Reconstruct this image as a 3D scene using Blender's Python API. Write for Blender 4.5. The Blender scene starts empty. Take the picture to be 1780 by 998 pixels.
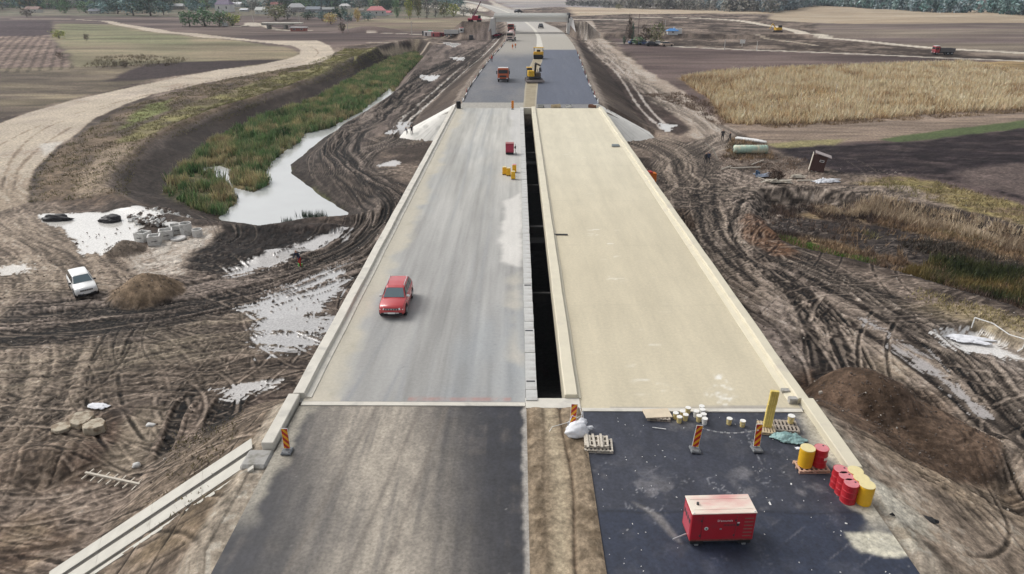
import bpy, bmesh, math, random
import numpy as np
from mathutils import Vector, Matrix, Euler

random.seed(7)
rng = np.random.default_rng(7)
S = bpy.context.scene
COL = S.collection

# ------------------------------------------------------------ camera
H, F = 19.27, 1200.0
PITCH, YAW = math.radians(23.43), math.radians(0.44)
cd = bpy.data.cameras.new('camera')
cam = bpy.data.objects.new('camera', cd)
COL.objects.link(cam)
cam.location = (0, 0, H)
cam.rotation_euler = (math.pi / 2 - PITCH, 0, YAW)
cd.sensor_width = 36
cd.lens = F / 1780 * 36
cd.clip_start = 0.5
cd.clip_end = 20000
S.camera = cam

# ------------------------------------------------------------ world, sun, exposure
SUN_EL, SUN_AZ = math.radians(46), math.radians(-60)     # azimuth from +Y towards +X: light comes from the left rear
w = bpy.data.worlds.new('World')
S.world = w
w.use_nodes = True
nt = w.node_tree
nt.nodes.clear()
sky = nt.nodes.new('ShaderNodeTexSky')
sky.sky_type = 'NISHITA'
sky.sun_disc = False
sky.sun_elevation = SUN_EL
sky.sun_rotation = SUN_AZ
sky.air_density = 1.0
sky.dust_density = 4.0
sky.ozone_density = 1.0
hs = nt.nodes.new('ShaderNodeHueSaturation')
hs.inputs['Saturation'].default_value = 0.22          # an overcast sky: nearly white
hs.inputs['Value'].default_value = 1.0
bg = nt.nodes.new('ShaderNodeBackground')
bg.inputs['Strength'].default_value = 0.15
wo = nt.nodes.new('ShaderNodeOutputWorld')
nt.links.new(sky.outputs[0], hs.inputs['Color'])
nt.links.new(hs.outputs[0], bg.inputs['Color'])
nt.links.new(bg.outputs[0], wo.inputs['Surface'])
sl = bpy.data.lights.new('sun', 'SUN')
sl.energy = 1.3
sl.angle = math.radians(30)
sl.color = (1.0, 0.96, 0.9)
sun = bpy.data.objects.new('sun', sl)
COL.objects.link(sun)
sun_dir = Vector((math.sin(SUN_AZ) * math.cos(SUN_EL), math.cos(SUN_AZ) * math.cos(SUN_EL), math.sin(SUN_EL)))
sun.rotation_euler = sun_dir.to_track_quat('Z', 'Y').to_euler()
S.view_settings.view_transform = 'Standard'
S.view_settings.look = 'None'
S.view_settings.exposure = 0.06
S.view_settings.gamma = 1.0

# ------------------------------------------------------------ geometry of the photograph: pixel ray -> world point
_R = np.array(Euler((math.pi / 2 - PITCH, 0, YAW)).to_matrix())


def ray(px, py, z):
    px, py = np.asarray(px, float), np.asarray(py, float)
    d = np.stack([(px - 890) / F, -(py - 499) / F, -np.ones_like(px)], -1) @ _R.T
    t = (np.asarray(z) - H) / np.minimum(d[..., 2], -0.004)
    return d[..., 0] * t, d[..., 1] * t


def sm(t):
    t = np.clip(t, 0, 1)
    return t * t * (3 - 2 * t)


def gb(x, y):                       # the land without its details
    y = np.asarray(y, float)
    return -5 + 3 * sm((y - 150) / 200) + 45 * sm((y - 1500) / 2500)


def W(px, py, z=None):
    """world xy of a photo pixel lying at height z (None: on the land)"""
    if z is not None:
        return ray(px, py, z)
    zz = -5.0 + 0 * np.asarray(px, float)
    for _ in range(12):
        x, y = ray(px, py, zz)
        zz = 0.5 * zz + 0.5 * gb(x, y)
    return ray(px, py, zz)


def WP(pts, z=None):
    a = np.array(pts, float)
    x, y = W(a[:, 0], a[:, 1], z)
    return np.stack([x, y], -1)


# ------------------------------------------------------------ noise
def _hash(ix, iy, seed):
    h = (ix.astype(np.int64) * 374761393 + iy.astype(np.int64) * 668265263 + seed * 1442695041) & 0xFFFFFFFF
    h = ((h ^ (h >> 13)) * 1274126177) & 0xFFFFFFFF
    return ((h ^ (h >> 16)) & 0xFFFF) / 65535.0


def vnoise(X, Y, seed):
    ix, iy = np.floor(X), np.floor(Y)
    fx, fy = X - ix, Y - iy
    fx, fy = fx * fx * (3 - 2 * fx), fy * fy * (3 - 2 * fy)
    a, b = _hash(ix, iy, seed), _hash(ix + 1, iy, seed)
    c, d = _hash(ix, iy + 1, seed), _hash(ix + 1, iy + 1, seed)
    return (a * (1 - fx) + b * fx) * (1 - fy) + (c * (1 - fx) + d * fx) * fy


def fbm(X, Y, sc, octv=4, seed=1, sx=1.0, sy=1.0):
    """-1..1 noise, features about sc metres (stretched by sx, sy)"""
    out, amp, tot, f = 0, 1.0, 0, 1.0
    for o in range(octv):
        out = out + amp * vnoise(X / (sc * sx) * f + 17.3 * o, Y / (sc * sy) * f - 9.1 * o, seed + o)
        tot += amp
        amp *= 0.55
        f *= 2.03
    return (out / tot - 0.5) * 2.4


def sdist(P, X, Y, pad):
    """signed distance to polygon P (negative inside); +pad beyond its box"""
    shp = X.shape
    X, Y = X.ravel(), Y.ravel()
    out = np.full(X.shape, float(pad))
    m = (X > P[:, 0].min() - pad) & (X < P[:, 0].max() + pad) & (Y > P[:, 1].min() - pad) & (Y < P[:, 1].max() + pad)
    x, y = X[m], Y[m]
    if x.size:
        d2 = np.full(x.shape, 1e18)
        ins = np.zeros(x.shape, bool)
        n = len(P)
        for i in range(n):
            ax, ay = P[i]
            bx, by = P[(i + 1) % n]
            ex, ey = bx - ax, by - ay
            t = np.clip(((x - ax) * ex + (y - ay) * ey) / (ex * ex + ey * ey + 1e-9), 0, 1)
            d2 = np.minimum(d2, (x - ax - t * ex) ** 2 + (y - ay - t * ey) ** 2)
            if ay != by:
                c = ((ay > y) != (by > y)) & (x < (bx - ax) * (y - ay) / (by - ay) + ax)
                ins ^= c
        d = np.sqrt(d2)
        out[m] = np.where(ins, -d, d)
    return np.minimum(out, pad).reshape(shp)


def smooth_curve(P, n=12):
    P = np.asarray(P, float)
    Q = np.vstack([2 * P[0] - P[1], P, 2 * P[-1] - P[-2]])
    out = []
    for i in range(1, len(Q) - 2):
        p0, p1, p2, p3 = Q[i - 1], Q[i], Q[i + 1], Q[i + 2]
        for k in range(n):
            t = k / n
            out.append(0.5 * ((2 * p1) + (-p0 + p2) * t + (2 * p0 - 5 * p1 + 4 * p2 - p3) * t * t + (-p0 + 3 * p1 - 3 * p2 + p3) * t ** 3))
    out.append(P[-1])
    return np.array(out)


def resample(P, step):
    d = np.r_[0, np.cumsum(np.hypot(*np.diff(P, axis=0).T))]
    s = np.arange(0, d[-1], step)
    return np.stack([np.interp(s, d, P[:, 0]), np.interp(s, d, P[:, 1])], -1), s


# ------------------------------------------------------------ tags and mesh helpers
def tag(o, label=None, cat=None, group=None, kind=None):
    if label: o['label'] = label
    if cat: o['category'] = cat
    if group: o['group'] = group
    if kind: o['kind'] = kind
    return o


def empty(name, loc, rz=0, label=None, cat=None, group=None):
    o = bpy.data.objects.new(name, None)
    o.empty_display_size = 0.3
    o.location = loc
    o.rotation_euler = (0, 0, rz)
    COL.objects.link(o)
    return tag(o, label, cat, group)


def mkobj(name, me, parent=None, mat=None):
    o = bpy.data.objects.new(name, me)
    COL.objects.link(o)
    if parent: o.parent = parent
    if mat and not me.materials: me.materials.append(mat)
    return o


def copy_tree(o, loc=None, rz=None, scale=None, label=None, group=None, parent=None, top=True):
    c = o.copy()
    COL.objects.link(c)
    if parent: c.parent = parent
    if top:
        if loc is not None: c.location = loc
        if rz is not None: c.rotation_euler = (0, 0, rz)
        if scale is not None: c.scale = (scale,) * 3 if not hasattr(scale, '__len__') else scale
        if label: c['label'] = label
        if group: c['group'] = group
    for ch in list(o.children):
        copy_tree(ch, parent=c, top=False)
    return c


class MB:
    """collects simple solids into one mesh"""
    def __init__(s): s.v, s.f, s.m = [], [], []

    def add(s, vs, fs, mi=0):
        b = len(s.v)
        s.v += [tuple(v) for v in vs]
        s.f += [tuple(b + i for i in f) for f in fs]
        s.m += [mi] * len(fs)
        return s

    def box(s, x0, x1, y0, y1, z0, z1, mi=0, rot=None, at=None, taper=None):
        vs = [Vector((x, y, z)) for z in (z0, z1) for x, y in ((x0, y0), (x1, y0), (x1, y1), (x0, y1))]
        if taper:
            cx, cy = (x0 + x1) / 2, (y0 + y1) / 2
            for v in vs[4:]:
                v.x = cx + (v.x - cx) * taper[0]; v.y = cy + (v.y - cy) * taper[1]
        if rot is not None:
            M = Euler(rot).to_matrix(); vs = [M @ v for v in vs]
        if at is not None: vs = [v + Vector(at) for v in vs]
        return s.add(vs, [(0, 3, 2, 1), (4, 5, 6, 7), (0, 1, 5, 4), (1, 2, 6, 5), (2, 3, 7, 6), (3, 0, 4, 7)], mi)

    def bar(s, a, b, r, n=6, mi=0, r2=None, cap=True):
        a, b = Vector(a), Vector(b)
        d = b - a
        if d.length < 1e-6: return s
        q = d.to_track_quat('Z', 'Y')
        r2 = r if r2 is None else r2
        vs = []
        for p, rr in ((a, r), (b, r2)):
            for i in range(n):
                t = 2 * math.pi * (i + .5) / n
                vs.append(p + q @ Vector((math.cos(t) * rr, math.sin(t) * rr, 0)))
        fs = [(i, (i + 1) % n, n + (i + 1) % n, n + i) for i in range(n)]
        if cap: fs += [tuple(range(n - 1, -1, -1)), tuple(range(n, 2 * n))]
        return s.add(vs, fs, mi)

    def lathe(s, prof, n=20, at=(0, 0, 0), mi=0, M=None):
        vs, fs = [], []
        for r, z in prof:
            for i in range(n):
                t = 2 * math.pi * i / n
                v = Vector((r * math.cos(t), r * math.sin(t), z))
                if M is not None: v = M @ v
                vs.append(v + Vector(at))
        k = len(prof)
        for j in range(k - 1):
            for i in range(n):
                fs.append((j * n + i, j * n + (i + 1) % n, (j + 1) * n + (i + 1) % n, (j + 1) * n + i))
        if prof[0][0] > 1e-4: fs.append(tuple(range(n - 1, -1, -1)))
        if prof[-1][0] > 1e-4: fs.append(tuple(range((k - 1) * n, k * n)))
        return s.add(vs, fs, mi)

    def mesh(s, name, mats=(), smooth=False):
        me = bpy.data.meshes.new(name)
        me.from_pydata(s.v, [], s.f)
        for m in mats: me.materials.append(m)
        if len(mats) > 1: me.polygons.foreach_set('material_index', s.m)
        if smooth: me.polygons.foreach_set('use_smooth', [True] * len(s.f))
        me.update()
        return me

    def obj(s, name, mat, parent=None, smooth=False, bevel=0, seg=1):
        mats = mat if isinstance(mat, (list, tuple)) else [mat]
        o = mkobj(name, s.mesh(name, mats, smooth), parent)
        if bevel:
            b = o.modifiers.new('bevel', 'BEVEL')
            b.width = bevel; b.segments = seg; b.limit_method = 'ANGLE'; b.angle_limit = math.radians(40)
        return o


def np_mesh(name, V, Fq, col=None, extra=None, smooth=True):
    """V (n,3), Fq (m,4) or (m,3)"""
    me = bpy.data.meshes.new(name)
    k = Fq.shape[1]
    me.vertices.add(len(V)); me.vertices.foreach_set('co', np.ascontiguousarray(V, np.float32).ravel())
    me.loops.add(Fq.size); me.loops.foreach_set('vertex_index', Fq.astype(np.int32).ravel())
    me.polygons.add(len(Fq)); me.polygons.foreach_set('loop_start', np.arange(0, Fq.size, k, dtype=np.int32))
    if smooth: me.polygons.foreach_set('use_smooth', np.ones(len(Fq), bool))
    me.update(calc_edges=True)
    if col is not None:
        a = me.attributes.new('col', 'FLOAT_COLOR', 'POINT')
        c4 = np.ones((len(V), 4), np.float32); c4[:, :3] = col
        a.data.foreach_set('color', c4.ravel())
    for n_, arr in (extra or {}).items():
        a = me.attributes.new(n_, 'FLOAT', 'POINT')
        a.data.foreach_set('value', np.ascontiguousarray(arr, np.float32).ravel())
    return me


def grid_faces(nr, nc):
    i = np.arange((nr - 1) * (nc - 1))
    r, c = i // (nc - 1), i % (nc - 1)
    a = r * nc + c
    return np.stack([a, a + 1, a + nc + 1, a + nc], -1)


# ------------------------------------------------------------ materials
MATS = {}


def mat(name, col, rough=0.8, metal=0.0, noise=0.12, scale=6.0, bump=0.0, bscale=None, spec=0.4, stretch=(1, 1, 1), col2=None, c2amt=0.0, c2scale=2.0, coat=0.0, objspace=True):
    if name in MATS: return MATS[name]
    m = bpy.data.materials.new(name)
    m.use_nodes = True
    n = m.node_tree.nodes; L = m.node_tree.links
    p = n['Principled BSDF']
    p.inputs['Roughness'].default_value = rough
    p.inputs['Metallic'].default_value = metal
    p.inputs['Specular IOR Level'].default_value = spec
    if coat: p.inputs['Coat Weight'].default_value = coat
    tc = n.new('ShaderNodeTexCoord')
    mp = n.new('ShaderNodeMapping'); mp.inputs['Scale'].default_value = stretch
    L.new(tc.outputs['Object'], mp.inputs['Vector'])
    nz = n.new('ShaderNodeTexNoise'); nz.inputs['Scale'].default_value = scale; nz.inputs['Detail'].default_value = 5
    L.new(mp.outputs[0], nz.inputs['Vector'])
    mr = n.new('ShaderNodeMapRange')
    mr.inputs['From Min'].default_value = 0.3; mr.inputs['From Max'].default_value = 0.7
    mr.inputs['To Min'].default_value = 1 - noise; mr.inputs['To Max'].default_value = 1 + noise
    L.new(nz.outputs['Fac'], mr.inputs['Value'])
    base = n.new('ShaderNodeRGB'); base.outputs[0].default_value = (*col, 1)
    src = base.outputs[0]
    if col2 is not None:
        n2 = n.new('ShaderNodeTexNoise'); n2.inputs['Scale'].default_value = c2scale; n2.inputs['Detail'].default_value = 6
        L.new(mp.outputs[0], n2.inputs['Vector'])
        r2 = n.new('ShaderNodeMapRange'); r2.inputs['From Min'].default_value = 0.62 - c2amt * 0.35; r2.inputs['From Max'].default_value = 0.72 - c2amt * 0.25
        L.new(n2.outputs['Fac'], r2.inputs['Value'])
        mx = n.new('ShaderNodeMix'); mx.data_type = 'RGBA'
        L.new(r2.outputs[0], mx.inputs['Factor'])
        L.new(src, mx.inputs[6]); mx.inputs[7].default_value = (*col2, 1)
        src = mx.outputs[2]
    vm = n.new('ShaderNodeVectorMath'); vm.operation = 'SCALE'
    L.new(src, vm.inputs[0]); L.new(mr.outputs[0], vm.inputs['Scale'])
    L.new(vm.outputs[0], p.inputs['Base Color'])
    if bump:
        b = n.new('ShaderNodeBump'); b.inputs['Strength'].default_value = bump; b.inputs['Distance'].default_value = 0.05
        nb = nz
        if bscale:
            nb = n.new('ShaderNodeTexNoise'); nb.inputs['Scale'].default_value = bscale; nb.inputs['Detail'].default_value = 6
            L.new(mp.outputs[0], nb.inputs['Vector'])
        L.new(nb.outputs['Fac'], b.inputs['Height']); L.new(b.outputs[0], p.inputs['Normal'])
    MATS[name] = m
    return m


def vmat(name, scale=1.5, noise=0.22, rough=0.9, bump=0.5, bscale=4.0, bdist=0.08, stretch=(1, 1, 1), spec=0.3, wet=False, grain=0, gscale=9):
    """material reading its albedo from the mesh's 'col' attribute"""
    if name in MATS: return MATS[name]
    m = bpy.data.materials.new(name); m.use_nodes = True
    n = m.node_tree.nodes; L = m.node_tree.links
    p = n['Principled BSDF']; p.inputs['Roughness'].default_value = rough
    p.inputs['Specular IOR Level'].default_value = spec
    mm_ = None
    at = n.new('ShaderNodeAttribute'); at.attribute_name = 'col'
    tc = n.new('ShaderNodeTexCoord')
    mp = n.new('ShaderNodeMapping'); mp.inputs['Scale'].default_value = stretch
    L.new(tc.outputs['Object'], mp.inputs['Vector'])
    nz = n.new('ShaderNodeTexNoise'); nz.inputs['Scale'].default_value = scale; nz.inputs['Detail'].default_value = 8; nz.inputs['Roughness'].default_value = 0.65
    L.new(mp.outputs[0], nz.inputs['Vector'])
    mr = n.new('ShaderNodeMapRange'); mr.inputs['From Min'].default_value = 0.3; mr.inputs['From Max'].default_value = 0.7
    mr.inputs['To Min'].default_value = 1 - noise; mr.inputs['To Max'].default_value = 1 + noise
    L.new(nz.outputs['Fac'], mr.inputs['Value'])
    vm = n.new('ShaderNodeVectorMath'); vm.operation = 'SCALE'
    L.new(at.outputs['Color'], vm.inputs[0]); L.new(mr.outputs[0], vm.inputs['Scale'])
    last = vm.outputs[0]
    if grain:
        ng = n.new('ShaderNodeTexNoise'); ng.inputs['Scale'].default_value = gscale; ng.inputs['Detail'].default_value = 4; ng.inputs['Roughness'].default_value = .7
        L.new(tc.outputs['Object'], ng.inputs['Vector'])
        rg = n.new('ShaderNodeMapRange'); rg.inputs['From Min'].default_value = .32; rg.inputs['From Max'].default_value = .68
        rg.inputs['To Min'].default_value = 1 - grain; rg.inputs['To Max'].default_value = 1 + grain
        L.new(ng.outputs['Fac'], rg.inputs['Value'])
        vg = n.new('ShaderNodeVectorMath'); vg.operation = 'SCALE'; L.new(last, vg.inputs[0]); L.new(rg.outputs[0], vg.inputs['Scale']); last = vg.outputs[0]
    L.new(last, p.inputs['Base Color'])
    if bump:
        b = n.new('ShaderNodeBump'); b.inputs['Strength'].default_value = bump; b.inputs['Distance'].default_value = bdist
        nb = n.new('ShaderNodeTexNoise'); nb.inputs['Scale'].default_value = bscale; nb.inputs['Detail'].default_value = 6; nb.inputs['Roughness'].default_value = 0.7
        L.new(mp.outputs[0], nb.inputs['Vector'])
        L.new(nb.outputs['Fac'], b.inputs['Height']); L.new(b.outputs[0], p.inputs['Normal'])
    if wet:
        aw = n.new('ShaderNodeAttribute'); aw.attribute_name = 'wet'
        mw = n.new('ShaderNodeMapRange'); mw.inputs['To Min'].default_value = rough; mw.inputs['To Max'].default_value = 0.1
        ms_ = n.new('ShaderNodeMapRange'); ms_.inputs['From Min'].default_value = .4; ms_.inputs['To Min'].default_value = spec; ms_.inputs['To Max'].default_value = .8
        L.new(aw.outputs['Fac'], ms_.inputs['Value']); L.new(ms_.outputs[0], p.inputs['Specular IOR Level'])
        L.new(aw.outputs['Fac'], mw.inputs['Value']); L.new(mw.outputs[0], p.inputs['Roughness'])
        dry = n.new('ShaderNodeMapRange'); dry.inputs['From Min'].default_value = .35; dry.inputs['From Max'].default_value = .9
        dry.inputs['To Min'].default_value = 1; dry.inputs['To Max'].default_value = .04
        L.new(aw.outputs['Fac'], dry.inputs['Value'])
        mb_ = n.new('ShaderNodeMath'); mb_.operation = 'MULTIPLY'; mb_.inputs[1].default_value = bump; L.new(dry.outputs[0], mb_.inputs[0]); L.new(mb_.outputs[0], b.inputs['Strength'])
        mm_ = n.new('ShaderNodeMix'); L.new(dry.outputs[0], mm_.inputs['Factor']); mm_.inputs[2].default_value = 1.0; L.new(mr.outputs[0], mm_.inputs[3]); L.new(mm_.outputs[0], vm.inputs['Scale'])
    MATS[name] = m
    return m


M_ground = vmat('ground_soil', scale=2.2, noise=0.45, bump=0.8, bscale=3.4, bdist=0.14, spec=.12, wet=True, grain=.25, gscale=7)
M_deck = vmat('deck_surface', scale=1.2, noise=0.07, rough=0.75, bump=0.1, bscale=10, bdist=0.01, stretch=(1, 0.15, 1), grain=.07, gscale=5)
M_asph = vmat('asphalt_surface', scale=2.0, noise=0.22, rough=0.62, bump=0.25, bscale=30, bdist=0.01, stretch=(1, 0.5, 1), spec=0.5, grain=.3, gscale=7)
M_leaf = vmat('plant_leaf', scale=3, noise=0.2, rough=0.75, bump=0)
M_conc = mat('cast_concrete', (0.62, 0.59, 0.52), 0.85, noise=0.08, scale=1.3, bump=0.15, bscale=14, col2=(0.5, 0.48, 0.43), c2amt=0.15, c2scale=0.9)
M_cream = mat('cream_membrane', (0.64, 0.59, 0.46), 0.6, noise=0.05, scale=1.2, col2=(0.55, 0.5, 0.41), c2amt=0.1, c2scale=0.5)
M_greyc = mat('grey_concrete', (0.36, 0.35, 0.33), 0.9, noise=0.15, scale=3, bump=0.3, bscale=18, col2=(0.24, 0.23, 0.2), c2amt=0.3)
M_water = mat('pond_water', (0.5, 0.51, 0.5), 0.06, noise=0.03, scale=0.3, spec=0.9, bump=0.04, bscale=1.2)  # light base colour: silty water with the sky's reflection painted in
M_mudwater = mat('puddle_water', (0.56, 0.53, 0.49), 0.12, noise=0.06, scale=0.5, spec=0.8)

# ------------------------------------------------------------ the road's plan
FAR_L = [(789, 188), (805, 177), (819, 149), (854, 101), (872, 82), (884, 63), (885, 50), (880, 38), (868, 26), (848, 15), (826, 7), (800, 2)]
FAR_R = [(1045, 188), (1039, 177), (1021.5, 141), (1001, 86), (991, 70), (979, 56), (967, 48.5), (949, 41), (931, 32), (905, 22), (872, 13), (832, 5), (803, .5)]
FAR_ML = [(909, 188), (911, 170), (913, 148), (920, 118), (926, 104), (932, 83), (933, 66), (931, 60), (925, 50), (913, 39.5), (902, 32), (884, 23), (860, 14), (829, 6), (801, 1.5)]
FAR_MR = [(932, 188), (933, 170), (935, 148), (938, 118), (943, 104), (944, 83), (940, 66), (937, 60), (930, 50), (917.5, 39.5), (907, 32), (889, 23), (864, 14), (832, 6), (803, 1.3)]


def wcurve(pts, z, n=8):
    return smooth_curve(WP(pts, z), n)


Y_NEAR, Y_FAR = 29.7, 123.0
cL, cR, cML, cMR = (wcurve(p, 0.0) for p in (FAR_L, FAR_R, FAR_ML, FAR_MR))
ROADPOLY = np.vstack([cL, cR[::-1]])
NEARPOLY = np.array([[-11.7, -60], [15.0, -60], [15.0, Y_NEAR], [-11.7, Y_NEAR]])
# ------------------------------------------------------------ outlines traced from the photograph, as world polygons
CH = WP([(288, 335), (292, 312), (335, 278), (368, 245), (450, 205), (560, 168), (620, 133), (680, 102), (722, 92), (735, 100), (705, 130), (682, 160), (642, 188), (562, 237), (502, 285), (503, 300), (560, 343), (600, 368), (597, 390), (540, 394), (470, 392), (390, 378), (340, 364)], -7)
WAT = WP([(385, 375), (412, 352), (405, 330), (395, 312), (345, 292), (380, 288), (420, 300), (462, 298), (478, 276), (505, 256), (526, 244), (528, 232), (572, 222), (627, 194), (677, 153), (684, 160), (642, 188), (562, 237), (502, 285), (503, 300), (560, 343), (600, 368), (597, 390), (540, 394), (470, 392), (390, 380)], -7)
REEDISLE = WP([(400, 305), (430, 282), (460, 280), (468, 320), (440, 333), (405, 325)], -7)
BASIN = WP([(1335, 372), (1345, 352), (1420, 350), (1520, 368), (1620, 385), (1700, 405), (1790, 430), (1900, 470), (1900, 600), (1780, 545), (1700, 520), (1600, 490), (1500, 462), (1400, 440), (1350, 415)], -6.3)
CREEK = WP([(1352, 418), (1375, 424), (1420, 440), (1470, 452), (1465, 460), (1400, 446), (1350, 428)], -6.5)
HOLE = WP([(1640, 575), (1700, 565), (1790, 600), (1790, 640), (1740, 612), (1680, 602)], -5)
# (px, py, radius x, radius y, height, power)
HEAPS = [(257, 512, 3.2, 3.0, 1.9, 1.0), (218, 436, 2.1, 1.9, 1.1, 1.0), (1530, 775, 6.6, 5.4, 2.9, .9), (1450, 738, 4.4, 3.8, 2.1, 1.0),
         (1318, 398, 2.8, 4.0, 1.0, 1.2), (1175, 385, 2.2, 3.2, 1.1, 1.2), (90, 800, 4.5, 2.2, 0.9, 1.3), (470, 445, 6, 2.6, 0.7, 1.4),
         (560, 400, 4, 1.6, 0.5, 1.4), (1565, 330, 6, 3, 0.5, 1.3), (1750, 800, 3.0, 3.0, 0.8, 1.2), (640, 55, 22, 10, 3, 1.2)]
HP = [(*[float(q) for q in W(h[0], h[1])], *h[2:]) for h in HEAPS]


def terr(X, Y):
    """land height without fine relief"""
    X = np.atleast_1d(np.asarray(X, float)); Y = np.atleast_1d(np.asarray(Y, float))
    z = gb(X, Y)
    z = z + 0.10 * fbm(X, Y, 9, 3, 3) * sm((120 - np.abs(X)) / 50)
    z = z + 0.8 * fbm(X, Y, 60, 2, 5) * sm((Y - 160) / 200) * sm((np.abs(X) - 40) / 60)
    d = sdist(CH, X, Y, 14)
    bw = 4.2 + 2.8 * sm((-24 - 0.18 * (Y - 80) - X) / 6)
    k = np.clip(1.08 - d / bw, 0, 1)
    k = k * .6 + sm(k) * .4
    z = z + 0.55 * np.exp(-((d - bw - .8) / 1.6) ** 2)
    z = z * (1 - k) + (-7.07 + .12 * fbm(X, Y, 3.0, 3, 7)) * k
    d2 = sdist(WAT, X, Y, 3)
    isl = sdist(REEDISLE, X, Y, 3)
    z = z - 0.55 * sm(0.5 - d2 / 1.2) * (isl > 0)
    d = sdist(BASIN, X, Y, 8)
    k = sm(1.0 - d / 2.6)
    z = z * (1 - k) + (-6.6 + 0.3 * fbm(X, Y, 7, 3, 8)) * k
    z = z - 0.25 * sm(0.7 - sdist(CREEK, X, Y, 3) / 1.0)
    z = z - 0.8 * sm(0.8 - sdist(HOLE, X, Y, 3) / 1.0)
    for hx, hy, rx, ry, hh, pw in HP:
        nz_ = 1 + 0.16 * fbm(X - hx, Y - hy, max(rx, ry) * 0.5, 3, 11)
        r = np.sqrt(((X - hx) / rx) ** 2 + ((Y - hy) / ry) ** 2) * nz_
        z = z + hh * np.clip(1 - r * r, 0, 1) ** (1.15 * pw) * (.75 + .25 * np.clip(1 - r, 0, 1))
    # the long embankments that carry the motorway
    dn = sdist(NEARPOLY, X, Y, 22)
    sl_ = np.where(X > 0, 2.1, 1.75)
    z = np.maximum(z, np.where(dn < 21, -0.14 - np.maximum(dn - 0.2, 0) / sl_, -99))
    df = sdist(ROADPOLY, X, Y, 16)
    # in front of the far abutment the cones are steeper
    front = Y < Y_FAR
    z = np.maximum(z, np.where(front, -99, np.where(df < 15, -0.14 - np.maximum(df - 1.2, 0) / 1.9, -99)))
    for sx, ax in ((-1, -11.2), (1, 14.6)):
        r = np.sqrt((np.clip((X - ax) * sx, 0, 99) / 9.6) ** 2 + ((Y - Y_FAR - .6) / 5.0) ** 2)
        inx = ((X - ax) * sx > -0.2) & (Y < Y_FAR + .6)
        z = np.maximum(z, np.where(inx, -0.25 - 5.0 * r, -99))
    z = np.where((Y > Y_FAR - .2) & (Y < Y_FAR + 6.2) & (((X < -11.0) & (X > -22)) | ((X > 14.4) & (X < 25.5))), z - .6, z)
    # under the far abutment
    z = np.where((X > -11.2) & (X < 14.6) & (Y > Y_FAR - 5) & (Y < Y_FAR + .6), np.maximum(z, -3.0 - (Y_FAR - Y) * 0.4), z)
    # ramps of the far overpass
    for side in (-1, 1):
        x0 = 24.0 if side > 0 else -12.0
        yc = 347 + 0.05 * (X - x0)
        u = (X - x0) * side
        top = 4.9 - np.maximum(u - (14 if side < 0 else 8), 0) / 1.3
        top = np.maximum(top, np.where(side > 0, 1.2 * sm(1 - u / 110) - 1.2, -99))
        z = np.maximum(z, np.where(u > 0, top - np.maximum(np.abs(Y - yc) - 5, 0) / 1.8, -99))
    return z


def tz(x, y):
    return float(terr(x, y)[0])


def G(px, py):
    """world point of a photo pixel on the land"""
    x, y = W(px, py)
    for _ in range(8):
        zz = tz(float(x), float(y))
        x2, y2 = ray(px, py, zz)
        x, y = 0.5 * (x + x2), 0.5 * (y + y2)
    return Vector((float(x), float(y), tz(float(x), float(y))))


def D(px, py, z=0.0):
    x, y = ray(px, py, z)
    return Vector((float(x), float(y), z))


# ------------------------------------------------------------ wheel ruts, stamped into a raster of the ground
class Raster:
    def __init__(s, x0, x1, y0, y1, res):
        s.x0, s.y0, s.res = x0, y0, res
        s.nx, s.ny = int((x1 - x0) / res), int((y1 - y0) / res)
        s.h = np.zeros((s.ny, s.nx), np.float32); s.c = np.zeros((s.ny, s.nx), np.float32)

    def stamp(s, P, hw, depth, tone):
        P, sl_ = resample(P, s.res * 0.7)
        if len(P) < 3: return
        T = np.gradient(P, axis=0); T /= np.hypot(T[:, 0], T[:, 1])[:, None] + 1e-9
        N = np.stack([-T[:, 1], T[:, 0]], -1)
        fade = sm(np.minimum(sl_, sl_[-1] - sl_) / 3.0)
        for u in np.arange(-1.0, 1.01, s.res * 0.6 / hw):
            prof = -depth if abs(u) < 0.55 else depth * 0.8
            tn = tone if abs(u) < 0.55 else -tone * 0.7
            q = P + N * (u * hw)
            ix = ((q[:, 0] - s.x0) / s.res).astype(int); iy = ((q[:, 1] - s.y0) / s.res).astype(int)
            m = (ix >= 0) & (ix < s.nx) & (iy >= 0) & (iy < s.ny)
            f = fade[m]
            s.h[iy[m], ix[m]] = s.h[iy[m], ix[m]] * (1 - f) + prof * f
            s.c[iy[m], ix[m]] = s.c[iy[m], ix[m]] * (1 - f) + tn * f

    def blur(s):
        for a in (s.h, s.c):
            b = a.copy()
            b[1:-1] = (a[:-2] + 5 * a[1:-1] + a[2:]) / 7
            a[:] = b
            b[:, 1:-1] = (a[:, :-2] + 5 * a[:, 1:-1] + a[:, 2:]) / 7
            a[:] = b

    def get(s, X, Y):
        fx = np.clip((X - s.x0) / s.res - .5, 0, s.nx - 1.01); fy = np.clip((Y - s.y0) / s.res - .5, 0, s.ny - 1.01)
        inside = (X > s.x0 + 1) & (X < s.x0 + s.nx * s.res - 1) & (Y > s.y0 + 1) & (Y < s.y0 + s.ny * s.res - 1)
        ix, iy = fx.astype(int), fy.astype(int)
        ax, ay = fx - ix, fy - iy
        out = []
        for a in (s.h, s.c):
            v = (a[iy, ix] * (1 - ax) + a[iy, ix + 1] * ax) * (1 - ay) + (a[iy + 1, ix] * (1 - ax) + a[iy + 1, ix + 1] * ax) * ay
            out.append(np.where(inside, v, 0))
        return out


R1 = Raster(-75, 75, 14, 128, 0.07)
R2 = Raster(-150, 150, 100, 420, 0.3)

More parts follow.
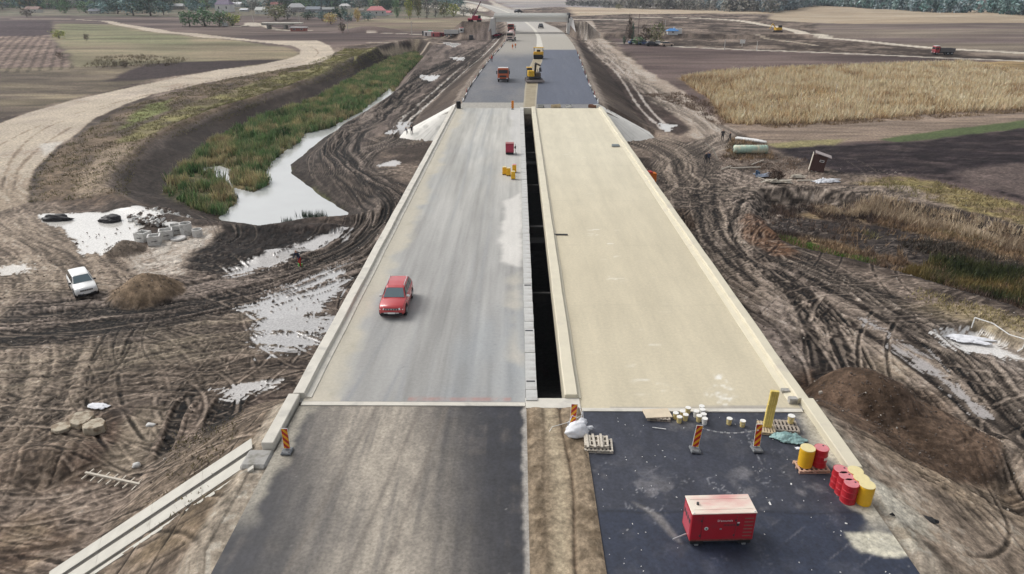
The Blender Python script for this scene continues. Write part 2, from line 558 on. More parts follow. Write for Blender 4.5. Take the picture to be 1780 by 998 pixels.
# main lines of travel: (pixels, number of wheel paths, spread m, tone)
FLOW = [
    ([(840, 85), (770, 120), (705, 152), (662, 190), (603, 225), (572, 258), (600, 298), (655, 340), (676, 372), (640, 420), (560, 462), (440, 500), (300, 527), (150, 545), (-20, 560)], 46, 3.6, .75),
    ([(850, 95), (790, 140), (740, 175), (705, 205), (690, 240), (640, 262), (610, 290)], 14, 2.4, .7),
    ([(-30, 400), (60, 440), (90, 520), (80, 620), (30, 760), (-30, 900)], 26, 4.5, -.6),
    ([(-30, 660), (120, 628), (300, 590), (450, 570), (560, 575)], 26, 3.0, .7),
    ([(-30, 790), (120, 690), (260, 655), (400, 645), (520, 640)], 22, 3.0, .6),
    ([(0, 300), (15, 350), (80, 400), (180, 470), (200, 560), (90, 700), (-20, 800)], 16, 4.0, -.55),
    ([(-40, 480), (140, 520), (260, 590), (330, 640)], 12, 3.5, -.5),
    ([(300, 800), (312, 735), (335, 680), (380, 640)], 6, 1.2, .9),
    ([(368, 800), (378, 740), (400, 690), (460, 650)], 6, 1.2, .9),
    ([(330, 330), (400, 380), (420, 420), (300, 440)], 6, 3, .5),
    ([(640, 240), (700, 250), (730, 235)], 10, 3, .6), ([(560, 270), (640, 300), (700, 300)], 10, 4, .5),
    ([(1110, 240), (1170, 262), (1205, 300), (1215, 360), (1228, 425), (1285, 485), (1400, 545), (1540, 620), (1660, 720), (1800, 870)], 34, 3.0, .75),
    ([(1262, 235), (1205, 262), (1165, 290), (1215, 325), (1330, 335), (1480, 334), (1600, 345)], 22, 1.8, .6),
    ([(1180, 270), (1260, 300), (1330, 340), (1270, 380), (1240, 440)], 22, 3.5, .55),
    ([(1130, 320), (1170, 350), (1260, 350), (1340, 330)], 16, 3.5, -.5),
    ([(1300, 345), (1288, 400), (1330, 452), (1390, 520), (1428, 590), (1440, 660)], 4, 1.1, 1.3),
    ([(1310, 440), (1400, 520), (1455, 575), (1480, 620), (1500, 665)], 3, .8, 1.3),
    ([(1350, 440), (1500, 510), (1640, 600), (1790, 760)], 12, 1.8, .9),
    ([(1380, 470), (1560, 530), (1700, 600), (1800, 680)], 10, 2.4, .6),
    ([(1440, 830), (1600, 850), (1720, 850), (1780, 790)], 14, 2.2, .5),
    ([(1480, 800), (1600, 850), (1700, 920), (1800, 1020)], 10, 2.5, -.4),
    ([(1330, 560), (1360, 520), (1400, 490)], 6, 2.0, .7),
    ([(1010, 60), (1052, 95), (1100, 135), (1165, 180), (1225, 215), (1260, 245), (1215, 262)], 22, 2.2, -.5),
]
for pts, n, spread, tone in FLOW:
    n = max(3, int(n * .45))
    base = smooth_curve(WP(pts), 14)
    P0, s0 = resample(base, 0.5)
    T = np.gradient(P0, axis=0); T /= np.hypot(T[:, 0], T[:, 1])[:, None] + 1e-9
    N = np.stack([-T[:, 1], T[:, 0]], -1)
    for k in range(n):
        off = rng.normal(0, spread * 0.55)
        wob = 0.7 * np.sin(s0 / rng.uniform(6, 17) + rng.uniform(0, 6)) + 0.35 * np.sin(s0 / rng.uniform(3, 6) + rng.uniform(0, 6))
        a = rng.integers(0, max(1, len(P0) // 2)); b = min(len(P0), a + rng.integers(len(P0) // 4 + 2, len(P0)))
        if k < 4: a, b = 0, len(P0)
        far = P0[:, 1].mean() > 140
        for g in (-0.95, 0.95):
            q = (P0 + N * (off + wob * min(1, spread / 2) + g)[:, None])[a:b]
            dp = rng.uniform(0.03, 0.085) * (1.5 if abs(tone) > 1 else 1)
            hw = rng.uniform(0.10, 0.30) * (1.35 if abs(tone) > 1 else 1)
            tn = tone * rng.uniform(0.4, 1.1) * (1 if rng.random() < .72 else -1)
            if abs(tone) > 1: tn = abs(tn)
            R1.stamp(q, hw, dp, tn)
            if P0[:, 1].max() > 105: R2.stamp(q, hw * 1.3, dp, tn)
# stray manoeuvres: short arcs of paired wheels
for i in range(430):
    if i % 5 < 3: cx_, cy_ = rng.uniform(-46, -14), rng.uniform(22, 62)
    else: cx_, cy_ = rng.uniform(17, 55), rng.uniform(24, 100)
    rad_ = rng.uniform(6, 34); a0 = rng.uniform(0, 2 * math.pi); ln_ = rng.uniform(6, 24) / rad_
    if rng.random() < .55: a0 = math.pi / 2 + rng.normal(0, .35) + (math.pi if rng.random() < .5 else 0)
    t_ = a0 + np.linspace(-ln_ / 2, ln_ / 2, 40)
    ccx, ccy = cx_ - rad_ * math.cos(a0), cy_ - rad_ * math.sin(a0)
    hw, dp, tn = rng.uniform(.08, .26), rng.uniform(.02, .07), rng.uniform(.3, 1.0) * (1 if rng.random() < .36 else -1)
    for g in (0, 1.9): R1.stamp(np.stack([ccx + (rad_ + g) * np.cos(t_), ccy + (rad_ + g) * np.sin(t_)], -1), hw, dp, tn)
R1.blur(); R2.blur()

# ------------------------------------------------------------ the land as one sheet, finer where the photograph is finer
py_rows = np.concatenate([np.linspace(1120, 1004, 30), np.linspace(1003, 130, 600), np.linspace(129, 8, 120)])
ang = PITCH + np.arctan((py_rows - 499) / F)
rows = (H + 5) / np.tan(ang)
rows = rows[(rows > 0)]
rows = np.concatenate([np.linspace(-60, rows[0] - 1.5, 12), rows, rows[-1] * np.geomspace(1.03, 9, 28)])
rows = np.maximum.accumulate(rows)
u = np.linspace(-1, 1, 1120)
u = np.sign(u) * (np.abs(u) * 0.86 + 0.14 * np.abs(u) ** 6 * 3.2)
Zc = np.maximum(rows, 18) * math.cos(PITCH) + (H + 5) * math.sin(PITCH)
half = Zc * 890 / F * 1.06
X = u[None, :] * half[:, None]
for j_, k_ in ((0, 3.2), (1, 2.0), (2, 1.4)):
    X[:, j_] = np.minimum(X[:, j_] * 1.02, -90 * k_ - .5 * np.abs(rows) * k_ * .8); X[:, -1 - j_] = -X[:, j_]
Y = np.repeat(rows[:, None], len(u), 1)
nr, nc = X.shape
Z = terr(X.ravel(), Y.ravel()).reshape(X.shape)

# ---- painting the soil (albedo)
C = np.zeros((*X.shape, 3)); WET = np.zeros(X.shape)
ROUGH = np.ones(X.shape)                 # how much fine relief


def lerp(a, b, k): return a + (np.asarray(b) - a) * k[..., None]


n1 = fbm(X, Y, 14, 5, 21); n2 = fbm(X, Y, 2.2, 5, 31); n3 = fbm(X, Y, 0.5, 4, 41)
C[:] = (0.235, 0.195, 0.165)
C = lerp(C, (0.085, 0.066, 0.056), sm(0.45 + 0.7 * n2 + 1.1 * n1) * 0.85)
C = lerp(C, (0.40, 0.34, 0.28), sm(0.1 - 1.1 * n1 + 0.6 * n3 - .25) * 0.5)


def paint(pts, col, soft=0.6, namp=0.8, nsc=4, k=1.0, var=0.2, vsc=2.0, col2=None, c2=0.4, rough=None, z=None, poly=None, sx=1, sy=1, seed=50):
    global C, ROUGH
    P = poly if poly is not None else WP(pts, z)
    pad = soft + namp + 1
    bx = (X > P[:, 0].min() - pad) & (X < P[:, 0].max() + pad) & (Y > P[:, 1].min() - pad) & (Y < P[:, 1].max() + pad)
    if not bx.any(): return
    x, y = X[bx], Y[bx]
    d = sdist(P, x, y, pad) + namp * fbm(x, y, nsc, 4, seed)
    m = sm(0.5 - d / (2 * soft)) * k
    c = np.array(col)[None, :] * np.ones((len(x), 1))
    v = fbm(x, y, vsc, 5, seed + 7, sx, sy)
    if col2 is not None:
        c = c + (np.array(col2) - c) * sm(c2 + v * 0.9)[:, None]
    c = c * (1 + var * fbm(x, y, vsc * .4, 4, seed + 13, sx, sy))[:, None]
    C[bx] = C[bx] + (c - C[bx]) * m[:, None]
    if rough is not None:
        ROUGH[bx] = ROUGH[bx] + (rough - ROUGH[bx]) * m


# --- far ground, left
paint([(-900, -10), (900, -10), (870, 30), (700, 70), (520, 90), (-900, 90)], (.21, .17, .15), 4, 4, 30, col2=(.13, .1, .1), vsc=30, sx=3, rough=.6, seed=60)
paint([(-300, -10), (820, -10), (800, 14), (860, 30), (700, 36), (640, 28), (-300, 30)], (.16, .17, .12), 4, 6, 30, col2=(.22, .19, .15), vsc=20, rough=.6, seed=61)
paint([(640, 33), (860, 30), (850, 55), (640, 55), (580, 45)], (.22, .17, .14), 2, 3, 20, col2=(.27, .25, .17), vsc=24, sx=4, seed=62)
paint([(740, 8), (870, 24), (850, 0), (900, 20), (760, 0)], (.5, .45, .38), 3, 3, 20, seed=63)
paint([(850, -6), (1000, -8), (1340, 2), (1340, 12), (1090, 14), (960, 12), (890, 18)], (.30, .29, .30), 8, 10, 60, col2=(.42, .38, .32), vsc=60, sx=4, seed=64)
paint([(0, 62), (80, 60), (132, 119), (60, 125), (-60, 130), (-300, 130), (-300, 70)], (.22, .17, .15), 1.5, 1.5, 8, col2=(.3, .24, .2), vsc=3, sx=.5, sy=6, rough=.5, seed=65)
paint([(-300, 36), (90, 36), (96, 58), (60, 62), (-300, 66)], (.115, .085, .095), 2, 2, 10, seed=66)
paint([(88, 58), (100, 42), (200, 42), (300, 60), (430, 73), (500, 82), (520, 92), (508, 102), (400, 108), (300, 112), (200, 118), (132, 119)], (.225, .215, .14), 1.5, 2.5, 12, col2=(.28, .24, .17), vsc=14, sx=2.5, var=.16, rough=.4, seed=67)
paint([(100, 42), (180, 44), (330, 66), (330, 78), (110, 70)], (.19, .22, .12), 2, 3, 12, k=.5, rough=.4, seed=68)
paint([(132, 116), (330, 108), (508, 100), (500, 112), (300, 130), (140, 168), (60, 190), (-300, 260), (-300, 128)], (.155, .13, .105), 1.5, 2.5, 10, col2=(.23, .2, .14), vsc=9, sx=3, var=.3, seed=69)
paint([(250, 112), (330, 108), (500, 103), (430, 114), (340, 128), (240, 140), (180, 142)], (.09, .068, .07), 1.5, 1.5, 8, seed=70)
# strip of rough grass between the pale road and the channel
STRIP = [(40, 352), (60, 298), (88, 266), (130, 240), (220, 185), (340, 148), (450, 126), (560, 108), (600, 84), (668, 84), (600, 120), (480, 165), (350, 215), (262, 250), (228, 290), (220, 345)]
paint(STRIP, (.215, .17, .125), .8, 1.0, 5, col2=(.15, .12, .1), vsc=3.5, sy=2, var=.25, seed=71)
paint([(600, 85), (668, 85), (560, 130), (420, 178), (330, 205), (250, 240), (205, 250), (230, 225), (330, 180), (450, 140), (540, 118)], (.26, .25, .12), .9, 1.3, 5, col2=(.19, .16, .11), c2=.45, vsc=4, seed=72)
paint([(250, 185), (300, 172), (290, 190), (240, 215), (205, 225)], (.22, .27, .10), 1, 1.4, 4, k=.8, seed=73)
paint([(180, 260), (235, 245), (210, 300), (190, 340), (130, 345), (140, 300)], (.31, .26, .2), 1, 1.2, 5, k=.8, seed=74)
# banks of the channel
dch = sdist(CH, X, Y, 12) + 0.5 * fbm(X, Y, 3, 4, 80)
bank = sm((7.2 - dch) / 1.2) * (X < -26 - 0.18 * (Y - 80)) + sm((4.9 - dch) / 1.0) * (X >= -26 - 0.18 * (Y - 80))
bc = np.array((.085, .07, .062)) * (1 + .3 * fbm(X, Y, 1.2, 4, 81, 1, 3))[..., None]
bc = lerp(bc, (.135, .112, .098), sm(-.1 + fbm(X, Y, 2.2, 4, 82)))
bc = lerp(bc, (.19, .165, .15), sm((dch - 4.8) / 2.0))
C = lerp(C, bc, np.clip(bank, 0, 1) * .95)
paint([(530, 315), (545, 318), (600, 355), (590, 362), (560, 345)], (.15, .19, .07), .4, .7, 2, k=.8, z=-6, seed=83)
paint(None, (.12, .13, .06), .8, 1.5, 4, col2=(.2, .17, .09), poly=CH, seed=84)
# dark wet soil south of the pond
paint([(330, 440), (395, 398), (480, 400), (600, 398), (600, 415), (540, 440), (460, 462), (380, 480), (320, 470)], (.075, .06, .055), .8, 1.2, 3, col2=(.13, .1, .09), seed=85)
# the pale haul road with its hairpin bend
HAUL = [(-300, 330), (-300, 240), (0, 214), (60, 193), (126, 174), (227, 152), (316, 133), (380, 121), (450, 113), (500, 102), (522, 94), (522, 86), (508, 79), (440, 72.5), (350, 65), (250, 52), (182, 39), (150, 34), (190, 37), (300, 54), (440, 70), (552, 71), (574, 80), (581, 92), (570, 103), (540, 112), (450, 127), (354, 144), (265, 164), (215, 182), (162, 207), (126, 238), (112, 247), (86, 268), (60, 298), (52, 325), (52, 352), (-20, 372), (-300, 460)]
HAULP = WP(HAUL)
paint(None, (.50, .43, .34), .35, .5, 5, col2=(.40, .34, .28), c2=.3, vsc=6, var=.07, rough=.35, poly=HAULP, seed=86)
for pts, wd in (([(-20, 262), (60, 222), (140, 195), (235, 170), (330, 147), (450, 124)], .5), ([(0, 330), (25, 270), (75, 225), (150, 198), (255, 166), (352, 143)], .4), ([(20, 345), (35, 290), (80, 248), (122, 222)], .4), ([(470, 117), (530, 105), (552, 94), (545, 84), (520, 78)], .5)):
    P = smooth_curve(WP(pts), 10)
    poly = np.vstack([P + (0, wd), (P - (0, wd))[::-1]])
    paint(None, (.2, .165, .13), .25, .5, 3, k=.8, poly=poly, seed=87)
paint([(95, 262), (112, 244), (100, 262), (68, 296), (60, 340), (72, 350), (50, 352), (50, 322), (62, 292)], (.09, .07, .06), .5, .6, 3, seed=88)
paint([(70, 250), (108, 246), (92, 262), (75, 272)], (.6, .57, .52), .4, .5, 2, k=.7, seed=89)
# pale strips of track across the left distance
for pts, wd, cc in (([(640, 57), (700, 59), (800, 63), (860, 65)], 1.6, (.5, .44, .37)), ([(640, 74), (760, 76), (820, 72)], 1.5, (.34, .29, .24)), ([(350, 46), (420, 45), (440, 40), (480, 50), (540, 52)], 2, (.48, .43, .35)), ([(430, 40), (445, 46)], 3, (.45, .4, .33)),
                    ([(660, 84), (700, 75), (760, 66), (850, 62)], 1.2, (.3, .26, .2)), ([(180, 37), (120, 33), (0, 33)], 2, (.42, .36, .3)),
                    ([(850, 33), (760, 14), (700, 2)], 6, (.5, .46, .4))):
    P = smooth_curve(WP(pts), 8)
    T = np.gradient(P, axis=0); T /= np.hypot(T[:, 0], T[:, 1])[:, None] + 1e-9
    Nn = np.stack([-T[:, 1], T[:, 0]], -1)
    paint(None, cc, .6, .8, 6, poly=np.vstack([P + Nn * wd, (P - Nn * wd)[::-1]]), seed=90)
# mud with tracks between the channel and the embankment
paint([(700, 90), (860, 62), (868, 78), (800, 140), (740, 180), (700, 215), (640, 250), (560, 250), (620, 200), (680, 160)], (.22, .185, .165), 1.5, 2, 8, col2=(.12, .1, .095), vsc=3, sx=.6, sy=4, seed=91)
# yard pale patches
paint([(20, 372), (90, 372), (130, 400), (150, 440), (90, 430), (30, 420)], (.38, .33, .28), 1, 1.4, 3, k=.7, seed=92)
paint([(225, 442), (260, 425), (330, 398), (400, 402), (425, 410), (380, 432), (335, 455), (330, 482), (240, 482)], (.52, .47, .41), .6, 1.0, 3, col2=(.36, .31, .26), c2=.25, seed=93)
paint([(0, 380), (60, 430), (140, 470), (120, 620), (60, 760), (-200, 800), (-200, 380)], (.44, .38, .31), 2, 2.5, 5, k=.8, col2=(.2, .165, .14), seed=94)
paint([(180, 560), (330, 570), (380, 610), (300, 650), (200, 640), (120, 610)], (.33, .29, .225), 1.5, 2, 4, k=.55, seed=95)
paint([(0, 730), (80, 720), (190, 735), (230, 760), (200, 820), (140, 835), (0, 850), (-300, 850), (-300, 740)], (.12, .085, .062), .9, 1.6, 3, col2=(.2, .14, .11), seed=96)
paint([(190, 745), (230, 700), (300, 700), (285, 800), (190, 830)], (.27, .235, .185), .7, 1.2, 3, k=.8, seed=97)
paint([(285, 690), (500, 640), (500, 690), (470, 770), (300, 810)], (.115, .09, .08), 1.0, 1.4, 3, k=.75, col2=(.2, .17, .15), seed=98)
paint([(560, 470), (640, 380), (690, 330), (640, 480), (540, 640), (500, 660), (470, 600)], (.10, .082, .076), 1.2, 1.4, 3, k=.6, seed=99)
paint([(-300, 910), (60, 905), (160, 925), (40, 1010), (-40, 1100), (-300, 1100)], (.27, .215, .155), 1, 1.5, 3, col2=(.18, .13, .1), seed=100)
paint([(430, 820), (470, 790), (430, 905), (380, 1010), (180, 1020), (250, 950), (400, 860)], (.23, .18, .12), .6, 1, 2, col2=(.12, .09, .065), z=-2.5, seed=101)
# --- right side
paint([(1060, 66), (1180, 80), (1400, 92), (1800, 106), (2300, 115), (2300, 400), (1800, 400), (1500, 290), (1260, 215), (1170, 160), (1120, 120)], (.19, .15, .14), 1.5, 2.5, 10, col2=(.15, .115, .115), vsc=12, sx=4, var=.2, rough=.7, seed=110)
paint([(1180, 136), (1260, 125), (1400, 118), (1600, 111), (1790, 104), (2200, 95), (2200, 190), (1790, 188), (1650, 195), (1540, 204), (1400, 214), (1300, 218), (1262, 214), (1232, 170)], (.33, .25, .13), 1.2, 1.5, 6, col2=(.25, .19, .11), vsc=5, sx=2, seed=111)
paint([(1255, 216), (1400, 214), (1540, 205), (1790, 188), (2200, 180), (2200, 215), (1790, 212), (1640, 232), (1520, 245), (1340, 255)], (.29, .235, .19), .8, 1.2, 5, col2=(.2, .165, .14), vsc=2.5, sx=6, sy=.7, seed=112)
paint([(1530, 243), (1640, 226), (1790, 208), (2200, 190), (2200, 206), (1790, 222), (1640, 240), (1560, 247)], (.13, .19, .08), .6, .6, 4, k=.9, seed=113)
paint([(1350, 256), (1590, 247), (1790, 222), (2200, 205), (2200, 400), (1790, 352), (1700, 325), (1560, 300), (1460, 302), (1420, 290)], (.062, .048, .056), 1.0, 1.5, 5, col2=(.12, .095, .095), vsc=1.6, sx=3, var=.5, c2=.2, seed=114)
paint([(1650, 300), (1790, 280), (2100, 270), (2100, 420), (1790, 345), (1700, 325)], (.19, .155, .145), 1.5, 2, 4, k=.8, seed=115)
paint([(1480, 318), (1560, 304), (1640, 318), (1790, 360), (2100, 440), (2100, 470), (1790, 395), (1640, 352), (1560, 338)], (.27, .235, .11), 1, 1.5, 4, col2=(.2, .15, .11), c2=.3, seed=116)
paint([(1330, 250), (1400, 245), (1480, 240), (1440, 252), (1350, 258)], (.28, .27, .13), .7, 1, 3, k=.8, seed=117)
paint([(1240, 322), (1340, 322), (1560, 326), (1650, 345), (1560, 347), (1340, 345), (1240, 348)], (.34, .29, .25), .7, .8, 4, k=.85, var=.12, seed=118)
paint(None, (.135, .105, .085), 1.0, 1.6, 4, col2=(.26, .2, .12), vsc=3, poly=BASIN, seed=119)
dba = sdist(BASIN, X, Y, 6)
C = lerp(C, np.array((.085, .07, .066)) * (1 + .3 * n2)[..., None], sm((3.2 - np.abs(dba)) / 1.0) * (Y > 52) * .9)
paint([(1345, 354), (1480, 364), (1560, 372), (1700, 408), (1790, 432), (1790, 480), (1690, 455), (1600, 430), (1500, 414), (1440, 396), (1345, 376)], (.075, .065, .065), .8, 1.4, 4, k=.9, seed=219)
paint([(1350, 408), (1400, 420), (1470, 440), (1530, 452), (1500, 458), (1440, 446), (1350, 420)], (.13, .21, .05), .5, .9, 3, z=-6.4, seed=120)
paint([(1290, 380), (1330, 365), (1350, 420), (1400, 452), (1340, 440), (1296, 415)], (.19, .105, .06), .6, .8, 3, k=.9, seed=121)
paint([(1150, 368), (1195, 360), (1205, 395), (1195, 415), (1165, 395)], (.15, .095, .06), .5, .7, 2, k=.85, seed=122)
paint([(1330, 470), (1480, 510), (1680, 620), (1800, 730), (1800, 800), (1650, 690), (1500, 660), (1350, 640), (1290, 560)], (.345, .295, .26), 1.2, 1.6, 4, k=.8, col2=(.25, .21, .185), seed=123)
paint([(1480, 640), (1560, 590), (1620, 620), (1530, 675)], (.42, .35, .25), 1, 1.4, 3, k=.7, seed=124)
paint([(1350, 655), (1520, 655), (1640, 690), (1740, 790), (1790, 860), (1790, 880), (1600, 850), (1480, 800), (1390, 690)], (.165, .105, .07), .8, 1.0, 3, col2=(.115, .075, .055), vsc=3, var=.22, seed=125)
paint([(1600, 560), (1700, 550), (1790, 590), (1790, 660), (1690, 610), (1620, 590)], (.5, .46, .42), .5, .9, 3, k=.75, seed=126)
paint([(1640, 525), (1700, 530), (1790, 560), (1790, 600), (1700, 570), (1560, 545), (1500, 520)], (.33, .28, .18), .8, 1.2, 3, k=.8, seed=127)
paint([(1440, 800), (1500, 800), (1640, 850), (1790, 900), (1900, 1020), (1600, 1030), (1520, 880)], (.42, .355, .285), 1.2, 1.2, 4, k=.85, col2=(.30, .25, .2), z=-2, seed=128)
paint([(1505, 850), (1560, 855), (1600, 900), (1620, 925), (1560, 925), (1530, 890)], (.62, .57, .46), .4, .6, 1.5, k=.9, z=-.6, seed=129)
paint([(1560, 925), (1600, 935), (1600, 962), (1570, 965)], (.66, .6, .46), .3, .5, 1.5, z=-.4, seed=130)
paint([(1585, 960), (1660, 965), (1700, 985), (1610, 990)], (.07, .06, .055), .4, .7, 1.2, k=.85, z=-1, seed=131)
# slope and haul track right of the far road
paint([(1002, 60), (1030, 80), (1090, 125), (1150, 175), (1205, 212), (1180, 235), (1140, 222), (1045, 180), (1020, 130), (1006, 90)], (.085, .064, .056), 1.0, 1.5, 5, col2=(.13, .10, .09), sy=2.5, seed=140)
paint([(1001, 86), (1010, 92), (1040, 150), (1075, 185), (1046, 190), (1028, 150)], (.30, .26, .22), .6, .9, 4, k=.8, z=-1, seed=141)
paint([(1012, 36), (1030, 36), (1042, 62), (1066, 82), (1120, 120), (1180, 155), (1228, 190), (1265, 225), (1262, 262), (1210, 258), (1200, 225), (1150, 178), (1090, 125), (1050, 92), (1030, 74)], (.42, .365, .31), .9, 1.1, 5, col2=(.3, .26, .22), c2=.3, vsc=4, sy=3, var=.12, seed=142)
for pts in ([(1022, 82), (1048, 105), (1070, 125), (1088, 150), (1110, 185), (1150, 225)], [(1030, 80), (1062, 105), (1085, 128), (1105, 155), (1130, 190), (1165, 225)]):
    P = smooth_curve(WP(pts), 10)
    paint(None, (.5, .46, .42), .15, .3, 3, k=.85, poly=np.vstack([P + (.25, 0), (P - (.25, 0))[::-1]]), seed=143)
paint([(1290, 20), (1420, 40), (1420, 66), (1800, 102), (2200, 140), (2200, 60), (1400, 20)], (.19, .155, .15), 3, 4, 30, col2=(.24, .21, .17), vsc=25, sx=4, rough=.5, seed=144)
paint([(985, 12), (1160, 16), (1340, 16), (1345, 24), (1100, 24), (1000, 28)], (.48, .40, .29), 4, 5, 30, col2=(.36, .29, .23), vsc=25, sx=5, seed=145)
paint([(1340, 8), (1420, 10), (1800, 22), (2200, 40), (2200, 56), (1800, 42), (1500, 42), (1340, 36)], (.42, .35, .26), 3, 4, 30, col2=(.33, .28, .21), c2=.45, vsc=26, sx=4, seed=146)
for pts, wd, cc in (([(1085, 29), (1200, 31), (1300, 38), (1380, 52), (1420, 63), (1600, 80), (1800, 92)], 3.4, (.58, .52, .43)), ([(975, 60), (1040, 72), (1090, 75), (1160, 78)], 1.3, (.45, .4, .33)), ([(1160, 80), (1260, 84), (1400, 91), (1600, 99), (1800, 106), (2100, 116)], 1.5, (.52, .47, .4)),
                    ([(990, 34), (1040, 34), (1100, 35)], 4.5, (.55, .49, .42)), ([(1080, 59), (1200, 58), (1300, 62), (1420, 80)], 1.4, (.36, .32, .26)), ([(1000, 22), (1090, 24)], 3, (.4, .36, .28))):
    P = smooth_curve(WP(pts), 8)
    T = np.gradient(P, axis=0); T /= np.hypot(T[:, 0], T[:, 1])[:, None] + 1e-9
    Nn = np.stack([-T[:, 1], T[:, 0]], -1)
    paint(None, cc, .5, .6, 6, poly=np.vstack([P + Nn * wd, (P - Nn * wd)[::-1]]), seed=147)
# embankment slopes
dn = sdist(NEARPOLY, X, Y, 22)
C = lerp(C, np.array((.2, .165, .125)) * (1 + .3 * n2)[..., None], sm((9 - dn) / 2) * (X < 0) * .55)
C = lerp(C, (.34, .31, .26), sm((1.2 - dn) / .6) * .8)
df = sdist(ROADPOLY, X, Y, 16)
C = lerp(C, np.array((.13, .105, .09)) * (1 + .3 * n2)[..., None], sm((9.5 - df) / 2) * (Y > Y_FAR) * (Y < 260) * .7)
C = lerp(C, (.27, .24, .21), sm((2.6 - df + .8 * n2) / 1.0) * (Y > Y_FAR) * .8)
C = lerp(C, (.035, .03, .028), ((X > -2.5) & (X < 6) & (Y > 29) & (Y < 123)) * 1.0)  # shade below the slot between the decks, painted onto the ground
# striped earth of the cuttings at the overpass
for pts in ([(815, 36), (862, 32), (862, 58), (835, 62), (815, 60)], [(985, 36), (1012, 40), (1020, 70), (992, 62)]):
    paint(pts, (.33, .3, .27), 2, 1, 5, col2=(.22, .2, .18), vsc=4, sx=.5, sy=6, k=.8, seed=151)

# ---- combed bands of wheel tracks: colour and relief follow each haul line
def flowcoord(Pc, x, y, wd):
    """arc length and lateral offset to the nearest piece of curve Pc"""
    best = np.full(x.shape, 1e9); sv = np.zeros(x.shape); uv = np.full(x.shape, 1e3)
    d_ = np.r_[0, np.cumsum(np.hypot(*np.diff(Pc, axis=0).T))]
    for i in range(len(Pc) - 1):
        ax, ay = Pc[i]; ex, ey = Pc[i + 1] - Pc[i]
        m = (x > min(ax, ax + ex) - wd) & (x < max(ax, ax + ex) + wd) & (y > min(ay, ay + ey) - wd) & (y < max(ay, ay + ey) + wd)
        if not m.any(): continue
        xx, yy = x[m] - ax, y[m] - ay
        L2 = ex * ex + ey * ey + 1e-9
        t = np.clip((xx * ex + yy * ey) / L2, 0, 1)
        d2 = (xx - t * ex) ** 2 + (yy - t * ey) ** 2
        b = d2 < best[m]
        idx = np.flatnonzero(m)[b] if m.ndim == 1 else None
        best[idx] = d2[b]
        sv[idx] = d_[i] + t[b] * math.sqrt(L2)
        uv[idx] = ((ex * yy[b] - ey * xx[b]) / math.sqrt(L2))
    return sv, uv, np.sqrt(best), d_[-1]


FH = np.zeros(X.shape)
BANDS = [(0, 6.2, .95, (.035, .03, .028), (.22, .19, .17)), (1, 3.2, .8, (.04, .034, .03), (.24, .21, .19)), (2, 6.0, .42, (.12, .10, .08), (.42, .36, .29)), (3, 4.4, .55, (.06, .05, .045), (.30, .27, .21)), (4, 3.8, .55, (.05, .042, .036), (.26, .22, .18)),
         (5, 4.5, .5, (.13, .11, .09), (.42, .36, .29)), (6, 4.0, .45, (.12, .10, .08), (.38, .33, .26)), (7, 1.7, .9, (.03, .025, .022), (.22, .18, .15)), (8, 1.7, .9, (.03, .025, .022), (.22, .18, .15)), (10, 3.5, .7, (.05, .04, .035), (.24, .21, .18)), (11, 4.0, .7, (.05, .04, .035), (.24, .21, .18)),
         (12, 6.0, .65, (.08, .068, .058), (.36, .31, .26)), (13, 3.6, .75, (.09, .075, .065), (.40, .35, .30)), (14, 4.5, .7, (.09, .075, .065), (.38, .33, .29)), (15, 4.0, .6, (.10, .08, .07), (.36, .31, .27)),
         (18, 3.0, .8, (.05, .042, .038), (.34, .30, .26)), (19, 3.4, .6, (.07, .06, .05), (.34, .29, .26)), (20, 3.6, .7, (.10, .08, .06), (.38, .31, .23)), (21, 4.4, .6, (.18, .15, .12), (.46, .39, .30)), (23, 4.6, .7, (.16, .14, .12), (.46, .41, .36))]
flatX, flatY = X.ravel(), Y.ravel()
bankf = sm((4.6 - dch) / .8).ravel(); Cf = C.reshape(-1, 3); FHf = FH.ravel()
for fi, wd, kk, cd_, cp_ in BANDS[::-1]:
    Pc = smooth_curve(WP(FLOW[fi][0]), 7)
    bx = (flatX > Pc[:, 0].min() - wd - 2) & (flatX < Pc[:, 0].max() + wd + 2) & (flatY > Pc[:, 1].min() - wd - 2) & (flatY < Pc[:, 1].max() + wd + 2)
    ii = np.flatnonzero(bx)
    if not len(ii): continue
    x, y = flatX[ii], flatY[ii]
    sv, uv, dist, tot = flowcoord(Pc, x, y, wd + 2)
    wig = .9 * fbm(x, y, 7, 2, 400 + fi)
    u2 = uv + wig
    far_ = np.clip(y / 45, 1, 4)
    a = fbm(u2, sv, .55, 3, 410 + fi, 1, 26); b = fbm(u2 * 1.3 + .25 * np.sin(sv / 5), sv, .22, 2, 420 + fi, 1, 18); c3 = fbm(u2, sv, 1.7, 2, 430 + fi, 1, 16)
    st = np.clip(.5 + .75 * a + .55 * b / far_ ** .5 + .4 * c3, 0, 1)
    st = (st * st * (3 - 2 * st)) ** 1.6
    m = kk * sm((wd * (1 + .35 * fbm(x, y, 4, 3, 440 + fi)) - dist) / (wd * .45)) * sm(np.minimum(sv, tot - sv) / 3 + .4) * (1 - .9 * np.clip(bankf[ii], 0, 1))
    col_ = np.array(cd_)[None] + (np.array(cp_) - np.array(cd_))[None] * st[:, None]
    Cf[ii] = Cf[ii] + (col_ - Cf[ii]) * m[:, None]
    m = m * 1.0
    FHf[ii] = FHf[ii] * (1 - m) + (st - .5) * .20 * m
C = Cf.reshape(C.shape); FH = FHf.reshape(X.shape)

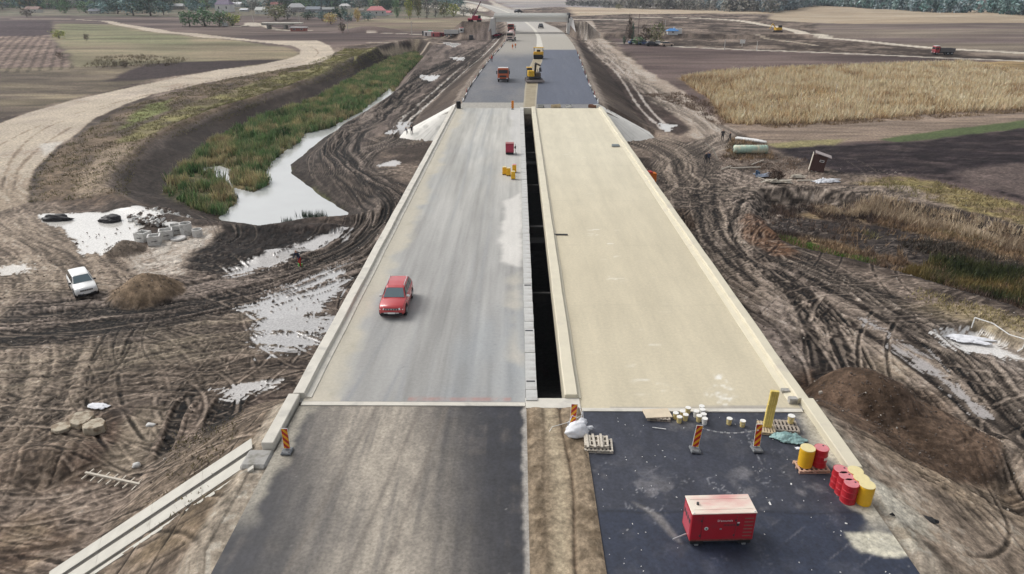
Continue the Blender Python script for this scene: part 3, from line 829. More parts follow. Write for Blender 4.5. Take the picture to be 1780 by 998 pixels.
HMASK = np.ones(X.shape)
for i_, (hx, hy, rx, ry, hh, pw) in enumerate(HP[:4]):
    t = np.linspace(0, 2 * np.pi, 24, endpoint=False)
    paint(None, ((.24, .185, .13), (.20, .17, .14), (.215, .155, .115), (.205, .145, .108))[i_], .4, .5, 1.5, poly=np.stack([hx + rx * .93 * np.cos(t), hy + ry * .93 * np.sin(t)], -1), var=.2, col2=(.15, .105, .075) if i_ > 1 else None, rough=.6, seed=150 + i_)
    rr_ = np.sqrt(((X - hx) / rx) ** 2 + ((Y - hy) / ry) ** 2)
    FH = FH * sm((rr_ - .85) / .2); HMASK = HMASK * sm((rr_ - .85) / .2)
paint([(330, 440), (395, 402), (480, 402), (600, 400), (600, 412), (540, 436), (460, 458), (380, 478), (320, 468)], (.05, .042, .039), .8, 1.2, 3, col2=(.10, .082, .074), c2=.15, var=.5, vsc=.8, seed=185)
paint([(340, 345), (400, 385), (480, 398), (600, 396), (640, 350), (600, 330), (606, 368), (600, 394), (470, 392), (390, 378)], (.10, .085, .078), .8, 1.0, 3, k=.8, seed=186)
for pts, wd in (([(1338, 478), (1365, 500), (1388, 535), (1408, 575), (1420, 615), (1428, 662)], .48), ([(1352, 470), (1395, 502), (1430, 545), (1455, 585), (1472, 625), (1482, 662)], .5), ([(1300, 450), (1360, 490), (1440, 540), (1540, 600), (1640, 680), (1740, 780)], .35), ([(1320, 440), (1420, 490), (1540, 560), (1660, 640), (1790, 770)], .35),
                ([(1345, 560), (1380, 620), (1420, 640)], .2), ([(1366, 545), (1400, 590), (1450, 650)], .18), ([(1210, 330), (1222, 400), (1260, 450), (1320, 500)], .35), ([(1240, 335), (1250, 400), (1290, 450)], .3), ([(1290, 345), (1270, 400), (1300, 455)], .3)):
    P = smooth_curve(WP(pts), 10); P = P + rng.normal(0, .03, P.shape)
    T = np.gradient(P, axis=0); T /= np.hypot(T[:, 0], T[:, 1])[:, None] + 1e-9
    Nn = np.stack([-T[:, 1], T[:, 0]], -1)
    paint(None, (.052, .042, .037), .12, .22, .7, k=.92, var=.4, vsc=.5, poly=np.vstack([P + Nn * wd, (P - Nn * wd)[::-1]]), seed=188)
FH = FH
for pts, wd in (([(692, 218), (706, 200), (768, 146), (812, 108), (842, 84), (862, 66)], .22), ([(704, 220), (716, 205), (780, 150), (824, 112), (852, 86), (868, 68)], .22)):
    P = smooth_curve(WP(pts), 12)
    T = np.gradient(P, axis=0); T /= np.hypot(T[:, 0], T[:, 1])[:, None] + 1e-9
    Nn = np.stack([-T[:, 1], T[:, 0]], -1)
    paint(None, (.56, .54, .50), .18, .35, .9, k=.95, var=.35, vsc=1, poly=np.vstack([P + Nn * wd, (P - Nn * wd)[::-1]]), seed=194)
P = WP([(698, 219), (711, 203), (774, 148), (818, 110), (846, 85), (836, 85), (800, 122), (760, 152), (700, 205)])
paint(None, (.09, .075, .068), .3, .5, 1, k=.8, poly=WP([(700, 217), (712, 203), (774, 149), (818, 111), (847, 86), (845, 86), (814, 111), (770, 149), (706, 203)]), seed=195)
paint([(705, 190), (780, 125), (850, 72), (862, 66), (845, 86), (770, 143), (704, 202)], (.07, .056, .05), .8, .9, 3, k=.8, seed=196)
paint([(716, 212), (790, 150), (850, 95), (872, 70), (878, 75), (850, 110), (800, 165), (760, 200), (740, 205)], (.10, .082, .072), .8, .9, 3, k=.7, seed=197)
paint([(1360, 520), (1400, 560), (1410, 640), (1350, 640), (1310, 580), (1330, 530)], (.33, .29, .265), 1, 1.2, 2, k=.35, seed=189)
paint([(1508, 850), (1560, 852), (1605, 895), (1625, 925), (1570, 930), (1535, 890)], (.70, .65, .54), .35, .5, 1.2, k=.92, z=-.6, seed=190)
paint([(1500, 800), (1560, 830), (1640, 900), (1760, 985), (1700, 1030), (1610, 950), (1520, 850)], (.46, .39, .31), .7, .9, 2.5, k=.7, col2=(.34, .28, .22), z=-1.2, seed=191)
paint([(1290, 372), (1330, 362), (1352, 395), (1350, 425), (1395, 452), (1335, 440), (1294, 415)], (.20, .115, .07), .5, .8, 2, k=.85, col2=(.12, .07, .05), vsc=1, seed=192)
paint([(1152, 366), (1192, 362), (1206, 392), (1194, 415), (1168, 395)], (.13, .085, .055), .5, .7, 2, k=.85, seed=193)
paint([(80, 340), (240, 345), (330, 362), (330, 370), (240, 358), (80, 358)], (.17, .13, .1), 1, 1.4, 3, k=.7, seed=187)

# fine relief: ruts, clods
rh, rc = R1.get(X, Y)
rh2, rc2 = R2.get(X, Y)
near = (Y < 126) & (np.abs(X) < 74)
rh = np.where(near, rh, rh2); rc = np.where(near, rc, rc2)
open_ = sm((dch - 0.5) / 1.5) * sm(dn / 1.5) * (df > 1)
gate = 0.75 + 0.25 * sm(0.5 + fbm(X, Y, 5, 3, 160))
Z = Z + FH * open_ + rh * open_ * gate * 1.0
lump = sm(1 - sdist(WP([(330, 440), (395, 402), (480, 402), (600, 400), (600, 412), (540, 436), (460, 458), (380, 478), (320, 468)]), X, Y, 3) / 1.5)
Z = Z + lump * (.22 * np.abs(fbm(X, Y, 1.0, 4, 47)) + .08 * n3)
Z = Z + ROUGH * open_ * (0.075 * n2 * np.clip(50 / np.maximum(Y, 20), 0.5, 1.3) + 0.035 * n3)
plough = sdist(WP([(1350, 256), (1590, 247), (1790, 222), (2200, 205), (2200, 400), (1790, 352), (1560, 300)]), X, Y, 3)
Z = Z + 0.14 * np.abs(fbm(X, Y, .9, 3, 165)) * (plough < 0)
C = C * (1 + ROUGH * (.42 * n3 + .22 * fbm(X, Y, .22, 3, 45)) * sm((140 - Y) / 60))[..., None]
k = np.clip(rc * 1.5, -1, 1) * open_ * gate * HMASK
rh = rh * HMASK
C = lerp(C, C * 0.36, np.clip(k, 0, 1))
C = lerp(C, C * 0.55 + np.array((.235, .205, .175)), np.clip(-k, 0, 1) * .8)
# furrows on the left ploughed corner
fw = sdist(WP([(0, 62), (80, 60), (132, 119), (60, 125), (-60, 130), (-300, 130), (-300, 70)]), X, Y, 3)
C = C * (1 - .28 * (np.sin((X * .86 + Y * .5) * 2.2) > .3) * (fw < 0))[..., None]
C = C * (1 + .30 * np.clip(fbm(X, Y, 9, 5, 46, 7, 1), -1, 1) * sm((Y - 100) / 60))[..., None]
# final contrast of damp and dry soil
Lm = C.mean(-1)
C = C * (np.clip(Lm / .25, .05, 1) ** .70)[..., None]
C = C * np.where(Lm < .34, 1, 0)[..., None] * np.array((1.03, .975, .93)) + C * np.where(Lm < .34, 0, 1)[..., None]
# puddles: milky wet silt in low ground, sky reflection put into the pale colour
PUD = [([(78, 374), (180, 372), (240, 366), (300, 358), (318, 366), (280, 378), (245, 388), (232, 405), (240, 425), (195, 440), (152, 440), (140, 412), (92, 388)], .55, (.62, .60, .56)),
       ([(425, 535), (470, 508), (560, 470), (608, 452), (605, 480), (588, 512), (560, 545), (520, 552), (500, 575), (452, 608), (438, 590), (448, 560)], -.32, (.44, .43, .42)),
       ([(360, 678), (420, 665), (470, 660), (500, 650), (480, 675), (410, 690)], -.4, (.44, .42, .40)),
       ([(440, 556), (600, 540), (590, 590), (470, 620), (438, 610)], -.4, (.40, .39, .38)),
       ([(0, 462), (60, 455), (60, 470), (0, 480)], -.3, (.5, .46, .4)),
       ([(395, 470), (440, 452), (560, 408), (600, 400), (590, 415), (470, 462), (400, 486)], -.15, (.44, .42, .40)),
       ([(672, 232), (700, 212), (716, 210), (706, 222), (688, 232)], -.1, (.44, .42, .40)),
       ([(735, 132), (760, 132), (755, 140), (738, 138)], .6, (.6, .58, .55)), ([(785, 100), (805, 100), (800, 105)], .6, (.6, .58, .55)), ([(770, 74), (800, 76), (790, 82)], .6, (.6, .58, .55)),
       ([(650, 284), (690, 278), (700, 286), (660, 290)], .1, (.5, .47, .44)),
       ([(1148, 215), (1170, 218), (1160, 228), (1150, 222)], .5, (.6, .58, .55)),
       ([(1640, 580), (1700, 572), (1760, 600), (1700, 606), (1660, 600)], .5, (.68, .66, .63)),
       ([(1480, 545), (1520, 560), (1640, 640), (1720, 720), (1700, 720), (1600, 640)], -.62, (.38, .35, .33))]
for pts, thr, cc in PUD:
    P = WP(pts)
    pad = 2
    bx = (X > P[:, 0].min() - pad) & (X < P[:, 0].max() + pad) & (Y > P[:, 1].min() - pad) & (Y < P[:, 1].max() + pad)
    x, y = X[bx], Y[bx]
    d = sdist(P, x, y, pad)
    lv = thr + 0.9 * fbm(x, y, 1.6, 4, 170, 1.6, .8) - np.clip(rh[bx], -.15, .15) * 14 - FH[bx] * 9 - .5 * np.abs(fbm(x, y, .7, 3, 171)) - np.maximum(d, -1) * 1.2
    m = sm(lv / 0.16) * (d < 1)
    C[bx] = C[bx] + (np.array(cc) - C[bx]) * m[:, None]
    WET[bx] = np.maximum(WET[bx], m)
    zb = terr(x, y) - 0.05
    Z[bx] = Z[bx] + (zb - Z[bx]) * m
# damp sheen of the dark soil
WET = np.maximum(WET, 0.15 * sm((.12 - C.mean(-1)) / .05) * (Y < 140))
# the sheet dips under the road slabs
under = (sdist(NEARPOLY, X, Y, 1) < 0) | (sdist(ROADPOLY, X, Y, 1) < -0.2)
Z = np.where(under, np.minimum(Z, -0.2), Z)
V = np.stack([X, Y, Z], -1).reshape(-1, 3)
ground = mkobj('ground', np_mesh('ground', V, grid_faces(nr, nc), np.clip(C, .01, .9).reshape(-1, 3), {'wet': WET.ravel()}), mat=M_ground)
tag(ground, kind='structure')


# pond and creek: one water sheet each, the banks rise through it
def water(name, P, z, grow=1.5):
    c = P.mean(0)
    bm_ = MB()
    x0, x1, y0, y1 = P[:, 0].min() - grow, P[:, 0].max() + grow, P[:, 1].min() - grow, P[:, 1].max() + grow
    bm_.add([(x0, y0, z), (x1, y0, z), (x1, y1, z), (x0, y1, z)], [(0, 1, 2, 3)])
    o = bm_.obj(name, M_water)
    return tag(o, kind='structure')


water('pond_water', CH, -7.16)
wc = water('creek_water', CREEK, -6.78, .2)

# ------------------------------------------------------------ the bridge
def sheet(name, xs, ys, z, colf, m, parent=None, kind=None):
    XX, YY = np.meshgrid(xs, ys)
    ZZ = np.full(XX.shape, z) if np.isscalar(z) else z(XX, YY)
    cc = colf(XX, YY)
    me = np_mesh(name, np.stack([XX, YY, ZZ], -1).reshape(-1, 3), grid_faces(len(ys), len(xs)), np.clip(cc, .008, .9).reshape(-1, 3))
    o = mkobj(name, me, parent, m)
    return tag(o, kind=kind) if kind else o


def L3(c, b, k): return c + (np.asarray(b) - c) * np.clip(k, 0, 1)[..., None]


def gauss(x, c, s): return np.exp(-((x - c) / s) ** 2)


def col_left(X, Y):
    c = np.zeros((*X.shape, 3)); c[:] = (.35, .345, .33)
    t = sm((Y - 40) / 60)
    c = L3(c, (.43, .42, .385), t)
    st = fbm(X, Y, .35, 4, 201, 1, 40); st2 = fbm(X, Y, 1.3, 4, 202, 1, 12)
    c = c * (1 + .22 * st + .20 * st2)[..., None]
    c = L3(c, (.29, .325, .355), sm(.1 + fbm(X, Y, 5, 4, 203, 1, 2.2)) * .6 * (1 - .6 * t))
    edge = sm((-8.7 - X + 1.1 * fbm(X, Y, 3, 4, 204)) / 1.2)
    c = L3(c, (.50, .46, .37), edge * .85)
    c = L3(c, (.33, .3, .22), edge * sm(fbm(X, Y, .8, 4, 205) - .2) * .6)
    for a, b, x0, x1 in ((30, 52, -6.7, -4.9), (30, 44, -8.6, -7.2)):
        xc = x0 + (x1 - x0) * (Y - a) / (b - a)
        c = L3(c, (.25, .26, .27), gauss(X, xc, .13) * (Y < b) * sm(.6 + fbm(X, Y, 2, 3, 206, 1, 3)) * .6)
    for xc in (-3.2, -1.6, -2.4, -4.5, -6.0):
        c = L3(c, (.29, .30, .31), gauss(X, xc + .2 * np.sin(Y / 9), .16) * sm(.4 + fbm(X, Y, 6, 3, int(210 + xc * 10), 1, 4)) * .5)
    # the pale dried puddle by the kerb
    P = WP([(905, 335), (880, 350), (868, 430), (868, 455), (900, 462), (908, 440)], 0)
    d = sdist(P, X, Y, 4) + .4 * fbm(X, Y, 2, 3, 220)
    c = L3(c, (.62, .60, .56), sm(.5 - d / .8))
    P = WP([(905, 470), (885, 480), (880, 620), (908, 640)], 0)
    d = sdist(P, X, Y, 4) + .7 * fbm(X, Y, 2, 4, 221)
    c = L3(c, (.48, .45, .39), sm(.3 - d / 1.2) * .8)
    c = L3(c, (.56, .55, .53), sm((X + 1.6 + .8 * fbm(X, Y, 4, 3, 222)) / .8) * sm((Y - 75) / 20) * .7)
    # red chalk line along the joint
    c = L3(c, (.42, .23, .2), gauss(Y, 30.05, .16) * (X > -5.6) * (X < -0.3) * sm(.5 + fbm(X, Y, .5, 4, 223)) * .75)
    c = L3(c, (.56, .51, .42), sm((31 - Y + 1.0 * fbm(X, Y, 2, 3, 224)) / 1.0) * (X < -9) * .7)
    c = c * (1 - .2 * sm(fbm(X, Y, .25, 3, 225) * 2 - 1.2))[..., None]
    return c


def col_right(X, Y):
    c = np.zeros((*X.shape, 3)); c[:] = (.56, .50, .37)
    c = L3(c, (.62, .57, .44), sm((Y - 45) / 50))
    c = c * (1 + .045 * fbm(X, Y, 4, 4, 231))[..., None]
    c = c * (1 + .025 * np.sin(X * 1.9 + .4 * fbm(X, Y, 8, 2, 230)))[..., None]
    scuff = sm((fbm(X, Y, .5, 4, 232, 3.2, 1) - .52) * 6) * sm(.35 - np.abs(X - 7.4) / 5.5 + fbm(X, Y, 3.5, 3, 233) * .7)
    c = L3(c, (.80, .78, .71), scuff * .85)
    P = WP([(1225, 690), (1245, 650), (1262, 660), (1285, 700), (1260, 708)], 0)
    d = sdist(P, X, Y, 3) + .3 * fbm(X, Y, .5, 3, 234)
    c = L3(c, (.78, .76, .7), sm(.4 - d / .5) * sm(fbm(X, Y, .35, 3, 235) * 2) * .9)
    c = L3(c, (.33, .31, .29), sm((29.55 + .2 * fbm(X, Y, 2, 4, 236) - Y) / .2) * (X > 4.7) * .8)
    for yl in (41.5, 53.2, 66.0, 80.5, 97.0, 111.0):
        c = c * (1 - .07 * gauss(Y, yl + .05 * np.sin(X * 1.1), .07))[..., None]
    for xl in (5.9, 8.65, 11.4): c = c * (1 - .035 * gauss(X, xl + .03 * np.sin(Y * .5), .05))[..., None]
    st = sm((fbm(X, Y, 1.1, 5, 238) - .35) * 2) * sm(.2 + fbm(X, Y, 6, 3, 239))
    c = L3(c, (.47, .42, .32), st * .35)
    c = c * (1 - .07 * sm(1 - (14.1 - X) / .8) - .05 * sm(1 - (X - 3.1) / .5))[..., None]
    return c


M_slotshade = mat('slot_shade_concrete', (.022, .021, .022), .8, noise=.2, scale=2)  # concrete painted near-black: the slot's shade is put into the colour
bridge = empty('road_bridge', (1.6, 76, 0), 0, 'long twin-deck road bridge with one grey and one cream deck and a dark slot between', 'bridge')


def child(o):
    o.parent = bridge
    o.matrix_parent_inverse = Matrix.Translation((-1.6, -76, 0))
    return o


Y0L, Y0R, Y1 = 29.75, 29.25, 123.0
ld = child(sheet('deck_surface', np.linspace(-10.86, .46, 100), np.linspace(Y0L + .05, Y1, 620), 0.0, col_left, M_deck))
ld['label'] = 'dusty grey deck surface with tyre streaks'
rd = child(sheet('deck_surface', np.linspace(3.1, 14.2, 90), np.linspace(Y0R + .05, Y1, 520), 0.0, col_right, M_cream_v if 'M_cream_v' in globals() else M_deck))
rd['label'] = 'smooth cream membrane surface'
for x0, x1, yy in ((-11.4, 1.04, Y0L), (2.5, 14.7, Y0R)):
    child(MB().box(x0, x1, yy, Y1, -.55, -.02).obj('slab', M_greyc))
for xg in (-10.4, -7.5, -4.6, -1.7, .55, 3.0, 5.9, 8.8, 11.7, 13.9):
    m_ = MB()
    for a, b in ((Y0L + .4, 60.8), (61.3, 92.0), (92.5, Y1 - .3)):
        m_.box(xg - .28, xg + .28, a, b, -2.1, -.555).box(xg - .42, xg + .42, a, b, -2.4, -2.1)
    child(m_.obj('girder', M_slotshade))
# parapets with their low inner ledge; a little wavy like poured concrete
def parapet(x_out, x_in, xl, ya, yb, h, m, label=None):
    n = int((yb - ya) / 1.0)
    ys = np.linspace(ya, yb, n)
    s = 1 if x_in > x_out else -1
    prof = [(x_out, -1.0), (x_out, h - .05), (x_out + s * .05, h), (x_in - s * .04, h + .01), (x_in, h - .05), (x_in + s * .02, .10), (xl, .045), (xl + s * .01, -.02)]
    vs, fs = [], []
    for y in ys:
        wv = .012 * math.sin(y * .7) + rng.normal(0, .004)
        for x, z in prof: vs.append((x + (wv if z > 0 else 0), y, z + (rng.normal(0, .004) if z > .1 else 0)))
    k = len(prof)
    for i in range(n - 1):
        for j in range(k - 1): fs.append((i * k + j, i * k + j + 1, (i + 1) * k + j + 1, (i + 1) * k + j))
    fs += [tuple(range(k)), tuple(range((n - 1) * k, n * k))[::-1]]
    m_ = MB(); m_.add(vs, fs)
    o = child(m_.obj('parapet', m))
    if label: o['label'] = label
    return o


parapet(-11.45, -10.82, -10.5, Y0L + .35, Y1, .30, M_conc, 'pale concrete parapet on the outer edge of the grey deck')
parapet(14.75, 14.17, 13.8, Y0R + .55, Y1, .30, M_cream, 'cream parapet on the outer edge of the cream deck')
parapet(2.45, 3.12, 3.3, Y0L + .35, Y1, .27, M_cream, 'cream kerb between the slot and the cream deck')
# small blocks at the end of the right parapet
for yy, hh in ((30.7, .16), (29.7, .30)):
    child(MB().box(13.75, 14.15, yy, yy + .28, .01, hh).obj('end_block', M_greyc))
# precast kerb blocks along the slot
bm0 = None
for i in range(93):
    y = 30.3 + i * .995
    if bm0 is None:
        bm0 = MB().box(-.29, .29, -.488, .488, -.3, .13).mesh('kerb_block', [M_kerb] if 'M_kerb' in globals() else [M_greyc])
        bm0.materials.clear(); bm0.materials.append(mat('kerb_concrete', (.52, .52, .5), .85, noise=.14, scale=1.7, bump=.2, bscale=20, col2=(.4, .39, .37), c2amt=.35, c2scale=1.1))
    o = mkobj('kerb_block', bm0)
    o.location = (.76 + rng.normal(0, .006), y, rng.normal(0, .008)); o.rotation_euler = (0, 0, rng.normal(0, .004))
    child(o)
# end beams and cross members
child(MB().box(.46, 3.2, Y0L - .55, Y0L + .33, -1.2, .06).obj('end_beam', M_conc))
child(MB().box(.46, 3.2, Y1 - .1, Y1 + .5, -1.2, .06).obj('end_beam', M_conc))
child(MB().box(-10.86, .44, Y0L - .32, Y0L, -.6, .02).obj('joint_strip', M_conc))
child(MB().box(3.22, 14.2, Y0R - .25, Y0R + .02, -.6, .02).obj('joint_strip', M_conc))
for y in (61.0, 92.3): child(MB().box(1.06, 2.44, y - .2, y + .2, -1.7, -1.0).obj('cross_beam', M_slotshade))
for y in (46, 76, 107): child(MB().box(1.06, 2.44, y - .12, y + .12, -1.9, -1.1).obj('cross_beam', M_slotshade))
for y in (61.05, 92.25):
    child(MB().box(-11.0, 14.3, y - .8, y + .8, -3.2, -2.42).obj('pier_cap', M_slotshade))
    for xc in (-8.5, -2, 5, 11.5): child(MB().lathe([(.6, -8), (.6, -3.2)], 20, (xc, y, 0)).obj('pier', M_greyc))
child(MB().box(-11.3, 14.6, Y0L - .6, Y0L + .3, -7, -.62).obj('abutment', M_greyc))
child(MB().box(-11.3, 14.6, Y1 + .1, Y1 + 1.0, -7, -.57).obj('abutment', M_greyc))
# small dark drain grates beside the kerb
for y in (31.6, 37.5, 44.5):
    child(MB().box(.52, .98, y - .07, y + .07, .131, .145).obj('drain_grate', mat('dark_steel', (.06, .06, .065), .6)))

# wing walls at the near end
for name_, x0, x1, y0, y1, lab in (('wing_wall', -11.62, -11.05, 25.9, Y0L + .3, 'short pale concrete wing wall beside the striped plate, left of the near asphalt'),
                                    ('wing_wall', 14.32, 14.92, 24.3, Y0R + .5, 'cream concrete wing wall running down past the turquoise sheet')):
    o = MB().box(x0, x1, y0, y1, -1.5, .3 if x0 < 0 else .36).obj(name_, M_conc if x0 < 0 else M_cream, bevel=.03)
    tag(o, lab, 'wall')
MB().box(-12.2, -11.0, 24.6, 25.87, -.6, .0).obj('wall_foundation_pad', M_greyc, bevel=.12).__setitem__('kind', 'structure')

# ------------------------------------------------------------ the near approach
def col_nl(X, Y):
    c = np.zeros((*X.shape, 3)); c[:] = (.02, .021, .028)
    c = c * (1 + .3 * fbm(X, Y, .8, 4, 301))[..., None]
    st = fbm(X, Y, .3, 4, 302, 1, 22)
    k = gauss(X, -6.3 + .06 * (26 - Y) * 3, 2.7) * (.85 + .45 * st + .35 * fbm(X, Y, 2.4, 4, 303, 1, 3))
    c = L3(c, (.36, .315, .255), np.clip(k * 1.2, 0, .97))
    c = L3(c, (.11, .095, .085), sm(-.1 + fbm(X, Y, 1.0, 5, 304) + .7 * st) * .55)
    for xc in (-5.2, -7.4, -3.9):
        c = L3(c, (.13, .11, .09), gauss(X, xc + .12 * (Y - 26), .11) * .6)
    c = L3(c, (.34, .31, .25), sm((-10.0 - X + .5 * fbm(X, Y, 1, 3, 305)) / .6) * sm((Y - 20) / 3) * .8)
    c = L3(c, (.40, .37, .33), sm((X - .18 + .15 * fbm(X, Y, .6, 3, 306)) / .2) * .85)
    sp = sm((fbm(X, Y, .22, 3, 307) - .85) * 8) * sm(.3 + fbm(X, Y, 2, 3, 308))
    return L3(c, (.5, .48, .44), sp * .6)


def col_nr(X, Y):
    c = np.zeros((*X.shape, 3)); c[:] = (.023, .030, .052)
    old = sm((Y - 21.9 + .08 * fbm(X, Y, 1.5, 3, 311)) / .15)
    c = L3(c, (.034, .038, .054), old)
    c = c * (1 + .22 * fbm(X, Y, 1.2, 4, 312))[..., None]
    dust = sm((fbm(X, Y, .9, 5, 313) - .05) * 2.4) * (.14 + .75 * old * sm(.3 + 1.2 * fbm(X, Y, 2.6, 3, 314)))
    c = L3(c, (.16, .155, .165), dust * .8)
    c = L3(c, (.012, .014, .02), gauss(Y, 21.86 + .05 * np.sin(X * 2), .06) * .7)
    wsp = sm((np.abs(fbm(X, Y, .7, 3, 327)) * -1 + .06) * 18) * sm(fbm(X, Y, 1.8, 3, 328) - .05) * (.3 + .7 * old)
    c = L3(c, (.40, .40, .42), wsp * .8)
    scr = sm((fbm(X * .8 + Y * .6, Y * .8 - X * .6, .35, 3, 315, 9, .6) - .55) * 5) * sm(fbm(X, Y, 2.5, 2, 316) + .1)
    c = L3(c, (.26, .25, .27), scr * .45)
    P = WP([(1150, 895), (1120, 880), (1100, 872), (1130, 892), (1165, 930), (1185, 945), (1180, 935)], 0)
    c = L3(c, (.3, .28, .26), sm(.5 - sdist(P, X, Y, 2) / .25) * .5)
    for P, cc in (([(1465, 922), (1500, 925), (1560, 928), (1620, 935), (1620, 965), (1560, 962), (1500, 962), (1480, 950)], (.66, .62, .49)), ([(1508, 862), (1560, 880), (1620, 930), (1560, 930), (1540, 890)], (.6, .55, .45))):
        d = sdist(WP(P, 0), X, Y, 2) + .32 * fbm(X, Y, .9, 5, 317)
        c = L3(c, cc, sm(.5 - d / .35) * (.8 + .3 * fbm(X, Y, .5, 3, 329)))
    d = 14.15 - X + .5 * fbm(X, Y, .8, 4, 318)
    c = L3(c, (.5, .46, .37), sm(1 - d / .7) * sm((Y - 20) / 2) * .85)
    sp = sm((fbm(X, Y, .12, 2, 319) - 1.0) * 8) * sm(.4 + fbm(X, Y, 2, 2, 320))
    return L3(c, (.6, .6, .6), sp * .7)


def col_med(X, Y):
    c = np.zeros((*X.shape, 3)); c[:] = (.275, .215, .15)
    c = L3(c, (.14, .105, .07), sm(.25 + 1.2 * fbm(X, Y, .5, 5, 331)) * .85)
    trail = gauss(X, 1.75 + .12 * np.sin(Y * .6), .38)
    c = L3(c, (.41, .34, .24), trail * .85)
    c = L3(c, (.13, .10, .07), gauss(X, 1.2 + .1 * np.sin(Y * .5), .09) * .6)
    c = L3(c, (.14, .1, .07), gauss(X, 2.28 + .12 * np.sin(Y * .6), .06) * .6)
    return c


def z_med(X, Y):
    tr = gauss(X, 1.75 + .12 * np.sin(Y * .6), .42)
    ed = sm(np.minimum(X - .55, 3.3 - X) / .3)
    return .02 + ed * (.07 + .09 * fbm(X, Y, .6, 4, 332) * (1 - tr) - .05 * tr) - .10 * gauss(X, 2.28 + .12 * np.sin(Y * .6), .08)


sheet('asphalt_road', np.linspace(-10.95, .6, 150), np.linspace(-60, Y0L - .33, 10).tolist()[:8] + np.linspace(14, Y0L - .325, 190).tolist(), -.03, col_nl, M_asph, kind='structure')
sheet('asphalt_road', np.linspace(3.1, 14.5, 160), [-60, -40, -20, 0] + np.linspace(13, Y0R - .26, 200).tolist(), -.03, col_nr, M_asph, kind='structure')
sheet('median_sand', np.linspace(.5, 3.25, 60), [-60, -40, -20, 0] + np.linspace(13, Y0L - .56, 200).tolist(), z_med, col_med, M_ground, kind='structure')

# ------------------------------------------------------------ the far road: strips between traced edges
def strip(name, A, B, nu, colf, m, z, jitter=0):
    """ribbon between curves A and B, sampled by arc fraction of matching y"""
    ya = max(A[0, 1], B[0, 1]); 
    n = 260
    def par(Cv, s):
        d = np.r_[0, np.cumsum(np.hypot(*np.diff(Cv, axis=0).T))]
        # match by depth (y) while it grows monotonically
        yy = np.maximum.accumulate(Cv[:, 1] + 1e-6 * np.arange(len(Cv)))
        return np.stack([np.interp(s, yy, Cv[:, 0]), s], -1)
    ymax = min(A[:, 1].max(), B[:, 1].max()) * .995
    s = Y_FAR + (ymax - Y_FAR) * np.linspace(0, 1, n) ** 2.2
    a, b = par(A, s), par(B, s)
    t = np.linspace(0, 1, nu)
    XX = a[:, None, 0] * (1 - t) + b[:, None, 0] * t
    YY = np.repeat(s[:, None], nu, 1)
    U = np.repeat(t[None], n, 0)
    cc = colf(XX, YY, U)
    ZZ = np.full(XX.shape, z)
    me = np_mesh(name, np.stack([XX, YY, ZZ], -1).reshape(-1, 3), grid_faces(n, nu), np.clip(cc, .01, .9).reshape(-1, 3))
    return tag(mkobj(name, me, None, m), kind='structure')


yA = lambda py: float(W(900, py, 0)[1])


def col_fl(X, Y, U):
    c = np.zeros((*X.shape, 3)); c[:] = (.105, .112, .13)
    c = c * (1 + .14 * fbm(X, Y, 3, 4, 341, 1, 4))[..., None]
    c = L3(c, (.21, .195, .18), sm(.2 + fbm(X, Y, 4, 4, 342, 1, 4)) * .5)
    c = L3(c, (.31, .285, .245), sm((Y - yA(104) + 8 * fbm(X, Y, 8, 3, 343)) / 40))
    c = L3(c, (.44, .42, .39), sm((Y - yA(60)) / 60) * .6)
    c = L3(c, (.33, .31, .27), (Y < yA(178)) * 1.0)
    c = L3(c, (.08, .085, .1), gauss(Y, yA(178), .2) * .6)
    return c


def col_fr(X, Y, U):
    c = np.zeros((*X.shape, 3)); c[:] = (.075, .088, .125)
    c = c * (1 + .12 * fbm(X, Y, 2.5, 4, 351, 1, 8))[..., None]
    c = L3(c, (.13, .14, .17), sm(.1 + fbm(X, Y, 1.0, 4, 352, 1, 12)) * .35)
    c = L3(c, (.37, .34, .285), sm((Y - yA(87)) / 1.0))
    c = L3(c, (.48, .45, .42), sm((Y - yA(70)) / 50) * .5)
    c = L3(c, (.19, .185, .18), (Y < yA(181)) * .9)
    c = L3(c, (.03, .03, .035), gauss(Y, yA(181), .22) * .8)
    return c


def col_fm(X, Y, U):
    c = np.zeros((*X.shape, 3)); c[:] = (.33, .28, .19)
    c = L3(c, (.22, .18, .12), sm(.3 + fbm(X, Y, .8, 4, 361, 2, 1)) * .6)
    c = L3(c, (.42, .38, .3), (np.abs(U - .5) > .38) * .6)
    c = L3(c, (.60, .57, .50), sm((Y - yA(84)) / 2.0))
    return c


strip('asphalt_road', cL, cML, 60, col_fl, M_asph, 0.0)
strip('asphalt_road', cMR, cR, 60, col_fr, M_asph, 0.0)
strip('median_strip', cML, cMR, 14, col_fm, M_deck, 0.012)
# white marker boards and stakes along both edges of the far road: one low plank kerb each
def facing(name, ax, sx, label):
    """the pale concrete cone that clads the embankment's corner"""
    vs, fs = [], []
    na, nrr = 26, 14
    o_ = MB()
    for i in range(na + 1):
        t = math.radians(-2 + 92 * i / na)
        for j in range(nrr + 1):
            r = (j / nrr) * 1.02
            if i < 6: x = ax + sx * 9.6 * r; y = Y_FAR + .6 + (6 - i) * .85; dz_ = .10
            else:
                t = math.radians(92 * (i - 6) / (na - 6)); x = ax + sx * 9.6 * r * math.cos(t); y = Y_FAR + .6 - 5.0 * r * math.sin(t); dz_ = .10
            vs.append((x, y, -.16 - 5.0 * r + dz_ + .015 * math.sin(i * 2.1)))
    for i in range(na):
        for j in range(nrr):
            a = i * (nrr + 1) + j
            q = (a, a + 1, a + nrr + 2, a + nrr + 1)
            fs.append(q if sx < 0 else q[::-1])
    return vs, fs


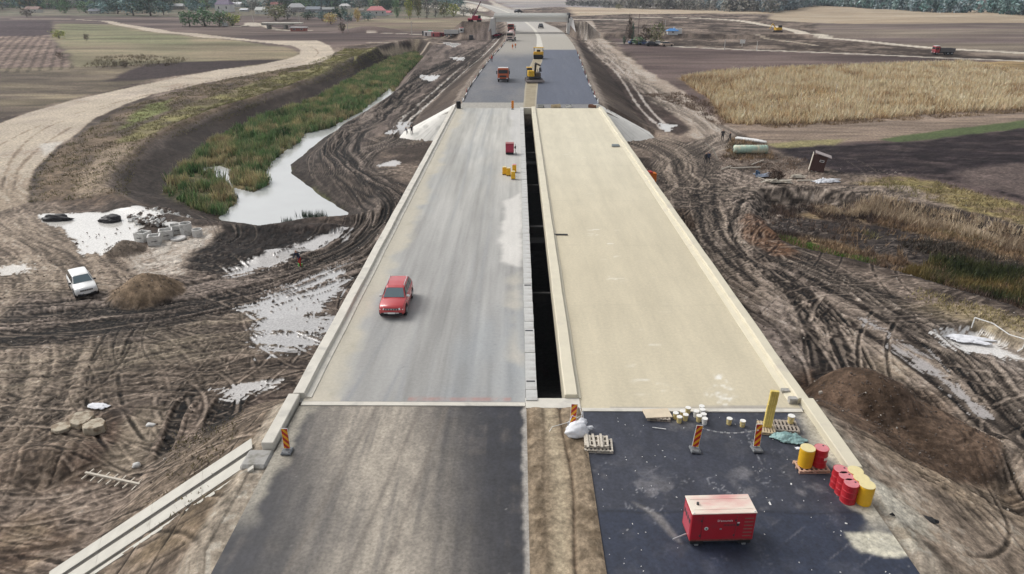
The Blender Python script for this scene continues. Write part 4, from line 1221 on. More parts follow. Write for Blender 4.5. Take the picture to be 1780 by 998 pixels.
for ax, sx, lab in ((-11.2, -1, 'pale concrete slope cone at the far left corner of the bridge'), (14.6, 1, 'pale ribbed concrete slope cone at the far right corner of the bridge')):
    root = empty('slope_cone', (ax, Y_FAR, 0), 0, lab, 'slope facing')
    vs, fs = facing('facing', ax, sx, lab)
    k = 15
    # radial panels of the facing, each its own piece
    for p in range(0, 26, 2):
        sub = MB()
        vv = [Vector(vs[(p + a) * k + j]) - Vector((ax, Y_FAR, 0)) for a in range(3) for j in range(k)]
        for v_ in vv: v_.x *= 1
        # pull the panel edges in a little: recessed joints
        for j in range(k):
            m0, m1, m2 = vv[j].copy(), vv[k + j].copy(), vv[2 * k + j].copy()
            vv[j] = m0.lerp(m1, .05); vv[2 * k + j] = m2.lerp(m1, .05)
        ff = []
        for a in range(2):
            for j in range(k - 1):
                q = (a * k + j, a * k + j + 1, (a + 1) * k + j + 1, (a + 1) * k + j)
                ff.append(q if sx < 0 else q[::-1])
        lo = [v_ - Vector((0, 0, .35)) for v_ in vv]
        n_ = len(vv)
        ring = list(range(k)) + [2 * k - 1] + list(range(3 * k - 1, 2 * k - 1, -1)) + [k]
        ff += [(ring[i], ring[(i + 1) % len(ring)], n_ + ring[(i + 1) % len(ring)], n_ + ring[i]) for i in range(len(ring))]
        sub.add(vv + lo, ff)
        o = sub.obj('facing_panel', mat('white_facing', (.74, .72, .67), .8, noise=.06, scale=.7, col2=(.5, .49, .45), c2amt=.2, c2scale=.4), root)
        sub2 = [v_ - Vector((0, 0, .10)) for v_ in vv]

# ------------------------------------------------------------ stepped drainage chute down the near left slope
chute = empty('drainage_chute', (-11.9, 25.4, 0), 0, 'pale concrete drainage chute with a dark gutter running down the near left slope', 'drain')
def cbox(name, a, b, wdt, h, m, off=0, dz=0):
    """slab laid along a->b on the slope"""
    a, b = Vector(a), Vector(b)
    d = (b - a); side = Vector((d.y, -d.x, 0)).normalized()
    a = a + side * off; b = b + side * off
    up = Vector((0, 0, 1))
    vs = []
    for e, z in ((a, -h), (b, -h), (a, 0), (b, 0)):
        for s_ in (-wdt / 2, wdt / 2):
            vs.append(e + side * s_ + up * (z + dz) - Vector((-11.9, 25.4, 0)))
    # order: a-,a+,b-,b+ low ; a-,a+,b-,b+ high
    m_ = MB().add(vs, [(0, 1, 3, 2), (4, 6, 7, 5), (0, 2, 6, 4), (1, 5, 7, 3), (0, 4, 5, 1), (2, 3, 7, 6)])
    return m_.obj(name, m, chute)


Ta, Tb = Vector((-12.0, 25.75, -.08)), Vector((-20.6, 22.3, -4.86))
n_ = 4
light = mat('chute_concrete', (.56, .54, .48), .85, noise=.08, scale=1.5, bump=.15, bscale=14)
darkg = mat('gutter_dirt', (.10, .09, .08), .95, noise=.3, scale=4)
for off, wd, nm, mt, dz in ((-.45, .75, 'step_slab', light, .05), (.08, .26, 'gutter', darkg, -.02), (.62, .78, 'step_slab', light, .05), (-1.0, .16, 'gutter', darkg, -.02), (-1.25, .22, 'edge_kerb', light, .08)):
    for i in range(n_):
        if nm == 'gutter' and i % 3: continue
        st = 3 if nm == 'gutter' else 1
        a = Ta.lerp(Tb, (i + .002) / n_); b = Ta.lerp(Tb, min(1, (i + st - .002) / n_))
        cbox(nm, a, b, wd, .3, mt, off, dz)

# ============================================================ OBJECTS
black = mat('black_rubber', (.02, .02, .022), .8, noise=.2, scale=8)
steel = mat('galvanised_steel', (.42, .43, .44), .45, metal=.6, noise=.1, scale=10)
dsteel = mat('dark_steel', (.06, .06, .065), .6)
wood = mat('pale_wood', (.52, .42, .28), .85, noise=.18, scale=3, stretch=(1, 6, 6), bump=.1)
wwood = mat('weathered_wood', (.56, .51, .43), .85, noise=.16, scale=3, stretch=(1, 6, 6))
gwood = mat('grey_wood', (.36, .31, .26), .9, noise=.2, scale=3)
glass = mat('vehicle_glass', (.12, .17, .19), .06, spec=1.0, noise=.02)
dglass = mat('dark_glass', (.03, .035, .04), .1, spec=.8, noise=.02)
white = mat('white_paint', (.78, .78, .76), .45, noise=.05, scale=3, col2=(.62, .6, .55), c2amt=.12)
redp = mat('red_paint', (.42, .055, .07), .35, noise=.08, scale=2, spec=.5)
yel = mat('yellow_paint', (.72, .43, .03), .45, noise=.08, scale=3, col2=(.45, .3, .08), c2amt=.12)
chrome = mat('bright_trim', (.7, .7, .7), .25, metal=.5)
lamp_m = mat('lamp_lens', (.85, .86, .86), .15, spec=1.0)


def part(m_, name, mt, root, **k): return m_.obj(name, mt, root, **k)


# ------------------------------------------------------------ cars
def loft(secs, closed=True):
    """secs: list of rings (lists of points, same length)"""
    m_ = MB(); k = len(secs[0])
    vs = [p for s_ in secs for p in s_]
    fs = []
    for i in range(len(secs) - 1):
        for j in range(k):
            fs.append((i * k + j, i * k + (j + 1) % k, (i + 1) * k + (j + 1) % k, (i + 1) * k + j))
    fs += [tuple(range(k))[::-1], tuple(range((len(secs) - 1) * k, len(secs) * k))]
    return m_.add(vs, fs)


def car(paint_m, label, cat, loc, rz, kind='suv', group=None, rails=True, plate=True):
    r = empty('parked_car' if kind != 'suv' else 'parked_car', loc, rz, label, cat, group)
    # along +X the bonnet
    st = [(-2.16, .74, .42, .92), (-2.12, .84, .34, 1.04), (-1.9, .89, .27, 1.08), (-1.0, .90, .25, 1.07), (.3, .90, .25, 1.05), (.85, .895, .25, 1.03), (1.35, .885, .26, .99), (1.85, .86, .28, .93), (2.06, .80, .33, .86), (2.14, .70, .40, .76)]
    secs = []
    for x, w_, zl, zt in st:
        zm = zl + (zt - zl) * .45
        secs.append([(x, -w_ * .9, zl), (x, -w_, zl + .1), (x, -w_ * 1.005, zm), (x, -w_ * .965, zt - .06), (x, -w_ * .86, zt), (x, 0, zt + .03), (x, w_ * .86, zt), (x, w_ * .965, zt - .06), (x, w_ * 1.005, zm), (x, w_, zl + .1), (x, w_ * .9, zl)])
    part(loft(secs), 'body', paint_m, r, smooth=True)
    # greenhouse: pillars and roof in paint
    gs = [(-2.06, .80, .80, 1.05, 1.06), (-1.78, .80, .64, 1.05, 1.52), (-1.55, .80, .63, 1.05, 1.59), (-.6, .81, .64, 1.04, 1.63), (.1, .81, .62, 1.03, 1.60), (.32, .80, .62, 1.03, 1.54), (.98, .79, .76, 1.0, 1.02)]
    secs = [[(x, -wb, zb), (x, -wt, zt - .03), (x, -wt * .8, zt), (x, 0, zt + .015), (x, wt * .8, zt), (x, wt, zt - .03), (x, wb, zb)] for x, wb, wt, zb, zt in gs]
    part(loft(secs), 'roof', paint_m, r, smooth=False)
    q = lambda pts, nm, mt: part(MB().add(pts, [tuple(range(len(pts)))]), nm, mt, r)
    def slab(pts, nm, mt, nrm, t=.012):
        n_ = Vector(nrm).normalized() * t
        a = [Vector(p) + n_ for p in pts]; b = [Vector(p) - n_ * 2 for p in pts]; k = len(a)
        return part(MB().add(a + b, [tuple(range(k)), tuple(range(2 * k - 1, k - 1, -1))] + [(i, k + i, k + (i + 1) % k, (i + 1) % k) for i in range(k)]), nm, mt, r)
    slab([(.93, -.70, 1.07), (.93, .70, 1.07), (.36, .56, 1.525), (.36, -.56, 1.525)], 'windscreen', glass, (.7, 0, .75))
    slab([(-2.03, -.68, 1.13), (-2.03, .68, 1.13), (-1.80, .56, 1.47), (-1.80, -.56, 1.47)], 'rear_window', dglass, (-.8, 0, .5))
    for s_ in (-1, 1):
        for x0, x1, t0, t1 in ((.72, -.18, .22, -.18), (-.26, -1.12, -.26, -1.05), (-1.20, -1.85, -1.13, -1.62)):
            slab([(x0, s_ * .795, 1.10), (x1, s_ * .795, 1.10), (t1, s_ * .665, 1.50), (t0, s_ * .665, 1.50)][::s_], 'side_window', dglass, (0, s_ * .95, .3))
        if rails:
            part(MB().bar((.0, s_ * .60, 1.66), (-1.5, s_ * .60, 1.68), .025).bar((.05, s_ * .6, 1.58), (.0, s_ * .6, 1.66), .025).bar((-1.55, s_ * .6, 1.58), (-1.5, s_ * .6, 1.68), .025), 'roof_rail', chrome, r)
        part(MB().box(.62, .80, s_ * .93 - .11, s_ * .93 + .11, 1.02, 1.16, taper=(.8, .9)), 'mirror', chrome if kind == 'suv' else black, r, bevel=.03)
        hl = slab([(2.09, s_ * .78, .68), (2.155, s_ * .50, .68), (2.14, s_ * .47, .80), (1.99, s_ * .76, .84)][::s_], 'headlight', lamp_m, (.95, s_ * .2, .4), .015)
        slab([(-2.13, s_ * .80, .75), (-2.13, s_ * .60, .75), (-2.11, s_ * .62, .98), (-2.09, s_ * .80, .98)][::-s_], 'tail_light', mat('tail_lens', (.4, .02, .02), .2), (-1, 0, 0), .02)
        for x in (-1.33, 1.34):
            w_ = part(MB().lathe([(.10, -.11), (.34, -.11), (.36, -.07), (.36, .07), (.34, .11), (.10, .11)], 20, (0, 0, 0), M=Matrix.Rotation(math.pi / 2, 3, 'X')), 'wheel', black, r)
            w_.location = (x, s_ * .80, .36)
            part(MB().lathe([(.0, -.117), (.21, -.117), (.21, .117), (.0, .117)], 14, M=Matrix.Rotation(math.pi / 2, 3, 'X')), 'rim', steel, w_)
            part(MB().lathe([(.43, -.015), (.43, .015)], 20, (x, s_ * .888, .38), M=Matrix.Rotation(math.pi / 2, 3, 'X')), 'wheel_arch', black, r)
    part(MB().box(2.10, 2.165, -.47, .47, .66, .79), 'grille', dsteel, r, bevel=.01)
    for y in (-.35, -.17, .17, .35): part(MB().box(2.166, 2.175, y - .035, y + .035, .69, .76), 'grille_bar', chrome, r)
    part(MB().box(2.166, 2.185, -.05, .05, .69, .77), 'badge', chrome, r, bevel=.01)
    part(MB().box(1.98, 2.19, -.72, .72, .27, .48, taper=(.9, .97)), 'bumper', black, r, bevel=.03)
    part(MB().box(2.12, 2.20, -.5, .5, .44, .50), 'skid_plate', chrome, r, bevel=.01)
    if plate: part(MB().box(2.20, 2.212, -.24, .24, .42, .53), 'number_plate', white, r)
    return r


carred = mat('car_red', (.50, .045, .05), .25, noise=.03, spec=.6, coat=.6)
p = D(688, 541); pf = D(683, 551)
cr_ = car(carred, 'dusty red car with roof rails driving on the grey bridge deck', 'car', (p.x - .05, 41.3, .0), math.radians(-90), 'suv'); cr_.scale = (.95, .95, .95)
p = G(146, 505); wa_, wb_ = W(138, 490), W(152, 513)
HW = math.atan2(float(wb_[1] - wa_[1]), float(wb_[0] - wa_[0])); print('white car heading', math.degrees(HW), p)
carw = mat('car_white', (.80, .80, .78), .3, noise=.03, spec=.5, coat=.5)
car(carw, 'white car parked in the mud beside a brown soil heap', 'car', (p.x, p.y, p.z + .05), HW, 'sedan', rails=False)

# ------------------------------------------------------------ striped direction plates
orange = mat('plate_yellow', (.85, .42, .02), .5, noise=.03)
red_s = mat('plate_red', (.50, .03, .03), .5, noise=.03)


def clip(poly, f):
    out = []
    for i in range(len(poly)):
        a, b = poly[i], poly[(i + 1) % len(poly)]
        fa, fb = f(a), f(b)
        if fa >= 0: out.append(a)
        if (fa >= 0) != (fb >= 0):
            t = fa / (fa - fb); out.append((a[0] + (b[0] - a[0]) * t, a[1] + (b[1] - a[1]) * t))
    return out


def beacon(loc, label, lean=(0, 0), rz=0, slope=1.0, hh=1.0, ww=.27, base=True):
    r = empty('striped_plate', loc, rz, label, 'road sign', 'striped direction plates')
    r.rotation_euler = (lean[0], lean[1], rz)
    z0 = .16
    part(MB().box(-ww / 2 - .02, ww / 2 + .02, -.02, .012, z0 - .02, z0 + hh + .02), 'plate', white, r, bevel=.01)
    part(MB().box(-ww / 2, ww / 2, -.024, -.0205, z0, z0 + hh), 'plate_face', orange, r)
    c = -1.2
    while c < 1.6:
        poly = [(-ww / 2, z0), (ww / 2, z0), (ww / 2, z0 + hh), (-ww / 2, z0 + hh)]
        poly = clip(poly, lambda p_: p_[1] - (slope * p_[0] + c)); 
        if poly: poly = clip(poly, lambda p_: (slope * p_[0] + c + .17) - p_[1])
        if len(poly) > 2:
            fr = [(a, -.028, b) for a, b in poly]; bk = [(a, -.0245, b) for a, b in poly]; k = len(fr)
            part(MB().add(fr + bk, [tuple(range(k)), tuple(range(2 * k - 1, k - 1, -1))] + [(i, k + i, k + (i + 1) % k, (i + 1) % k) for i in range(k)]), 'stripe', red_s, r)
        c += .34
    if base:
        part(MB().box(-.24, .24, -.34, .20, 0, .10, taper=(.9, .9)), 'foot', mat('foot_rubber', (.17, .18, .19), .8, noise=.2), r, bevel=.02)
        part(MB().box(-.03, .03, -.02, .03, .1, .2), 'post', steel, r)
        for a in (-.15, .15): part(MB().box(a - .03, a + .03, -.28, -.22, .101, .104), 'slot', dsteel, r)
    return r


b1 = D(500, 784)
beacon((b1.x, b1.y, 0), 'striped red and yellow plate standing by the left wing wall', slope=-1.1, hh=1.05)
b2 = D(1209, 786)
beacon((b2.x, b2.y + .2, 0), 'leaning striped red and yellow plate on the dark asphalt, in front of the white buckets', lean=(-.05, .10), slope=1.1, hh=1.1)
b3 = D(1316, 784)
beacon((b3.x, b3.y + .15, 0), 'striped red and yellow plate left of the turquoise sheet', lean=(-.1, .02), slope=1.1, hh=1.1)
b4 = D(995, 742)
beacon((b4.x, b4.y, .05), 'striped red and yellow plate standing behind the white bulk bag', lean=(-.02, .05), slope=1.1, hh=1.05)
b5 = D(891, 190)
beacon((b5.x, b5.y, .0), 'distant striped plate at the far end of the grey deck', slope=1.1, hh=1.3, ww=.42)

# ------------------------------------------------------------ generator
gp = D(1255, 943)
g = empty('generator', (7.66, 20.55, 0), math.radians(2.5), 'red box generator with a faded pink lid standing on the dark asphalt', 'generator')
gred = mat('generator_red', (.46, .022, .035), .4, noise=.06, scale=2, spec=.5, col2=(.36, .03, .04), c2amt=.2)
gtop = mat('generator_lid', (.70, .36, .33), .5, noise=.1, scale=1.2, col2=(.76, .68, .58), c2amt=.8, c2scale=1.1, stretch=(.4, 1.2, 1))
lx, ly, z0, z1 = 1.2, .50, .24, 1.52
secs = [[(x, -ly, z0), (x, -ly, z1 - .02), (x, ly, z1 - .02), (x, ly, z0)] for x in (-lx, lx)]
part(MB().box(-lx, lx, -ly, ly, z0, z1 - .02), 'housing', gred, g, bevel=.025)
part(MB().box(-lx - .015, lx + .015, -ly - .015, ly + .015, z1 - .018, z1 + .02), 'lid', gtop, g, bevel=.012)
part(MB().box(-lx - .012, -lx - .002, -.4, .4, z0 + .12, z1 - .14), 'end_door', mat('door_pink', (.50, .09, .12), .5, noise=.06), g, bevel=.01)
for s_ in (-1,):
    part(MB().box(-lx + .42, lx - .70, s_ * ly - .008, s_ * ly, z0 + .1, z1 - .1), 'side_door', gred, g, bevel=.006)
    for i in range(6):
        part(MB().box(.78, 1.12, -ly - .014, -ly - .001, .42 + i * .165, .47 + i * .165, rot=None), 'louvre', mat('louvre_dust', (.30, .12, .10), .7), g, bevel=.004)
    for i in range(8): part(MB().box(.02 + i * .055, .045 + i * .055, -ly - .013, -ly - .009, .93, 1.03), 'vent_slot', dsteel, g)
    part(MB().box(.50, .60, -ly - .02, -ly - .009, .93, 1.05), 'control_panel', dsteel, g, bevel=.005)
    part(MB().box(.52, .60, -ly - .024, -ly - .009, 1.06, 1.11), 'control_window', white, g)
    part(MB().lathe([(0, 0), (.075, 0), (.075, .012), (0, .012)], 20, (-.62, -ly - .009, .84), M=Matrix.Rotation(math.pi / 2, 3, 'X')), 'round_badge', white, g)
    part(MB().lathe([(0, 0), (.035, 0), (.035, .012), (0, .012)], 16, (-.62, -ly - .022, .84), M=Matrix.Rotation(math.pi / 2, 3, 'X')), 'badge_centre', mat('badge_green', (.03, .16, .09), .5), g)
    # the lettering on the side: a ringed D, an apostrophe and a row of blurred capitals
    tcv = bpy.data.curves.new('lettering', 'FONT'); tcv.body = "D'annunzis"; tcv.size = .125; tcv.extrude = .003; tcv.space_character = 1.05
    tmp_ = bpy.data.objects.new('tmp', tcv); COL.objects.link(tmp_)
    me_ = bpy.data.meshes.new_from_object(tmp_.evaluated_get(bpy.context.evaluated_depsgraph_get())); bpy.data.objects.remove(tmp_)
    me_.materials.clear(); to = mkobj('lettering', me_, g, white)
    to.location = (-.24, -ly - .012, 1.15); to.rotation_euler = (math.pi / 2, 0, 0)
for x in (-.9, .9):
    part(MB().box(x - .25, x + .25, -ly + .02, ly - .02, .06, .235), 'skid', black, g, bevel=.02)
    for s_ in (-1, 1): part(MB().box(x - .07, x + .07, s_ * (ly - .06) - .05, s_ * (ly - .06) + .05, 0, .08), 'foot', steel, g)
part(MB().box(-lx + .03, lx - .03, -ly + .03, ly - .03, .16, .238), 'base_frame', dsteel, g)
for xx in (-.80, .48): part(MB().box(xx - .006, xx + .006, -ly - .0105, -ly - .0085, z0 + .1, z1 - .1), 'door_seam', dsteel, g)
for xx in (-.84, .44):
    for zz in (.5, 1.2): part(MB().box(xx - .02, xx + .02, -ly - .022, -ly - .009, zz - .04, zz + .04), 'hinge', dsteel, g)
part(MB().box(-.12, -.04, -ly - .03, -ly - .009, .78, .84), 'latch', steel, g, bevel=.005)
part(MB().box(-lx + .06, lx - .06, -ly - .012, -ly - .001, z0 + .01, z0 + .07), 'dirt_sill', mat('dirty_red', (.22, .06, .05), .9, noise=.3, scale=9), g)
for yy in (-.3, -.1, .1, .3): part(MB().box(-lx - .02, -lx - .011, yy - .06, yy + .06, .95, 1.15), 'end_vent', dsteel, g)
for yy in (-.28, .28): part(MB().box(-lx + .1, lx - .1, yy - .012, yy + .012, z1 + .0205, z1 + .03), 'lid_rib', gtop, g)
part(MB().bar((-lx, -.1, .22), (-lx - .55, -.28, .14), .035, 8), 'tow_bar', steel, g)
part(MB().lathe([(.05, 0), (.05, .09), (.03, .1), (0, .1)], 10, (-lx + .33, 0, z1 + .02)), 'exhaust', dsteel, g)
for x in (-lx + .02, lx - .02): part(MB().lathe([(.03, 0), (.03, .03), (0, .03)], 8, (x * .96, -ly + .05, z1 + .02)), 'lifting_eye', white, g)

# ------------------------------------------------------------ drums
def drum(loc, body, lid, label, rz=0, tapered=False, lab=False, group='steel drums on the right approach'):
    r = empty('oil_drum', loc, rz, label, 'barrel', group)
    if tapered: prof = [(.27, 0), (.30, .03), (.315, .55), (.32, .84), (.31, .90)]
    else: prof = [(.29, 0), (.305, .012), (.305, .03), (.295, .04), (.295, .27), (.31, .29), (.31, .31), (.295, .33), (.295, .57), (.31, .59), (.31, .61), (.295, .63), (.295, .87), (.305, .885), (.305, .90), (.29, .90)]
    part(MB().lathe(prof, 28), 'shell', body, r, smooth=False)
    part(MB().lathe([(.285, .885 if not tapered else .901), (.285, .905), (.0, .905)] if not tapered else [(.31, .901), (.31, .925), (.0, .93)], 28), 'lid', lid, r)
    if lab:
        part(MB().add([(.30 * math.cos(t), .30 * math.sin(t), z) for z in (.42, .56) for t in np.linspace(-2.0, -1.0, 7)], [(i, i + 1, i + 8, i + 7) for i in range(6)]).obj and MB().add([(.302 * math.cos(t), .302 * math.sin(t), z) for z in (.42, .56) for t in np.linspace(-2.0, -1.0, 7)] + [(.285 * math.cos(t), .285 * math.sin(t), z) for z in (.42, .56) for t in np.linspace(-2.0, -1.0, 7)], [(i, i + 1, i + 8, i + 7) for i in range(6)]), 'paper_label', white, r)
    part(MB().lathe([(.035, .905), (.035, .925), (0, .925)], 8, (.17, .05, 0)), 'bung', dsteel if not tapered else lid, r)
    return r


dred = mat('drum_red', (.45, .02, .03), .35, noise=.07, scale=3)
dpink = mat('drum_lid_pink', (.62, .22, .24), .5, noise=.12, scale=3)
dyel = mat('drum_yellow', (.78, .44, .02), .4, noise=.06, scale=3)
dcream = mat('drum_lid_cream', (.72, .62, .33), .5, noise=.06)
for px, py, b_, l_, lb, tp, la in ((1474, 871, dred, dpink, 'front red drum with pink lid, nearest of the group by the asphalt edge', False, False), (1465, 858, dred, dpink, 'middle red drum of the group by the asphalt edge', False, False),
                                   (1456, 846, dred, dpink, 'rear red drum with a white label in the group by the asphalt edge', False, True), (1501, 874, dyel, dcream, 'front yellow drum, right of the front red drum', True, False),
                                   (1491, 862, dyel, dcream, 'middle yellow drum squeezed between the red and yellow drums', True, False), (1481, 849, dyel, dcream, 'rear yellow drum at the back of the drum group', True, False)):
    q = D(px, py); drum((q.x, q.y + .05, -.03), b_, l_, lb, rng.uniform(-.3, .3), tp, la)


def pallet(loc, rz, label, m=wood, sx=1.2, sy=.8, nb=7, group='wooden pallets', tilt=(0, 0)):
    r = empty('wooden_pallet', loc, rz, label, 'pallet', group)
    r.rotation_euler = (tilt[0], tilt[1], rz)
    for y in (-sy / 2 + .05, 0, sy / 2 - .05):
        part(MB().box(-sx / 2, sx / 2, y - .05, y + .05, 0, .022), 'bottom_board', m, r)
        for x in (-sx / 2 + .07, 0, sx / 2 - .07): part(MB().box(x - .07, x + .07, y - .05, y + .05, .023, .10), 'block', m, r)
        part(MB().box(-sx / 2, sx / 2, y - .05, y + .05, .101, .122), 'stringer', m, r)
    bme = MB().box(-.045, .045, -sy / 2, sy / 2, 0, .022).mesh('top_board', [m])
    for i in range(nb):
        o = mkobj('top_board', bme, r); o.location = (-sx / 2 + .05 + (sx - .1) * i / (nb - 1), 0, .123)
    return r


q = D(1413, 818)
pallet((q.x, q.y + .2, -.03), 0.03, 'orange brown pallet under the yellow and red drums', mat('reddish_wood', (.52, .34, .25), .85, noise=.15), 1.35, .75)
drum((q.x - .30, q.y + .22, .12), dyel, dcream, 'yellow drum standing on a pallet by the right wing wall', 0, True, False)
drum((q.x + .31, q.y + .25, .12), dred, dpink, 'red drum with white label on a pallet by the right wing wall', .6, False, True)

# pallets with slats near the bulk bag: one leaning over another
q = D(1041, 782)
pallet((q.x, q.y + .25, -.02), -.06, 'white weathered pallet lying beside the bulk bag, lower one', wwood, 1.3, .95, 8)
r = pallet((q.x - .1, q.y + .33, .14), -.05, 'white weathered pallet lying on another beside the bulk bag', wwood, 1.1, .8, 6)
for i, dx in enumerate((-.52, -.22, .12)):
    o = MB().box(-.05, .05, -.5, .5, .0, .05).obj('timber_batten', wwood)
    o.location = (q.x + dx, q.y + .25, .30); o.rotation_euler = (0, 0, rng.normal(-.03, .04))
    tag(o, ('leftmost', 'middle', 'rightmost')[i] + ' timber batten laid across the white pallets', 'timber', 'battens on the white pallets')
# grey and yellow pallets at the yellow boards
q = D(1333, 748)
pallet((q.x, q.y + .1, -.02), -.18, 'yellowish pallet under the tall yellow board', wood, .75, .95, 6)
q2 = D(1366, 745)
pallet((q2.x, q2.y + .1, -.02), -.12, 'grey brown pallet behind the turquoise sheet', gwood, 1.15, .9, 7)
yb = empty('yellow_board_pack', (q.x + .03, q.y + .12, .13), -.1, 'tall pale yellow board pack standing upright on a pallet', 'board')
yb.rotation_euler = (-.03, .045, -.12)
ym = mat('yellow_board', (.70, .55, .16), .7, noise=.12, scale=5, col2=(.60, .44, .10), c2amt=.3)
for i, (za, zb) in enumerate(((0, 1.22), (1.235, 1.95))):
    part(MB().box(-.19 + .01 * i, .19 + .01 * i, -.09, .09, za, zb), 'board', ym, yb, bevel=.01)
    for dx in (-.1, .0, .1): part(MB().box(dx - .008 + .01 * i, dx + .008 + .01 * i, -.094, -.0905, za + .02, zb - .02), 'groove', mat('groove_ochre', (.45, .33, .08), .8), yb)
# plywood panel on a pallet
q = D(1143, 727)
pallet((q.x + .05, q.y + .1, -.02), -.1, 'dark pallet under the plywood panel', gwood, 1.1, .7, 6)
o = MB().box(-.66, .66, -.36, .36, 0, .05).obj('plywood_panel', mat('plywood', (.66, .56, .42), .7, noise=.08, scale=2), bevel=.005)
o.location = (q.x, q.y + .18, .135); o.rotation_euler = (.03, .04, .14)
tag(o, 'pale plywood panel lying on a pallet by the deck joint', 'wood panel')

# ------------------------------------------------------------ buckets
bw = mat('bucket_white', (.78, .77, .73), .5, noise=.05)
bylw = mat('bucket_yellow', (.68, .55, .24), .55, noise=.1)
BK = [(1196, 719, 1, 'yellow bucket with white lid, farthest of the yellow bucket cluster'), (1186, 725, 1, 'yellow bucket in the back row of the yellow cluster'), (1174.5, 728, 1, 'leftmost yellow bucket by the plywood panel'), (1181, 735, 1, 'front yellow bucket, nearest of the yellow cluster'),
      (1191.7, 731, 1, 'right yellow bucket of the front row'), (1210, 725, 0, 'leftmost white bucket of the white cluster'), (1219.6, 716, 0, 'farthest white bucket of the white cluster, by the joint'), (1221, 722, 0, 'white bucket just behind the middle of the white cluster'),
      (1215, 733, 1, 'cream bucket behind the leaning striped plate'), (1225, 738, 0, 'nearest white bucket at the end of the tape'), (1223, 730, 0, 'white bucket in the middle of the white cluster'),
      (1267.8, 738, 1, 'lone cream bucket under the tape, left one of two'), (1291, 742, 1, 'lone cream bucket under the tape, right one of two')]
def bucket(loc, m, label, s=1):
    r = empty('bucket', loc, rng.uniform(0, 6), label, 'bucket', 'buckets by the deck joint')
    part(MB().lathe([(.115, 0), (.135, .3), (.142, .3), (.142, .33)], 16), 'pail', m, r)
    part(MB().lathe([(.146, .325), (.146, .35), (.0, .352)], 16), 'lid', bw, r)
    part(MB().bar((-.147, 0, .29), (-.10, .11, .18), .006, 5).bar((-.10, .11, .18), (.10, .11, .18), .006, 5).bar((.10, .11, .18), (.147, 0, .29), .006, 5), 'handle', steel, r)
    r.scale = (s,) * 3
    return r
for px, py, c_, lb in BK:
    q = D(px, py); bucket((q.x, q.y + .08, -.03), bylw if c_ else bw, lb, .95)
bucket((q2.x + .3, q2.y + .3, .13), bylw, 'dirty cream bucket standing on the grey brown pallet', 1.15)


# ------------------------------------------------------------ soft things
def blob(name, mt, sx, sy, sz, seed, amp=.12, sub=4, flat=.15, root=None):
    bm_ = bmesh.new(); bmesh.ops.create_icosphere(bm_, subdivisions=sub, radius=1)
    co = np.array([v.co[:] for v in bm_.verts])
    n = amp * (fbm(co[:, 0] + seed, co[:, 1] + co[:, 2] * 1.3, .7, 4, seed) + .6 * fbm(co[:, 2] * 2 + co[:, 0], co[:, 1] * 2 + seed, .5, 3, seed + 3))
    for v, k in zip(bm_.verts, n):
        v.co *= 1 + k
        v.co.x *= sx; v.co.y *= sy; v.co.z = max(v.co.z, -flat / max(sz, .01) * 1.0) * sz if v.co.z < 0 else v.co.z * sz
    me = bpy.data.meshes.new(name); bm_.to_mesh(me); bm_.free()
    me.polygons.foreach_set('use_smooth', [True] * len(me.polygons))
    return mkobj(name, me, root, mt)


bag = empty('bulk_bag', (D(1003, 760).x, D(1003, 760).y + .15, 0), .2, 'crumpled white bulk bag slumped at the edge of the sand strip', 'bag')
bagm = mat('bag_fabric', (.74, .75, .78), .8, noise=.07, scale=3, bump=.6, bscale=5)
o = blob('sack', bagm, .56, .44, .52, 5, .16, 4, .05, bag); o.location = (0, 0, .18)
o = blob('sack_mouth', bagm, .26, .22, .20, 9, .35, 3, .2, bag); o.location = (.33, .30, .48)
o = blob('flap', bagm, .22, .12, .10, 12, .4, 3, .2, bag); o.location = (.58, .02, .32)
for a, b, c_ in (((-.3, .3, .55), (-.1, .55, .75), (.2, .5, .6)), ((.3, .4, .6), (.42, .55, .95), (.45, .5, .55))):
    part(MB().bar(a, b, .018, 5).bar(b, c_, .018, 5), 'lifting_loop', bagm, bag)


def cloth(name, mt, sx, sy, loc, rz, amp, seed, nx=44, ny=30, outline=.25, folds=1.0):
    x = np.linspace(-1, 1, nx); y = np.linspace(-1, 1, ny)
    XX, YY = np.meshgrid(x, y)
    rr = 1 + outline * fbm(XX, YY, .9, 2, seed) + .5 * outline * fbm(XX, YY, .25, 2, seed + 9)
    px_, py_ = XX * rr * sx * np.sqrt(1 - YY ** 2 / 2.4), YY * rr * sy * np.sqrt(1 - XX ** 2 / 2.4)
    zz = amp * np.clip(1.1 - np.maximum(np.abs(XX), np.abs(YY)) ** 2, 0, 1) * (.6 + .7 * np.abs(fbm(XX, YY, .5, 3, seed + 1))) + .25 * amp * np.abs(fbm(XX * 1.6, YY * 1.6, .3, 3, seed + 2)) * folds + .01
    me = np_mesh(name, np.stack([px_, py_, zz], -1).reshape(-1, 3), grid_faces(ny, nx))
    o = mkobj(name, me, None, mt)
    sd = o.modifiers.new('thickness', 'SOLIDIFY'); sd.thickness = .012
    o.location = loc; o.rotation_euler = (0, 0, rz)
    return o


